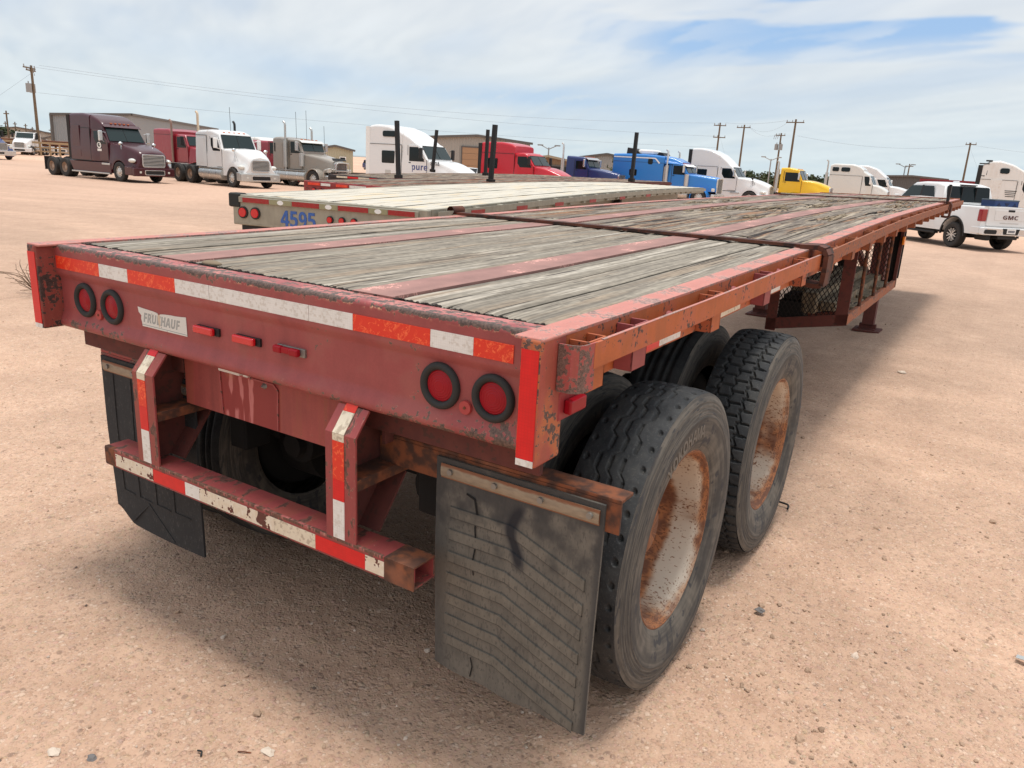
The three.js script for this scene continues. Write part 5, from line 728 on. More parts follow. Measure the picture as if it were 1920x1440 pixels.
truck({ pos: at2(-28.6, -42.6), aero: true, L: 6.0, A: 4.8, sl: 2.6, wsT: 3.5, wsB: 4.05, yw: 2.02, roof: [[0, 3.42], [1.6, 3.44], [2.3, 3.34], [2.9, 3.08], [3.2, 2.95], [3.5, 2.8]], cabRoof: [[2.6, 2.8], [3.2, 2.84], [3.5, 2.72]], cw: 1.12, hood: { w0: 1.1, w1: 0.98, y0: 2.0, y1: 1.5, b: 0.55, bulge: 0.05, pow: 2, tin: 0.8 }, paint: COL.red, skirt: true, mirror: VM.trim, edge: VM.trim, sideWin: [[0.55, 1.3, 1.75, 2.4]] }, 'bright red sleeper tractor with rounded roof fairing, beyond the loaded stakes');
truck({ pos: at2(-26.6, -50.5), aero: false, L: 4.0, A: 3.0, sl: 0, wsT: 1.5, wsB: 1.85, yw: 2.12, roof: [[0, 2.92], [1.5, 2.86]], cw: 1.02, hood: { w0: 0.95, w1: 0.6, y0: 2.1, y1: 1.84, pow: 1, vert: true, slats: 9 }, paint: COL.navy, stacks: [[-0.3, 1.0, 3.75, VM.chrome, 2.7]], roofLamps: true, visor: VM.chrome, mirror: VM.chrome, tank: [0, 2.2] }, 'dark navy day cab tractor with one chrome stack');
const T_bb = truck({ pos: at2(-23.9, -53), aero: false, L: 7.75, A: 6.75, sl: 4.0, wsT: 5.35, wsB: 5.75, yw: 2.1, roof: [[0, 3.28], [2.6, 3.3], [4.0, 3.2], [5.35, 2.95]], cabRoof: [[4, 2.75], [5.35, 2.74]], hw: 1.25, cw: 1.02, hood: { w0: 0.95, w1: 0.62, y0: 2.06, y1: 1.92, pow: 1, vert: true, slats: 9, gw: 0.5 }, paint: COL.blue, stacks: [[4.2, 1.14, 3.62, VM.chrome, 2.6], [4.2, -1.14, 3.6, VM.chrome, 2.6]], visor: VM.white, cleaner: true, roofLamps: true, mirror: VM.chrome, sideWin: [[1.35, 1.95, 1.75, 2.2], [2.75, 3.12, 2.6, 3.0, 0.12]], tank: [4.4, 5.9], tail: -4 }, 'bright blue tractor with a huge box sleeper and silver stacks');
part('roof_unit', [bx(1.7, 2.9, 3.28, 3.62, -0.8, 0.8, 0.12)], VM.white, T_bb); part('roof_spoiler', [ext([[0.85, 3.28], [2.0, 3.28], [1.6, 3.6], [0.9, 3.72]], -0.9, 0.9, 'xy', 0.02), ext([[3.1, 3.28], [3.7, 3.28], [3.55, 3.45], [3.25, 3.48]], -0.6, 0.6, 'xy', 0.02)], VM.trim, T_bb);
part('stripe', [bx(0.05, 3.3, 3.0, 3.07, 1.248, 1.256), bar([3.3, 3.035, 1.252], [3.65, 2.7, 1.252], 0.008, 0.09, [0.7, 0.7, 0])], VM.white, T_bb); part('cab_panel', [bx(3.85, 4.25, 1.05, 2.5, 1.16, 1.20)], VM.alu, T_bb);
part('roof_cap', loft([{ x: 3.95, w: 1.15, tw: 1.0, y0: 2.7, y1: 3.22, r: 0.25 }, { x: 4.6, w: 1.08, tw: 0.9, y0: 2.7, y1: 3.12, r: 0.25 }, { x: 5.2, w: 1.0, tw: 0.85, y0: 2.7, y1: 2.85, r: 0.12 }]), COL.blue, T_bb);
truck({ pos: at2(-20.3, -59.5), aero: true, L: 6.1, A: 4.85, sl: 2.2, wsT: 3.25, wsB: 3.8, yw: 2.02, roof: [[0, 4.05], [0.7, 4.06], [1.5, 3.95], [2.2, 3.65], [2.8, 3.2], [3.2, 2.82]], cw: 1.14, hood: { w0: 1.12, w1: 1.0, y0: 2.0, y1: 1.55, b: 0.55, bulge: 0.08, pow: 2.2, tin: 0.75, r: 0.34 }, paint: COL.white, skirt: true, mirror: VM.chrome, edge: VM.trim, sideWin: [[0.55, 1.35, 1.85, 2.5]], door: [2.45, 3.75], winTop: 2.78, hoodMirror: VM.trim }, 'white sleeper tractor with curved tall roof, between the blue and yellow tractors');
truck({ pos: at2(-14.6, -64.5), aero: true, L: 3.75, A: 2.6, sl: 0, wsT: 1.35, wsB: 1.75, yw: 2.0, roof: [[0, 2.92], [0.6, 2.96], [1.3, 2.84]], cw: 1.08, hw: 1.1, hood: { w0: 1.06, w1: 0.9, y0: 2.0, y1: 1.62, b: 0.6, bulge: 0.08, pow: 2, tin: 0.75, r: 0.32 }, paint: COL.yellow, bumper: VM.chrome, stacks: [[-0.25, 0.95, 3.4, VM.alu, 2.8]], roofLamps: true, mirror: VM.chrome, door: [0.3, 1.7], gf: VM.chrome }, 'bright yellow day cab tractor');
truck({ pos: at2(-12.4, -84), aero: true, L: 5.3, A: 4.2, sl: 2.0, wsT: 2.95, wsB: 3.45, yw: 2.02, roof: [[0, 3.85], [1.2, 3.85], [2.0, 3.6], [2.9, 2.9]], cw: 1.12, hood: { w0: 1.1, w1: 0.98, y0: 2.0, y1: 1.6, b: 0.55, bulge: 0.05 }, paint: COL.white, skirt: true, mirror: VM.white }, 'white sleeper tractor mostly hidden behind the cream flat sided one');
truck({ pos: at2(-13.1, -76), aero: true, L: 4.95, A: 3.95, sl: 2.85, wsT: 3.4, wsB: 3.8, yw: 2.02, roof: [[0, 3.62], [0.3, 3.72], [2.0, 3.72], [2.6, 3.5], [3.0, 3.2], [3.4, 2.9]], cabRoof: [[2.8, 3.2], [3.4, 2.85]], cw: 1.1, hood: { w0: 1.08, w1: 0.95, y0: 2.0, y1: 1.6, b: 0.6, bulge: 0.05, pow: 2 }, paint: COL.cream, skirt: true, mirror: VM.white, sideWin: [[0.2, 0.75, 3.05, 3.4, 0.08], [0.95, 1.7, 3.05, 3.42, 0.12]], hatch: [[0.15, 1.0, 1.1, 1.6]], stacks: [[-0.25, 1.1, 3.95, VM.alu, 2.9]], door: [2.75, 3.75] }, 'cream white flat sided sleeper tractor with two small upper windows');
const T_w4 = truck({ pos: at2(-0.55, -62), aero: true, L: 6.0, A: 4.8, sl: 2.2, wsT: 3.25, wsB: 3.8, yw: 2.02, roof: [[0, 3.75], [0.5, 3.95], [1.0, 3.98], [1.8, 3.75], [2.5, 3.35], [3.2, 2.8]], cw: 1.14, hood: { w0: 1.12, w1: 1.0, y0: 2.0, y1: 1.55, b: 0.55, bulge: 0.05, pow: 2.2 }, paint: COL.white2, skirt: true, mirror: VM.white, edge: VM.trim, sideWin: [[1.05, 1.6, 3.15, 3.5, 0.12]], hatch: [[0.6, 1.3, 2.0, 2.75], [0.4, 1.3, 1.2, 1.7]], door: [2.45, 3.75], winTop: 2.78 }, 'white rounded roof sleeper tractor beyond the pickup bed');
part('door_lettering', [0, 1, 2, 3].map((i) => bx(1.55 + i * 0.03, 2.25 - i * 0.03, 2.02 - i * 0.12, 2.07 - i * 0.12, 1.19, 1.207)), VM.trim, T_w4);
part('fairing_bracket', [rod([-0.25, 3.75, 1.1], [0.35, 3.75, 1.15], 0.04), rod([-0.25, 2.95, 1.1], [0.2, 2.95, 1.15], 0.04), rod([0.3, 3.9, 1.1], [0.3, 3.0, 1.16], 0.02), bx(0.1, 0.5, 3.9, 4.0, 0.9, 1.12, 0.03)], VM.trim, T_w4);
truck({ pos: [-101.6, -51.0], turn: -0.75, aero: true, L: 4.2, A: 3.2, sl: 0, wsT: 1.6, wsB: 2.2, yw: 1.9, roof: [[0, 2.6], [1.6, 2.6]], cw: 1.05, hood: { w0: 1.02, w1: 0.9, y0: 1.88, y1: 1.5, b: 0.6, bulge: 0.06 }, paint: COL.white, mirror: VM.trim }, 'small white truck facing the camera behind the maroon tractor');
truck({ pos: [-78.6, -34.6], turn: 0, aero: false, L: 4.2, A: 3.3, sl: 0, wsT: 1.9, wsB: 2.3, yw: 1.9, roof: [[0, 2.55], [1.9, 2.5]], cw: 1.0, hood: { w0: 0.95, w1: 0.65, y0: 1.88, y1: 1.5 }, paint: COL.navy, mirror: VM.trim }, 'blue truck cut off by the left edge in front of the fence');
// ---------------------------------------------------------------- pickup
{
  const hx = -0.656, hz = -0.755, h = Math.atan2(hz, hx); // heading in (x, z)
  const pk = thing('pickup_truck', 'white crew cab pickup with chrome bumper seen from behind', 'pickup truck', [1.842, 0, -27.887], -h);
  const P = (n, g, m, l, par = pk) => part(n, g, m, par, l), paint = COL.white, W = 1.0;
  const rx = 1.18, fx = 4.93, R = 0.41, ra = 0.53;
  const secs = []; for (let i = 0; i <= 60; i++) { const x = lerp(0, 5.85, i / 60); let y0 = 0.52; for (const c of [rx, fx]) if (Math.abs(x - c) < ra) y0 = Math.max(y0, 0.44 + Math.sqrt(ra * ra - (x - c) ** 2)); const y1 = x < 4.35 ? 1.38 : lerp(1.38, 1.22, (x - 4.35) / 1.5); secs.push({ x, w: W - 0.03 * sm(5.2, 5.85, x) - 0.025 * sm(0.15, 0, x), tw: W - 0.05, y0, y1, r: x > 4.3 ? 0.16 : 0.06 }); }
  P('body', loft(secs), paint);
  const gx = [[1.98, 0.92, 1.42], [2.02, 0.92, 1.66], [2.12, 0.86, 1.98], [2.5, 0.84, 2.05], [3.2, 0.84, 2.06], [3.7, 0.84, 2.02], [4.65, 0.90, 1.38]], cab = gx.map(([x, tw, y1]) => ({ x, w: 0.95, tw: Math.min(0.95, tw), y0: 1.3, y1, r: 0.09 })); P('cab', loft(cab), paint);
  const side = (y) => lerp(0.955, 0.86, clamp((y - 1.36) / 0.6)) + 0.016;
  for (const s of [1, -1]) { const on = (poly) => { const g = shapeOn(poly, (x, y) => [x, y, side(y)]); return s > 0 ? g : mirrorZ(g); };
    P('side_window', on([[2.34, 1.42], [3.12, 1.42], [3.12, 1.92], [2.62, 1.92]]), VM.glass); P('side_window', on([[3.22, 1.42], [4.3, 1.42], [3.78, 1.91], [3.22, 1.92]]), VM.screen); P('pillar', on([[3.12, 1.40], [3.22, 1.40], [3.22, 1.94], [3.12, 1.94]]), VM.trim);
    P('arch_trim', [(() => { const o = [], r0 = 0.53, r1 = 0.585; for (let i = 0; i <= 20; i++) { const a = lerp(-0.05, Math.PI + 0.05, i / 20); o.push([rx + r1 * Math.cos(a), 0.44 + r1 * Math.sin(a)]); } for (let i = 20; i >= 0; i--) { const a = lerp(-0.05, Math.PI + 0.05, i / 20); o.push([rx + r0 * Math.cos(a), 0.44 + r0 * Math.sin(a)]); } const g = ext(o, W - 0.05, W + 0.012, 'xy', 0.006); return s > 0 ? g : mirrorZ(g); })()], VM.trim);
    P('wheel_well', s > 0 ? bx(rx - 0.5, rx + 0.5, 0.5, 1.0, 0.6, 0.66) : bx(rx - 0.5, rx + 0.5, 0.5, 1.0, -0.66, -0.6), VM.trim); P('running_board', s > 0 ? bx(2.0, 4.2, 0.38, 0.45, 0.85, 1.02, 0.02) : bx(2.0, 4.2, 0.38, 0.45, -1.02, -0.85, 0.02), VM.trim);
    P('tail_lamp', s > 0 ? bx(-0.025, 0.16, 0.92, 1.30, 0.80, 0.995, 0.03) : bx(-0.025, 0.16, 0.92, 1.30, -0.995, -0.80, 0.03), pmat({ color: srgb(150, 16, 30), roughness: 0.15, clearcoat: 1 }));
    P('mirror', s > 0 ? bx(4.15, 4.3, 1.38, 1.58, 1.02, 1.2, 0.04) : bx(4.15, 4.3, 1.38, 1.58, -1.2, -1.02, 0.04), paint); const d = ext([[2.1, 0.6], [3.17, 0.6], [3.17, 1.34], [2.1, 1.34]], W - 0.06, W + 0.004, 'xy', 0.003), d2 = ext([[3.19, 0.6], [4.3, 0.6], [4.3, 1.34], [3.19, 1.34]], W - 0.06, W + 0.004, 'xy', 0.003); for (const q of [d, d2]) { const dm = P('door', s > 0 ? q : mirrorZ(q), paint); } P('handle', s > 0 ? [bx(2.2, 2.42, 1.16, 1.2, 1.0, 1.03, 0.01), bx(3.28, 3.5, 1.16, 1.2, 1.0, 1.03, 0.01)] : [bx(2.2, 2.42, 1.16, 1.2, -1.03, -1.0, 0.01)], paint);
  }
  P('rear_window', shapeOn(rrect(-0.8, 0.8, 1.45, 1.95, 0.06), (z, y) => [lerp(1.965, 2.075, (y - 1.42) / 0.52), y, z]), VM.glass); P('window_divider', [bx(1.98, 2.06, 1.46, 1.93, -0.27, -0.25), bx(1.98, 2.06, 1.46, 1.93, 0.25, 0.27)], VM.trim); P('brake_lamp', bx(2.04, 2.14, 1.985, 2.015, -0.3, 0.3, 0.008), VM.trim);
  P('windscreen', surf(8, 4, (u, v) => [lerp(3.82, 4.6, v), lerp(1.97, 1.43, v) + 0.02, (u - 0.5) * 2 * lerp(0.74, 0.82, v)]), VM.screen);
  const tg = P('tailgate', [zy(rrect(-0.79, 0.79, 0.80, 1.375, 0.03), -0.03, 0.0, 0.01), zy(rrect(-0.55, 0.55, 0.98, 1.30, 0.03), -0.045, -0.025, 0.008)], paint); P('gate_handle', bx(-0.05, -0.02, 1.24, 1.31, -0.12, 0.12, 0.02), VM.trim, null, tg);
  { const g = letters('GMC', 0.14, 0.01); g.scale(1.25, 0.85, 1); g.rotateY(-Math.PI / 2); g.translate(-0.047, 1.075, 0); P('lettering', g, mat({ color: srgb(92, 60, 58), roughness: 0.4 }), 'dark letters GMC', tg); } P('badge', bx(-0.036, -0.03, 0.885, 0.905, -0.33, 0.33), VM.alu, null, tg);
  P('bumper', [zy(rrect(-1.0, 1.0, 0.52, 0.76, 0.05), -0.18, -0.02, 0.03), bx(-0.02, 0.35, 0.54, 0.76, 0.93, 1.01, 0.03), bx(-0.02, 0.35, 0.54, 0.76, -1.01, -0.93, 0.03)], paint); P('bumper_insert', [zy([[-0.85, 0.72], [-0.25, 0.72], [-0.32, 0.58], [-0.8, 0.56]], -0.19, -0.17), zy([[0.25, 0.72], [0.85, 0.72], [0.8, 0.56], [0.32, 0.58]], -0.19, -0.17)], VM.chrome); P('corner_step', [zy(rrect(-0.93, -0.5, 0.56, 0.69, 0.05), -0.196, -0.185), zy(rrect(0.5, 0.93, 0.56, 0.69, 0.05), -0.196, -0.185), zy([[-0.3, 0.74], [0.3, 0.74], [0.25, 0.56], [-0.25, 0.56]], -0.194, -0.185)], VM.trim);
  { const np = P('number_plate', bx(-0.206, -0.198, 0.585, 0.735, -0.155, 0.155, 0.004), VM.white); P('plate_mark', [-0.1, -0.067, -0.033, 0, 0.033, 0.067, 0.1].map((z) => bx(-0.2085, -0.206, 0.625, 0.69, z - 0.011, z + 0.011)), mat({ color: srgb(60, 66, 84) }), null, np); }
  P('hitch', [bx(-0.1, 0.3, 0.40, 0.50, -0.35, 0.35, 0.02), bx(0.0, 0.5, 0.34, 0.52, -0.7, -0.5, 0.04)], VM.trim); P('bed_liner', bx(0.08, 1.95, 1.30, 1.39, -0.85, 0.85), VM.trim); P('axle', [rod([rx, R, -0.8], [rx, R, 0.8], 0.07), bx(0.3, 5.5, 0.42, 0.55, -0.6, 0.6)], VM.trim); P('aerial_fin', bx(2.6, 2.85, 2.05, 2.12, -0.04, 0.04, 0.02), paint);
  const sp = []; for (let i = 0; i < 6; i++) for (const q of [-1, 1]) { const a = i / 6 * 6.283, c = Math.cos(a), s2 = Math.sin(a), c2 = Math.cos(a + q * 0.24), s3 = Math.sin(a + q * 0.24); sp.push(bar([0.05 * c, 0.05 * s2, 0.11], [0.215 * c2, 0.215 * s3, 0.118], 0.03, 0.035, [0, 0, 1])); }
  const spm = merge(sp), tyre = (() => { const g = prep(latheX([[-0.125, 0.25], [-0.14, 0.33], [-0.13, 0.385], [-0.1, 0.405], [0, 0.41], [0.1, 0.405], [0.13, 0.385], [0.14, 0.33], [0.125, 0.25], [0.1, 0.24]], 36)); g.rotateY(-Math.PI / 2); g.computeVertexNormals(); return g; })(), rimg = (() => { const g = prep(latheX([[0.11, 0.26], [0.12, 0.25], [0.1, 0.238], [0.02, 0.23], [-0.05, 0.2], [-0.06, 0]], 30)); g.rotateY(-Math.PI / 2); g.computeVertexNormals(); return g; })(), hub = rod([0, 0, 0.06], [0, 0, 0.125], 0.05, 14);
  for (const x of [rx, fx]) for (const s of [1, -1]) { const w = new THREE.Group(); w.name = 'wheel'; w.position.set(x, R, s * 0.86); if (s < 0) w.rotation.y = Math.PI; pk.add(w); P('tyre', tyre, VM.tyre, null, w); P('rim', rimg, VM.trim, null, w); P('spokes', spm, VM.rimAlu, null, w); P('hub', hub, VM.rimAlu, null, w); }
  // a blue crate standing in the bed
  const c = thing('plastic_crate', 'dark blue plastic crate standing in the pickup bed', 'crate', [pk.position.x + hx * 0.55 + hz * 0.06, 1.31, pk.position.z + hz * 0.55 - hx * 0.06], -h); const cb = mat({ color: srgb(34, 62, 110), roughness: 0.5 }), cd = mat({ color: srgb(20, 34, 70), roughness: 0.6 });
  part('crate_wall', [bx(-0.3, 0.3, 0, 0.28, -0.35, -0.32, 0.01), bx(-0.3, 0.3, 0, 0.28, 0.47, 0.5, 0.01), bx(-0.3, -0.27, 0, 0.28, -0.32, 0.47, 0.01), bx(0.27, 0.3, 0, 0.28, -0.32, 0.47, 0.01), bx(-0.27, 0.27, 0.0, 0.02, -0.32, 0.47)], cb, c); part('crate_rim', bx(-0.31, 0.31, 0.26, 0.30, -0.36, 0.51, 0.012), mat({ color: srgb(84, 96, 104), roughness: 0.6 }), c);
  part('moulded_triangle', [-0.2, 0.08, 0.36].map((z, i) => zy(i % 2 ? [[z - 0.09, 0.2], [z + 0.09, 0.2], [z, 0.08]] : [[z - 0.09, 0.08], [z + 0.09, 0.08], [z, 0.2]], -0.31, -0.3)), cd, c);
}
// ---------------------------------------------------------------- the two other rows of trailers
function otherTrailer(o, label) {
  const t = thing('flatbed_trailer', label, 'trailer', [o.pos[0], groundY(...o.pos), o.pos[1]], o.turn); t.rotation.order = 'YXZ'; t.rotation.x = o.tilt;
  const H = o.H, L = o.L, w = 1.24, P = (n, g, m, par = t) => part(n, g, m, par), bend2 = (g) => { const p = g.attributes.position; for (let i = 0; i < p.count; i++) { const q = clamp(-p.getZ(i) / L); p.setY(i, p.getY(i) + (o.arch ?? 0.05) * Math.sin(q * 3.14)); } return g; };
  const sw = (pr, z0, z1) => bend2(sweep(pr, z0, z1, 24, false));
  P('rear_sill', [bx(-w, w, H - 0.33, H, -0.10, -0.02, 0.012), bx(-w + 0.1, w - 0.1, H - 0.082, H - 0.02, -0.03, 0.0, 0.006)], o.frame);
  for (const s of [-1, 1]) { P('side_rail', sw(s > 0 ? [[w - 0.06, H - 0.14], [w, H - 0.14], [w, H], [w - 0.06, H]] : [[-w, H - 0.14], [-w + 0.06, H - 0.14], [-w + 0.06, H], [-w, H]], -L, -0.1), o.rail ?? o.frame); P('rub_rail', sw(s > 0 ? [[w + 0.045, H - 0.09], [w + 0.055, H - 0.09], [w + 0.055, H - 0.02], [w + 0.045, H - 0.02]] : [[-w - 0.055, H - 0.09], [-w - 0.045, H - 0.09], [-w - 0.045, H - 0.02], [-w - 0.055, H - 0.02]], -L, -0.15), o.rail ?? o.frame); if (s > 0) for (let k = 0; k < 22; k++) P('stake_pocket', bend2(bx(w, w + 0.045, H - 0.13, H - 0.015, -0.5 - k * 0.65, -0.4 - k * 0.65, 0.004)), o.rail ?? o.frame); }
  const n = o.planks, r = rng(o.seed); for (let i = 0; i < n; i++) { const a = lerp(-w + 0.06, w - 0.06, i / n) + 0.004, b = lerp(-w + 0.06, w - 0.06, (i + 1) / n) - 0.004; const ou = r() * 3, dy = (r() - 0.5) * 0.006; const g = surf(4, 40, (u, v) => [lerp(a, b, u), H + dy + (vn(i * 9 + u * 4, v * 40, 0, 0, 3) - 0.5) * (o.rough ?? 0.004) - 0.004 * Math.pow(Math.abs(u - 0.5) * 2, 8), lerp(-0.1, -L, v)], (u, v, q) => [(q[0] + ou) / 1.2, (q[2] + ou) / 4.8]); P('plank', bend2(g), o.strips?.includes(i) ? o.stripMat : o.wood); }
  P('deck_base', bend2(bx(-w + 0.05, w - 0.05, H - 0.06, H - 0.03, -L, -0.1)), M.dark); P('main_beam', [bx(-0.6, -0.45, H - 0.55, H - 0.06, -L + 0.4, -0.4), bx(0.45, 0.6, H - 0.55, H - 0.06, -L + 0.4, -0.4)], o.frame);
  for (const z of [-1.2, -2.5]) for (const s of [-1, 1]) truckWheel(t, 0, 0, false, VM.rimDust).position.set(s * 1.0, 0.52, z), (t.children[t.children.length - 1].rotation.y = s > 0 ? Math.PI / 2 : -Math.PI / 2);
  for (const s of [-1, 1]) P('landing_leg', [bx(s * 0.7 - 0.07, s * 0.7 + 0.07, 0.05 - Math.sin(o.tilt) * 9, H - 0.1, -9.1, -8.95), bx(s * 0.7 - 0.15, s * 0.7 + 0.15, 0.03 - Math.sin(o.tilt) * 9, 0.06 - Math.sin(o.tilt) * 9, -9.17, -8.87)], VM.frame);
  P('mud_flap', [bx(-1.2, -0.6, 0.25, H - 0.33, -0.12, -0.11), bx(0.6, 1.2, 0.25, H - 0.33, -0.12, -0.11)], VM.trim);
  for (const [a, b, m] of o.tape) P('reflective_tape', boxUV(bx(a, b, H - 0.078, H - 0.028, -0.002, 0.0035), 4), m);
  for (const [x, y, R] of o.lamps ?? []) { const g = new THREE.CylinderGeometry(R, R, 0.02, 24); g.rotateX(Math.PI / 2); g.translate(x, H + y, -0.012); const d = new THREE.CylinderGeometry(R * 0.75, R * 0.78, 0.012, 24); d.rotateX(Math.PI / 2); d.translate(x, H + y, 0.002); const l = new THREE.Group(); l.name = 'tail_lamp'; t.add(l); P('grommet', [boxUV(g)], M.rubber, l); P('lens', [boxUV(d)], M.lensBright, l); }
  return t;
}
const galv = mat({ map: tex(256, 256, (i, j) => { const n = fbm(i / 30, j / 30, 4, 0, 0, 301), s = fbm(i / 9, j / 60, 3, 0, 0, 303); return mix3([176, 170, 152], [138, 132, 118], 0.6 * n + 0.4 * s); }), roughness: 0.6, metalness: 0.25 });
const paleDeck = mat({ map: tex(512, 1024, (i, j) => { const n = fbm(i / 20, j / 200, 4, 0, 0, 321), m = fbm(i / 60, j / 90, 4, 0, 0, 322), k = sm(0.72, 0.8, fbm(i / 7, j / 90, 3, 0, 0, 325)); let c = mix3([204, 198, 184], [182, 174, 158], n); c = mix3(c, [212, 186, 146], 0.5 * sm(0.58, 0.72, m)); return mix3(c, [120, 108, 92], k * 0.6); }), roughness: 0.85 });
const olive = mat({ color: srgb(150, 146, 112), roughness: 0.5 }), redOld = mat({ map: tapeTex([168, 32, 28], [150, 26, 26], 311, { dirt: 0.3 }), roughness: 0.5 });
const TW = otherTrailer({ pos: [-4.16, -4.5], turn: 0.166, tilt: 0.011, H: 1.30, L: 16.1, planks: 12, wood: paleDeck, frame: galv, seed: 5, arch: 0.06, tape: [[-1.08, -0.72, redOld], [-0.71, -0.42, olive], [-0.41, -0.06, redOld], [-0.05, 0.17, olive], [0.18, 0.55, redOld], [0.56, 0.78, olive], [0.79, 1.1, redOld]], lamps: [[-1.09, -0.19, 0.065], [-0.92, -0.19, 0.065], [0.07, -0.185, 0.04], [0.22, -0.185, 0.04], [0.37, -0.185, 0.04]] }, 'pale decked flatbed trailer with 4595 in blue on its aluminium rear sill');
{ const g = letters('4595', 0.17, 0.004); g.scale(0.9, 1.0, 1); g.translate(-0.35, 1.085, -0.0185); part('number', g, mat({ color: srgb(54, 96, 168), roughness: 0.5 }), TW, 'blue number 4595'); part('corner_guard', [bx(-1.29, -1.13, 1.16, 1.315, -0.14, -0.005, 0.02)], mat({ color: srgb(40, 42, 40), roughness: 0.8 }), TW); part('seal', (() => { const c = new THREE.CylinderGeometry(0.045, 0.045, 0.003, 20); c.rotateX(Math.PI / 2); c.translate(0.62, 1.09, -0.019); return [boxUV(c)]; })(), mat({ color: srgb(60, 84, 150) }), TW); for (const z of [-0.9, -2.2, -3.6, -5.2, -7, -9]) part('reflective_tape', boxUV(bx(1.296, 1.299, 1.22, 1.27, z - 0.35, z)), redOld, TW); for (const x of [-0.565, 0.06, 0.67]) { const g = new THREE.CircleGeometry(0.03, 14); g.scale(1.4, 0.8, 1); g.translate(x, 1.247, 0.0042); part('tape_print', [boxUV(g)], VM.white, TW); } }
const redFrame = mat({ map: T.red, color: new THREE.Color(0.85, 0.5, 0.52), roughness: 0.6 }), woodD = mat({ map: M.woodB.map, color: new THREE.Color(0.92, 0.9, 0.88), bumpMap: M.woodB.bumpMap, bumpScale: 0.01, roughness: 0.95 });
otherTrailer({ pos: [-9.24, -10.18], turn: 0.055, tilt: 0.017, H: 1.25, L: 16.2, planks: 11, wood: woodD, frame: redFrame, rail: M.dkred, seed: 6, rough: 0.016, strips: [3, 7], stripMat: M.brown, tape: [[-1.1, -0.78, M.tapeSwirl], [-0.75, -0.5, M.tapeWhite], [-0.35, -0.05, M.tapeSwirl], [0.0, 0.42, M.tapeWhite], [0.43, 0.75, M.tapeSwirl], [0.85, 1.0, M.tapeWhite], [1.02, 1.13, M.tapeSwirl]], lamps: [[-0.95, -0.19, 0.065], [-0.77, -0.19, 0.065]] }, 'red framed flatbed trailer with weathered deck beyond the pale decked trailer');
otherTrailer({ pos: [-14.12, -15.72], turn: 0.08, tilt: 0.015, H: 1.27, L: 14.6, planks: 11, wood: woodD, frame: mat({ color: srgb(48, 42, 42), roughness: 0.7 }), rail: M.brown, seed: 7, rough: 0.014, tape: [[-0.9, -0.5, M.tapeOld], [-0.49, -0.1, M.tapeRed], [-0.09, 0.3, M.tapeOld], [0.31, 0.7, M.tapeRed]] }, 'dark framed flatbed trailer farthest back, with black stakes on its deck');
function stake(x, z, y, h, lean, label) { const o = thing('steel_stake', label, 'stake', [x, y, z], 0, 'steel stakes standing on the far flatbed trailers'); part('shaft', [bx(-0.05, 0.05, 0, h, -0.05, 0.05, 0.006)], VM.trim, o); part('foot', [bx(-0.085, 0.085, -0.02, 0.09, -0.085, 0.085, 0.012)], VM.frame, o); o.rotation.z = lean; }
stake(-12.45, -15.4, 1.27, 1.5, 0.06, 'thick black stake in front of the white high roofed tractor');
stake(-17.4, -23.2, 1.38, 1.55, -0.10, 'slanting black stake just right of the white high roofed tractor');
stake(-14.3, -22.3, 1.4, 1.55, -0.02, 'thinner of two black stakes in front of the red tractor');
stake(-9.0, -14.8, 1.34, 1.36, -0.04, 'thicker of two black stakes in front of the red tractor');
stake(-8.3, -21.6, 1.52, 1.45, -0.02, 'black stake in front of the blue box sleeper tractor');
// ---------------------------------------------------------------- buildings
function ribWall(a, b, h0, h1, y0, m, parent, name = 'wall') { // corrugated sheet between two ground points
  const L = Math.hypot(b[0] - a[0], b[1] - a[1]), n = Math.max(6, Math.round(L / 0.3) * 4), nx = -(b[1] - a[1]) / L, nz = (b[0] - a[0]) / L;
  const g = surf(n, 1, (u, v) => { const k = Math.round(u * n) % 4, d = k === 1 || k === 2 ? 0.04 : 0; return [lerp(a[0], b[0], u) + nx * d, lerp(y0, y0 + lerp(h0, h1, u), v), lerp(a[1], b[1], u) + nz * d]; }); const q = prep(g); q.deleteAttribute('normal'); q.computeVertexNormals(); return part(name, [q], m, parent);
}
const siding = mat({ color: srgb(150, 152, 152), roughness: 0.6, metalness: 0.1 }), roofM = mat({ color: srgb(96, 92, 88), roughness: 0.6 }), tan = mat({ color: srgb(160, 156, 148), roughness: 0.7 });
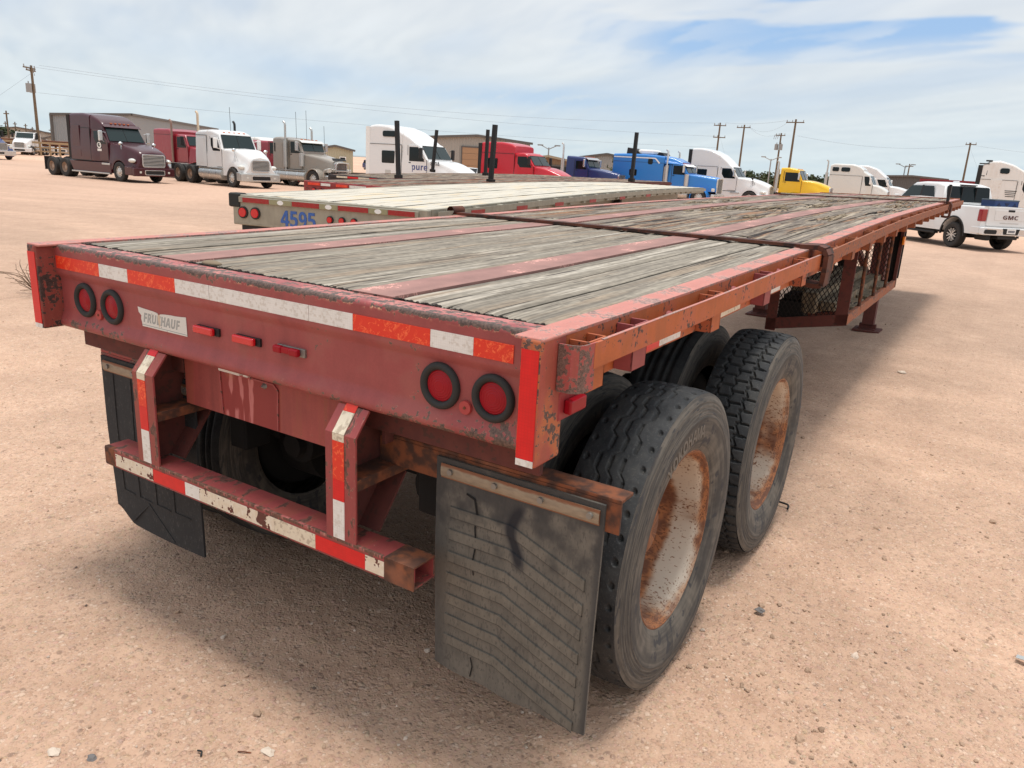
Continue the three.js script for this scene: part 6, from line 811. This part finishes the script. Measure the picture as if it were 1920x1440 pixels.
{
  const N = [-104.1, -66.0], e1 = [-0.75, 0.66], e2 = [-0.66, -0.75], at = (p, q) => [N[0] + e1[0] * p + e2[0] * q, N[1] + e1[1] * p + e2[1] * q], y0 = -0.4;
  const b = thing('metal_building', 'long grey corrugated metal building behind the maroon tractor', 'building', [0, 0, 0]);
  ribWall(at(10.2, 0), at(0, 0), 5.45, 6.0, y0, siding, b); ribWall(at(0, 0), at(0, 58), 6.0, 6.0, y0, siding, b); ribWall(at(0, 58), at(10.2, 58), 6.0, 5.45, y0, siding, b); ribWall(at(10.2, 58), at(10.2, 0), 5.45, 5.45, y0, siding, b);
  const rp = (p, q, h) => [at(p, q)[0], y0 + h, at(p, q)[1]]; const q4 = (A, B, C, D) => surf(1, 1, (u, v) => A.map((_, i) => lerp(lerp(A[i], B[i], u), lerp(D[i], C[i], u), v)));
  part('roof', [q4(rp(-0.3, -0.3, 6.12), rp(10.5, -0.3, 5.5), rp(10.5, 58.3, 5.5), rp(-0.3, 58.3, 6.12)), q4(rp(-0.3, -0.3, 5.9), rp(10.5, -0.3, 5.28), rp(10.5, 58.3, 5.28), rp(-0.3, 58.3, 5.9))], roofM, b);
  part('trim', [bar(rp(-0.15, -0.15, 6.02), rp(10.35, -0.15, 5.42), 0.3, 0.3), bar(rp(-0.15, -0.15, 6.02), rp(-0.15, 58.3, 6.02), 0.3, 0.3), bar(rp(10.25, -0.1, 0.2), rp(10.25, -0.1, 5.4), 0.3, 0.3, [1, 0, 0])], roofM, b);
}
function shed(name, label, c, yaw, w, d, he, hp, m, opts = {}) { // gabled building, gable towards local +z
  const b = thing(name, label, 'building', [c[0], -0.45, c[1]], yaw), h = w / 2;
  ribWall([-h, 0], [0, 0], he, hp, 0, m, b); ribWall([0, 0], [h, 0], hp, he, 0, m, b); ribWall([h, 0], [h, -d], he, he, 0, m, b); ribWall([-h, -d], [-h, 0], he, he, 0, m, b); ribWall([h, -d], [-h, -d], he, he, 0, m, b);
  const s = (x0, y0, x1, y1) => surf(1, 1, (u, v) => [lerp(x0, x1, u), lerp(y0, y1, u), lerp(0.3, -d - 0.3, v)]); part('roof', [s(-h - 0.3, he + 0.02, 0, hp + 0.1), s(0, hp + 0.1, h + 0.3, he + 0.02)], opts.roof ?? roofM, b); part('trim', [bar([-h - 0.3, he - 0.04, 0.3], [0, hp + 0.04, 0.3], 0.08, 0.24), bar([0, hp + 0.04, 0.3], [h + 0.3, he - 0.04, 0.3], 0.08, 0.24)], opts.roof ?? roofM, b);
  for (const [x0, x1, y1, dm] of opts.doors ?? []) { const dr = new THREE.Group(); dr.name = 'garage_door'; b.add(dr); const n = 6; for (let i = 0; i < n; i++) part('panel', bx(x0, x1, lerp(0, y1, i / n) + 0.02, lerp(0, y1, (i + 1) / n), 0.05, 0.1, 0.015), dm, dr); part('door_frame', [bx(x0 - 0.15, x0, 0, y1 + 0.15, 0.04, 0.14), bx(x1, x1 + 0.15, 0, y1 + 0.15, 0.04, 0.14), bx(x0, x1, y1, y1 + 0.15, 0.04, 0.14)], roofM, dr); }
  for (const [x0, x1, y0, y1] of opts.windows ?? []) { const f = part('window', bx(x0, x1, y0, y1, 0.03, 0.09), VM.white, b); part('pane', bx(x0 + 0.1, x1 - 0.1, y0 + 0.1, y1 - 0.1, 0.06, 0.1), VM.glass, f); }
  return b;
}
shed('metal_building', 'tan metal building with a wide brown garage door', [-50.6, -73.4], 0.66, 12, 24, 4.75, 5.2, tan, { doors: [[-1.6, 3.6, 3.9, mat({ color: srgb(168, 132, 100), roughness: 0.6 })]] });
shed('small_shed', 'small pale green shed behind the tan tractor', [-69.5, -70.4], 0.8, 4.2, 8, 2.9, 3.3, mat({ color: srgb(176, 172, 148), roughness: 0.7 }), { windows: [[0.5, 1.3, 1.6, 2.1]] });
shed('brown_shed', 'brown open fronted shed behind the navy tractor', [-42.4, -75.4], 0.55, 6.5, 9, 2.9, 3.4, mat({ color: srgb(136, 112, 88), roughness: 0.8 }), { doors: [[-2.6, -0.2, 2.4, VM.trim], [0.2, 2.6, 2.4, VM.trim]], roof: mat({ color: srgb(160, 148, 126), roughness: 0.7 }) });
shed('grey_warehouse', 'light grey warehouse end beside the blue box sleeper tractor', [-43.6, -92.5], 0.45, 7.5, 14, 3.7, 4.3, mat({ color: srgb(160, 160, 156), roughness: 0.7 }));
shed('dark_warehouse', 'long dark grey warehouse beyond the pickup', [-12.7, -136], 0.12, 9.5, 16, 3.9, 4.1, mat({ color: srgb(92, 90, 88), roughness: 0.8 }));
for (const [x, z, w, h, l] of [[-162.2, -80.3, 7, 3.0, 'distant brown house left of the utility pole'], [-180.8, -93.2, 11, 3.7, 'distant pale house beyond the fence, left of the grey building'], [-168.2, -88.8, 6, 2.6, 'low distant house at the corner of the grey building'], [-196, -96, 24, 4.3, 'distant long pale roofed building on the left horizon']]) { const b = shed('house', l, [x, z], 1.1, w, 9, h * 0.65, h, mat({ color: srgb(184, 174, 160), roughness: 0.9 }), { windows: [[-w * 0.3, -w * 0.1, 1, 2], [w * 0.1, w * 0.3, 1, 2]], roof: mat({ color: srgb(112, 104, 98), roughness: 0.9 }) }); }
// shipping containers
function container(x, z, yaw, label) { const c = thing('shipping_container', label, 'container', [x, groundY(x, z), z], yaw), m = mat({ color: srgb(128, 34, 44), roughness: 0.6 }); ribWall([-3, 0], [3, 0], 2.5, 2.5, 0.1, m, c, 'side_wall'); ribWall([3, 0], [3, -2.4], 2.5, 2.5, 0.1, m, c, 'end_wall'); ribWall([-3, -2.4], [-3, 0], 2.5, 2.5, 0.1, m, c, 'end_wall'); part('roof', bx(-3, 3, 2.56, 2.6, -2.4, 0), m, c); part('corner_post', [[-3, 0], [3, 0], [3, -2.4], [-3, -2.4]].map(([a, b]) => bx(a - 0.08, a + 0.08, 0, 2.62, b - 0.08, b + 0.08)), m, c); part('top_rail', bx(-3.05, 3.05, 2.5, 2.62, -0.02, 0.06), m, c); c.scale.y = 1.15; part('placard', [bx(-1.6, -1.2, 2.15, 2.4, 0.05, 0.055), bx(0.3, 1.0, 1.9, 2.0, 0.05, 0.055)], VM.white, c); }
container(-4.6, -97.0, 0.1, 'red shipping container nearer the dark warehouse'); container(1.2, -97.8, 0.08, 'red shipping container partly behind the white rounded roof tractor');
// ---------------------------------------------------------------- fence at the left
{
  const f = thing('wooden_fence', 'weathered pale wooden rail fence at the left edge of the yard', 'fence', [0, 0, 0]), A = [-104, -46.6], B = [-95.3, -52.2], m = mat({ color: srgb(168, 144, 112), roughness: 0.9 }), n = 9, p = (u, y) => [lerp(A[0], B[0], u), groundY(A[0], A[1]) + y, lerp(A[1], B[1], u)];
  for (let i = 0; i <= n; i++) part('post', bx(p(i / n, 0)[0] - 0.08, p(i / n, 0)[0] + 0.08, groundY(A[0], A[1]) - 0.1, groundY(A[0], A[1]) + 1.5, p(i / n, 0)[2] - 0.08, p(i / n, 0)[2] + 0.08), m, f);
  for (const [y, t] of [[1.5, 0.24], [0.95, 0.16], [0.5, 0.14]]) part('rail', bar(p(0, y), p(1, y), 0.1, t), m, f);
  const pr = thing('pipe_stack', 'stacked dark pipes and racks beyond the wooden fence', 'pipes', [0, 0, 0]); for (let i = 0; i < 6; i++) part('pipe', rod([-112 + i * 0.1, 0.9 + (i % 3) * 0.25, -50 - (i % 2) * 0.4], [-99.5 + i * 0.1, 0.9 + (i % 3) * 0.25, -57.6 - (i % 2) * 0.4], 0.12, 8), i % 2 ? VM.frame : M.brown, pr); for (let i = 0; i < 4; i++) part('rack_post', bx(-111 + i * 3.6, -110.8 + i * 3.6, -0.3, 0.85, -51 - i * 2.1, -50.8 - i * 2.1), VM.frame, pr);
}
// ---------------------------------------------------------------- utility poles, lamp posts, wires
const poleM = mat({ map: tex(64, 256, (i, j) => { const n = fbm(i / 5, j / 40, 4, 0, 0, 401); return mix3([92, 78, 62], [136, 118, 96], n); }), roughness: 0.95 }), insM = mat({ color: srgb(150, 150, 148), roughness: 0.4 });
function pole(x, z, h, yaw, o, label) {
  const p = thing('utility_pole', label, 'utility pole', [x, groundY(x, z), z], yaw); part('shaft', rod([0, -0.3, 0], [0, h, 0], 0.2, 10, 0.13), poleM, p);
  for (const [y, w, ox] of o.arms ?? [[h - 0.45, 1.25, 0]]) { part('crossarm', bx(ox - w, ox + w, y - 0.07, y + 0.07, 0.12, 0.24), poleM, p); for (const q of [-0.9, -0.3, 0.9]) part('insulator', [rod([ox + q * w, y + 0.07, 0.18], [ox + q * w, y + 0.34, 0.18], 0.06, 8)], insM, p); }
  if (o.can) for (const q of [-0.42, 0.42]) part('transformer', [rod([q, o.can - 0.75, 0.3], [q, o.can + 0.25, 0.3], 0.32, 16), rod([q, o.can + 0.25, 0.3], [q, o.can + 0.5, 0.3], 0.07, 8)], insM, p);
  if (o.cutouts) for (const q of [-1.1, -0.75, -0.4]) part('fuse_cutout', [rod([q, h - 0.75, 0.35], [q + 0.12, h - 0.25, 0.3], 0.05, 6), rod([q, h - 0.8, 0.3], [q - 0.1, h - 1.05, 0.3], 0.035, 6)], insM, p);
  return p;
}
pole(-100.3, -51.3, 10.3, -0.95, { arms: [[10.0, 1.3, 0.1], [9.75, 1.0, -0.2]], can: 8.0, cutouts: true }, 'wooden utility pole with two grey transformers at the far left');
pole(-42.6, -132.3, 10.95, 0.35, { arms: [[10.5, 1.0, 0], [8.6, 1.0, 0.1]] }, 'utility pole with two crossarms rising behind the curved white tractor');
pole(-39.4, -135.3, 10.9, -0.2, {}, 'leaning looking utility pole just left of the yellow tractor group, one crossarm');
pole(-35.3, -143.7, 10.2, -0.3, { can: 8.1, cutouts: true, arms: [[9.8, 0.9, 0]] }, 'shorter utility pole with transformers above the yellow tractor');
pole(-27.8, -121.6, 10.9, -0.15, { arms: [[10.45, 1.35, 0]] }, 'tallest utility pole right above the yellow tractor');
pole(-7.0, -157.6, 10.0, -0.4, { arms: [[9.7, 0.9, 0.2]] }, 'utility pole behind the pickup, left of the white rounded roof tractor');
[[-131.1, -62.8, 5.8, 'thin distant pole farthest left on the skyline'], [-187, -89.4, 5.2, 'second thin distant pole on the left skyline'], [-185.2, -90.5, 5.2, 'third thin distant pole on the left skyline'], [-194.2, -97.2, 5.1, 'fourth thin distant pole on the left skyline'], [-203.7, -103.5, 4.6, 'fifth thin distant pole, just left of the transformer pole'], [-157.4, -83.3, 4.1, 'short thin distant pole just right of the transformer pole'], [-17.1, -169.6, 6.5, 'thin distant pole right of the double lamp post near the dark warehouse']].forEach(([x, z, h, l]) => { const p = thing('thin_pole', l, 'pole', [x, groundY(x, z), z]); part('shaft', rod([0, 0, 0], [0, h, 0], 0.17, 7, 0.11), poleM, p); part('crossarm', bx(-0.7, 0.7, h - 0.5, h - 0.35, -0.08, 0.08), poleM, p); });
[[-49.9, -88.4, 4.6, 'double headed lamp post between the red and navy tractors'], [-31.3, -124.3, 5.3, 'double headed lamp post left of the yellow tractor'], [-15.1, -146.4, 5.5, 'double headed lamp post above the dark warehouse']].forEach(([x, z, h, l]) => { const p = thing('lamp_post', l, 'lamp post', [x, groundY(x, z), z], 0.2); part('shaft', rod([0, 0, 0], [0, h, 0], 0.12, 8, 0.08), insM, p); part('arm', [rod([-1, h + 0.25, 0], [0, h - 0.2, 0], 0.06, 6), rod([1, h + 0.25, 0], [0, h - 0.2, 0], 0.06, 6)], insM, p); part('lamp_head', [bx(-1.5, -0.8, h + 0.2, h + 0.36, -0.2, 0.2, 0.05)], insM, p); part('lamp_head', [bx(0.8, 1.5, h + 0.2, h + 0.36, -0.2, 0.2, 0.05)], insM, p); });
const wireM = mat({ color: srgb(130, 138, 146), roughness: 0.7 });
function wire(a, b, sag, label, r = 0.013) { const pts = []; for (let i = 0; i <= 12; i++) { const u = i / 12; pts.push([lerp(a[0], b[0], u), lerp(a[1], b[1], u) - sag * 4 * u * (1 - u), lerp(a[2], b[2], u)]); } solo('power_line', tube(pts, r, 40, 5), wireM, label, 'power line'); }
wire([-99.6, 10.1, -51.9], [-43.4, 10.5, -132], 1.6, 'highest power line from the transformer pole towards the right'); wire([-100.4, 9.9, -50.6], [-43.0, 8.4, -132.2], 1.2, 'second power line from the transformer pole towards the right'); wire([-99.9, 7.0, -51.6], [-42.8, 6.6, -132.2], 0.8, 'lowest power line from the transformer pole towards the right');
wire([-100.3, 9.2, -51.3], [-84, 0, -32], 0.05, 'guy wire slanting down left of the transformer pole'); wire([-41.8, 10.6, -132.3], [-29, 10.4, -121.6], 0.3, 'power line between the double crossarm pole and the tallest pole'); wire([-39, 10.5, -135.3], [-28.6, 10.4, -121.6], 1.3, 'sagging power line left of the tallest pole', 0.011); wire([-38.8, 10.4, -135.3], [-35.6, 9.8, -143.7], 1.0, 'short power line reaching the pole with transformers', 0.011); wire([-27.2, 8.3, -121.6], [-7.4, 9.4, -157.6], 1.0, 'power line from the tallest pole to the pole behind the pickup'); wire([-6.6, 9.5, -157.6], [30, 8.8, -150], 1.2, 'power line running off right from the pole behind the pickup'); wire([-7.0, 9.2, -157.4], [-3.0, 2.0, -153.5], 0.05, 'guy wire of the pole behind the pickup', 0.010); wire([-42.4, 8.6, -132.2], [-38.5, 0.0, -131.0], 0.05, 'guy wire of the double crossarm pole', 0.010);
// ---------------------------------------------------------------- trees, far scrub
const leafM = [mat({ color: new THREE.Color(0.055, 0.072, 0.032), roughness: 0.95, side: THREE.DoubleSide }), mat({ color: new THREE.Color(0.075, 0.09, 0.042), roughness: 0.95, side: THREE.DoubleSide })];
function crown(w, h, d, n, seed, leaf) { const r = rng(seed), gs = [], lobes = Array.from({ length: 6 }, () => [(r() - 0.5) * w * 0.8, h * (0.25 + 0.5 * r()), (r() - 0.5) * d * 0.8, 0.28 + 0.25 * r()]); for (let i = 0; i < n; i++) { const [lx, ly, lz, q] = lobes[i % 6], a = r() * 6.28, b = Math.acos(2 * r() - 1), k = Math.cbrt(r()), s = leaf * (0.6 + r()); const g = new THREE.PlaneGeometry(s, s * 0.7); g.rotateX(r() * 6.28); g.rotateY(r() * 6.28); g.translate(lx + Math.sin(b) * Math.cos(a) * k * w * q, Math.max(0.1, ly + Math.cos(b) * k * h * q * 0.8), lz + Math.sin(b) * Math.sin(a) * k * d * q); gs.push(g); } return merge(gs); }
const crowns = [crown(5, 3.6, 4, 700, 3, 0.42), crown(4, 4.2, 4, 700, 4, 0.42)], trunkG = merge([rod([0, -0.5, 0], [0.1, 1.6, 0], 0.2, 7, 0.14), rod([0.1, 1.4, 0], [0.9, 2.6, 0.3], 0.1, 6, 0.05), rod([0.1, 1.4, 0], [-0.8, 2.7, -0.2], 0.1, 6, 0.05)]);
[[-165.6, -78.2, 0.95, 'dark tree at the left edge of the horizon'], [-174.4, -84.9, 0.7, 'small dark tree beside the distant brown house'], [-176, -90.5, 0.6, 'low tree beyond the fence by the transformer pole'], [-98.8, -119.3, 0.7, 'round grey green tree between the tan tractor and the white high roofed one'], [-58.2, -205.3, 1.05, 'dark round tree right of the curved white tractor'], [-54.6, -207, 0.85, 'low dark tree just left of the yellow tractor'], [-51.6, -207.5, 0.8, 'low dark tree touching the yellow tractor from behind'], [-29.3, -235.2, 0.8, 'small tree above the dark warehouse'], [-23.1, -251.3, 0.9, 'first distant tree right of the dark warehouse'], [-14.1, -256.8, 0.95, 'second distant tree above the red containers'], [-8.7, -254, 1.0, 'distant tree next to the white rounded roof tractor'], [-38, -88.5, 0.9, 'bush beside the light grey warehouse']].forEach(([x, z, s, l], i) => { const t = thing('tree', l, 'tree', [x, groundY(x, z) - 0.1, z], i * 1.3); t.scale.setScalar(s); part('trunk', trunkG, poleM, t); const c = part('crown', crowns[i % 2], leafM[i % 2], t); c.position.y = 0.9; });
{ const gs = []; for (let i = 0; i < 7; i++) { const g = crown(6, 3.2, 4, 500, 30 + i, 0.5); g.translate(-46.5 + i * 3.2, -0.4, -186 - i * 0.7 + (i % 2) * 2); g.scale(1, 1, 1); gs.push(g); } const w = shadowed(new THREE.Mesh(merge(gs.map((g, i) => { const k = g.clone(); const p = k.attributes.position; for (let j = 0; j < p.count; j++) p.setY(j, p.getY(j) * 1.2); return k; })), leafM[0])); w.name = 'treeline'; w.userData = { label: 'dark far off line of trees behind the yellow tractor', category: 'treeline', kind: 'stuff' }; scene.add(w); }
// ---------------------------------------------------------------- parked cars far off
const carG = (() => { const van = loft([{ x: -2.3, w: 0.82, y0: 0.35, y1: 1.0, r: 0.12 }, { x: -2.2, w: 0.9, y0: 0.35, y1: 1.05, r: 0.12 }, { x: 1.2, w: 0.92, y0: 0.35, y1: 1.05, r: 0.12 }, { x: 2.2, w: 0.85, y0: 0.35, y1: 0.88, r: 0.15 }, { x: 2.35, w: 0.75, y0: 0.4, y1: 0.75, r: 0.12 }]), cab = loft([{ x: -2.15, w: 0.85, tw: 0.74, y0: 0.95, y1: 1.4, r: 0.12 }, { x: -1.9, w: 0.85, tw: 0.7, y0: 0.95, y1: 1.68, r: 0.12 }, { x: 0.3, w: 0.85, tw: 0.7, y0: 0.95, y1: 1.7, r: 0.12 }, { x: 1.25, w: 0.85, tw: 0.8, y0: 0.95, y1: 1.05, r: 0.05 }]); return { body: van, cab }; })();
function car(x, z, yaw, paint, label, s = 1) { const c = thing('parked_car', label, 'car', [x, groundY(x, z), z], yaw, 'cars parked far off'); c.scale.setScalar(s); part('body', [carG.body, carG.cab], paint, c); part('side_window', [ext([[-1.8, 1.1], [0.9, 1.1], [0.35, 1.58], [-1.7, 1.58]], 0.76, 0.86, 'xy'), ext([[-1.8, 1.1], [0.9, 1.1], [0.35, 1.58], [-1.7, 1.58]], -0.86, -0.76, 'xy')], VM.glass, c); part('windscreen', surf(4, 2, (u, v) => [lerp(0.42, 1.2, v) + 0.03, lerp(1.63, 1.1, v) + 0.03, (u - 0.5) * 1.4]), VM.glass, c); part('grille', bx(2.3, 2.38, 0.5, 0.72, -0.5, 0.5, 0.02), VM.trim, c); for (const a of [-1.4, 1.45]) for (const q of [1, -1]) truckWheel(c, a, q * 0.8, true, VM.rimAlu, 0.34); for (const q of [-0.7, 0.55]) part('headlamp', bx(2.25, 2.36, 0.62, 0.76, q, q + 0.16, 0.02), VM.lamp, c); }
car(-34.3, -49.3, -1.1, COL.white, 'white car facing the camera in front of the tan building'); car(-20.6, -74.8, -0.9, COL.white, 'white car nearest the yellow tractor, left of it'); car(-23.4, -87, 0.3, COL.white2, 'white car half hidden beside the curved white tractor'); car(-26.6, -97, -0.7, COL.cream, 'cream car farthest back between curved white and yellow tractors', 1.1); car(-14.9, -99, 0.1, COL.white, 'white van roof showing behind the yellow tractor', 1.15); car(-119.8, -57.6, -0.5, COL.white, 'white car leftmost of those beyond the fence'); car(-124.3, -62.3, 0.4, COL.navy, 'dark car beyond the fence, left of the transformer pole'); car(-117.6, -60, -0.9, COL.white2, 'white car beyond the fence just left of the transformer pole'); car(-107.5, -56.2, 0.2, COL.white, 'white car beyond the fence right of the transformer pole'); car(-130, -66, -0.6, COL.cream, 'pale car farthest back beyond the fence'); car(-88.6, -101, 0.3, COL.white, 'white car far off right of the tan tractor'); car(-94, -104, -0.4, COL.navy, 'dark car far off right of the tan tractor');
// ---------------------------------------------------------------- small things lying about
solo('bent_rod', tube([[1.14, 0.012, -2.785], [1.2, 0.016, -2.772], [1.243, 0.016, -2.763], [1.254, 0.014, -2.74], [1.255, 0.01, -2.715]], 0.006, 24), VM.trim, 'bent black rod lying on the dirt beside the forward wheel', 'rod');
{ const st = (x, z, s, m, l, q) => { const r = rng(q), g = new THREE.IcosahedronGeometry(s, 1), p = g.attributes.position, seen = new Map(); for (let i = 0; i < p.count; i++) { const k = [p.getX(i), p.getY(i), p.getZ(i)].map((v) => v.toFixed(4)).join(); if (!seen.has(k)) seen.set(k, 0.75 + 0.5 * r()); const f = seen.get(k); p.setXYZ(i, p.getX(i) * f * 1.4, p.getY(i) * f * 0.6, p.getZ(i) * f); } g.computeVertexNormals(); g.translate(x, s * 0.3, z); solo('stone', [boxUV(g)], m, l, 'stone'); };
  const grey = mat({ color: srgb(112, 108, 106), roughness: 0.9 }), pale = mat({ color: srgb(206, 190, 172), roughness: 0.95 });
  st(1.422, -1.552, 0.016, grey, 'small grey stone on the dirt right of the rear wheel', 1); st(0.403, 0.23, 0.016, pale, 'pale stone beside the straight twig at the bottom edge', 2); st(-0.103, 0.603, 0.016, pale, 'pale stone near the bottom left corner', 3); st(0.006, 0.55, 0.012, grey, 'dark stone near the bottom left corner, right of the pale one', 4); st(1.354, -6.926, 0.03, pale, 'pale rock on the dirt between the forward wheel and the landing leg', 5); }
solo('twig', tube([[0.334, 0.01, 0.286], [0.352, 0.012, 0.277], [0.37, 0.009, 0.265]], 0.002, 10), M.brown, 'thin straight twig on the dirt near the bottom edge', 'twig'); solo('twig', tube([[0.236, 0.012, 0.355], [0.252, 0.014, 0.352], [0.262, 0.01, 0.363]], 0.003, 10), VM.trim, 'short dark twig on the dirt left of the straight one', 'twig');
solo('metal_scrap', [bar([2.36, 0.008, -1.85], [2.42, 0.014, -1.84], 0.03, 0.003), bar([2.42, 0.014, -1.84], [2.46, 0.008, -1.87], 0.03, 0.003)], VM.alu, 'scrap of bright metal on the dirt at the right edge', 'scrap');
{ const r = rng(55), b = thing('dry_bush', 'dry leafless tumbleweed on the dirt left of the trailer corner', 'bush', [-7.6, 0.02, -3.2]), gs = []; for (let i = 0; i < 46; i++) { const a = r() * 6.28, k = 0.2 + 0.3 * r(), h = 0.05 + 0.32 * r(); gs.push(tube([[0, 0, 0], [0.5 * k * Math.cos(a), h * 0.8, 0.5 * k * Math.sin(a)], [k * Math.cos(a + 0.4), h, k * Math.sin(a + 0.4)]], 0.003, 6, 4)); } part('branches', gs, mat({ color: srgb(112, 92, 74), roughness: 1 }), b); }
renderer.render(scene, camera);
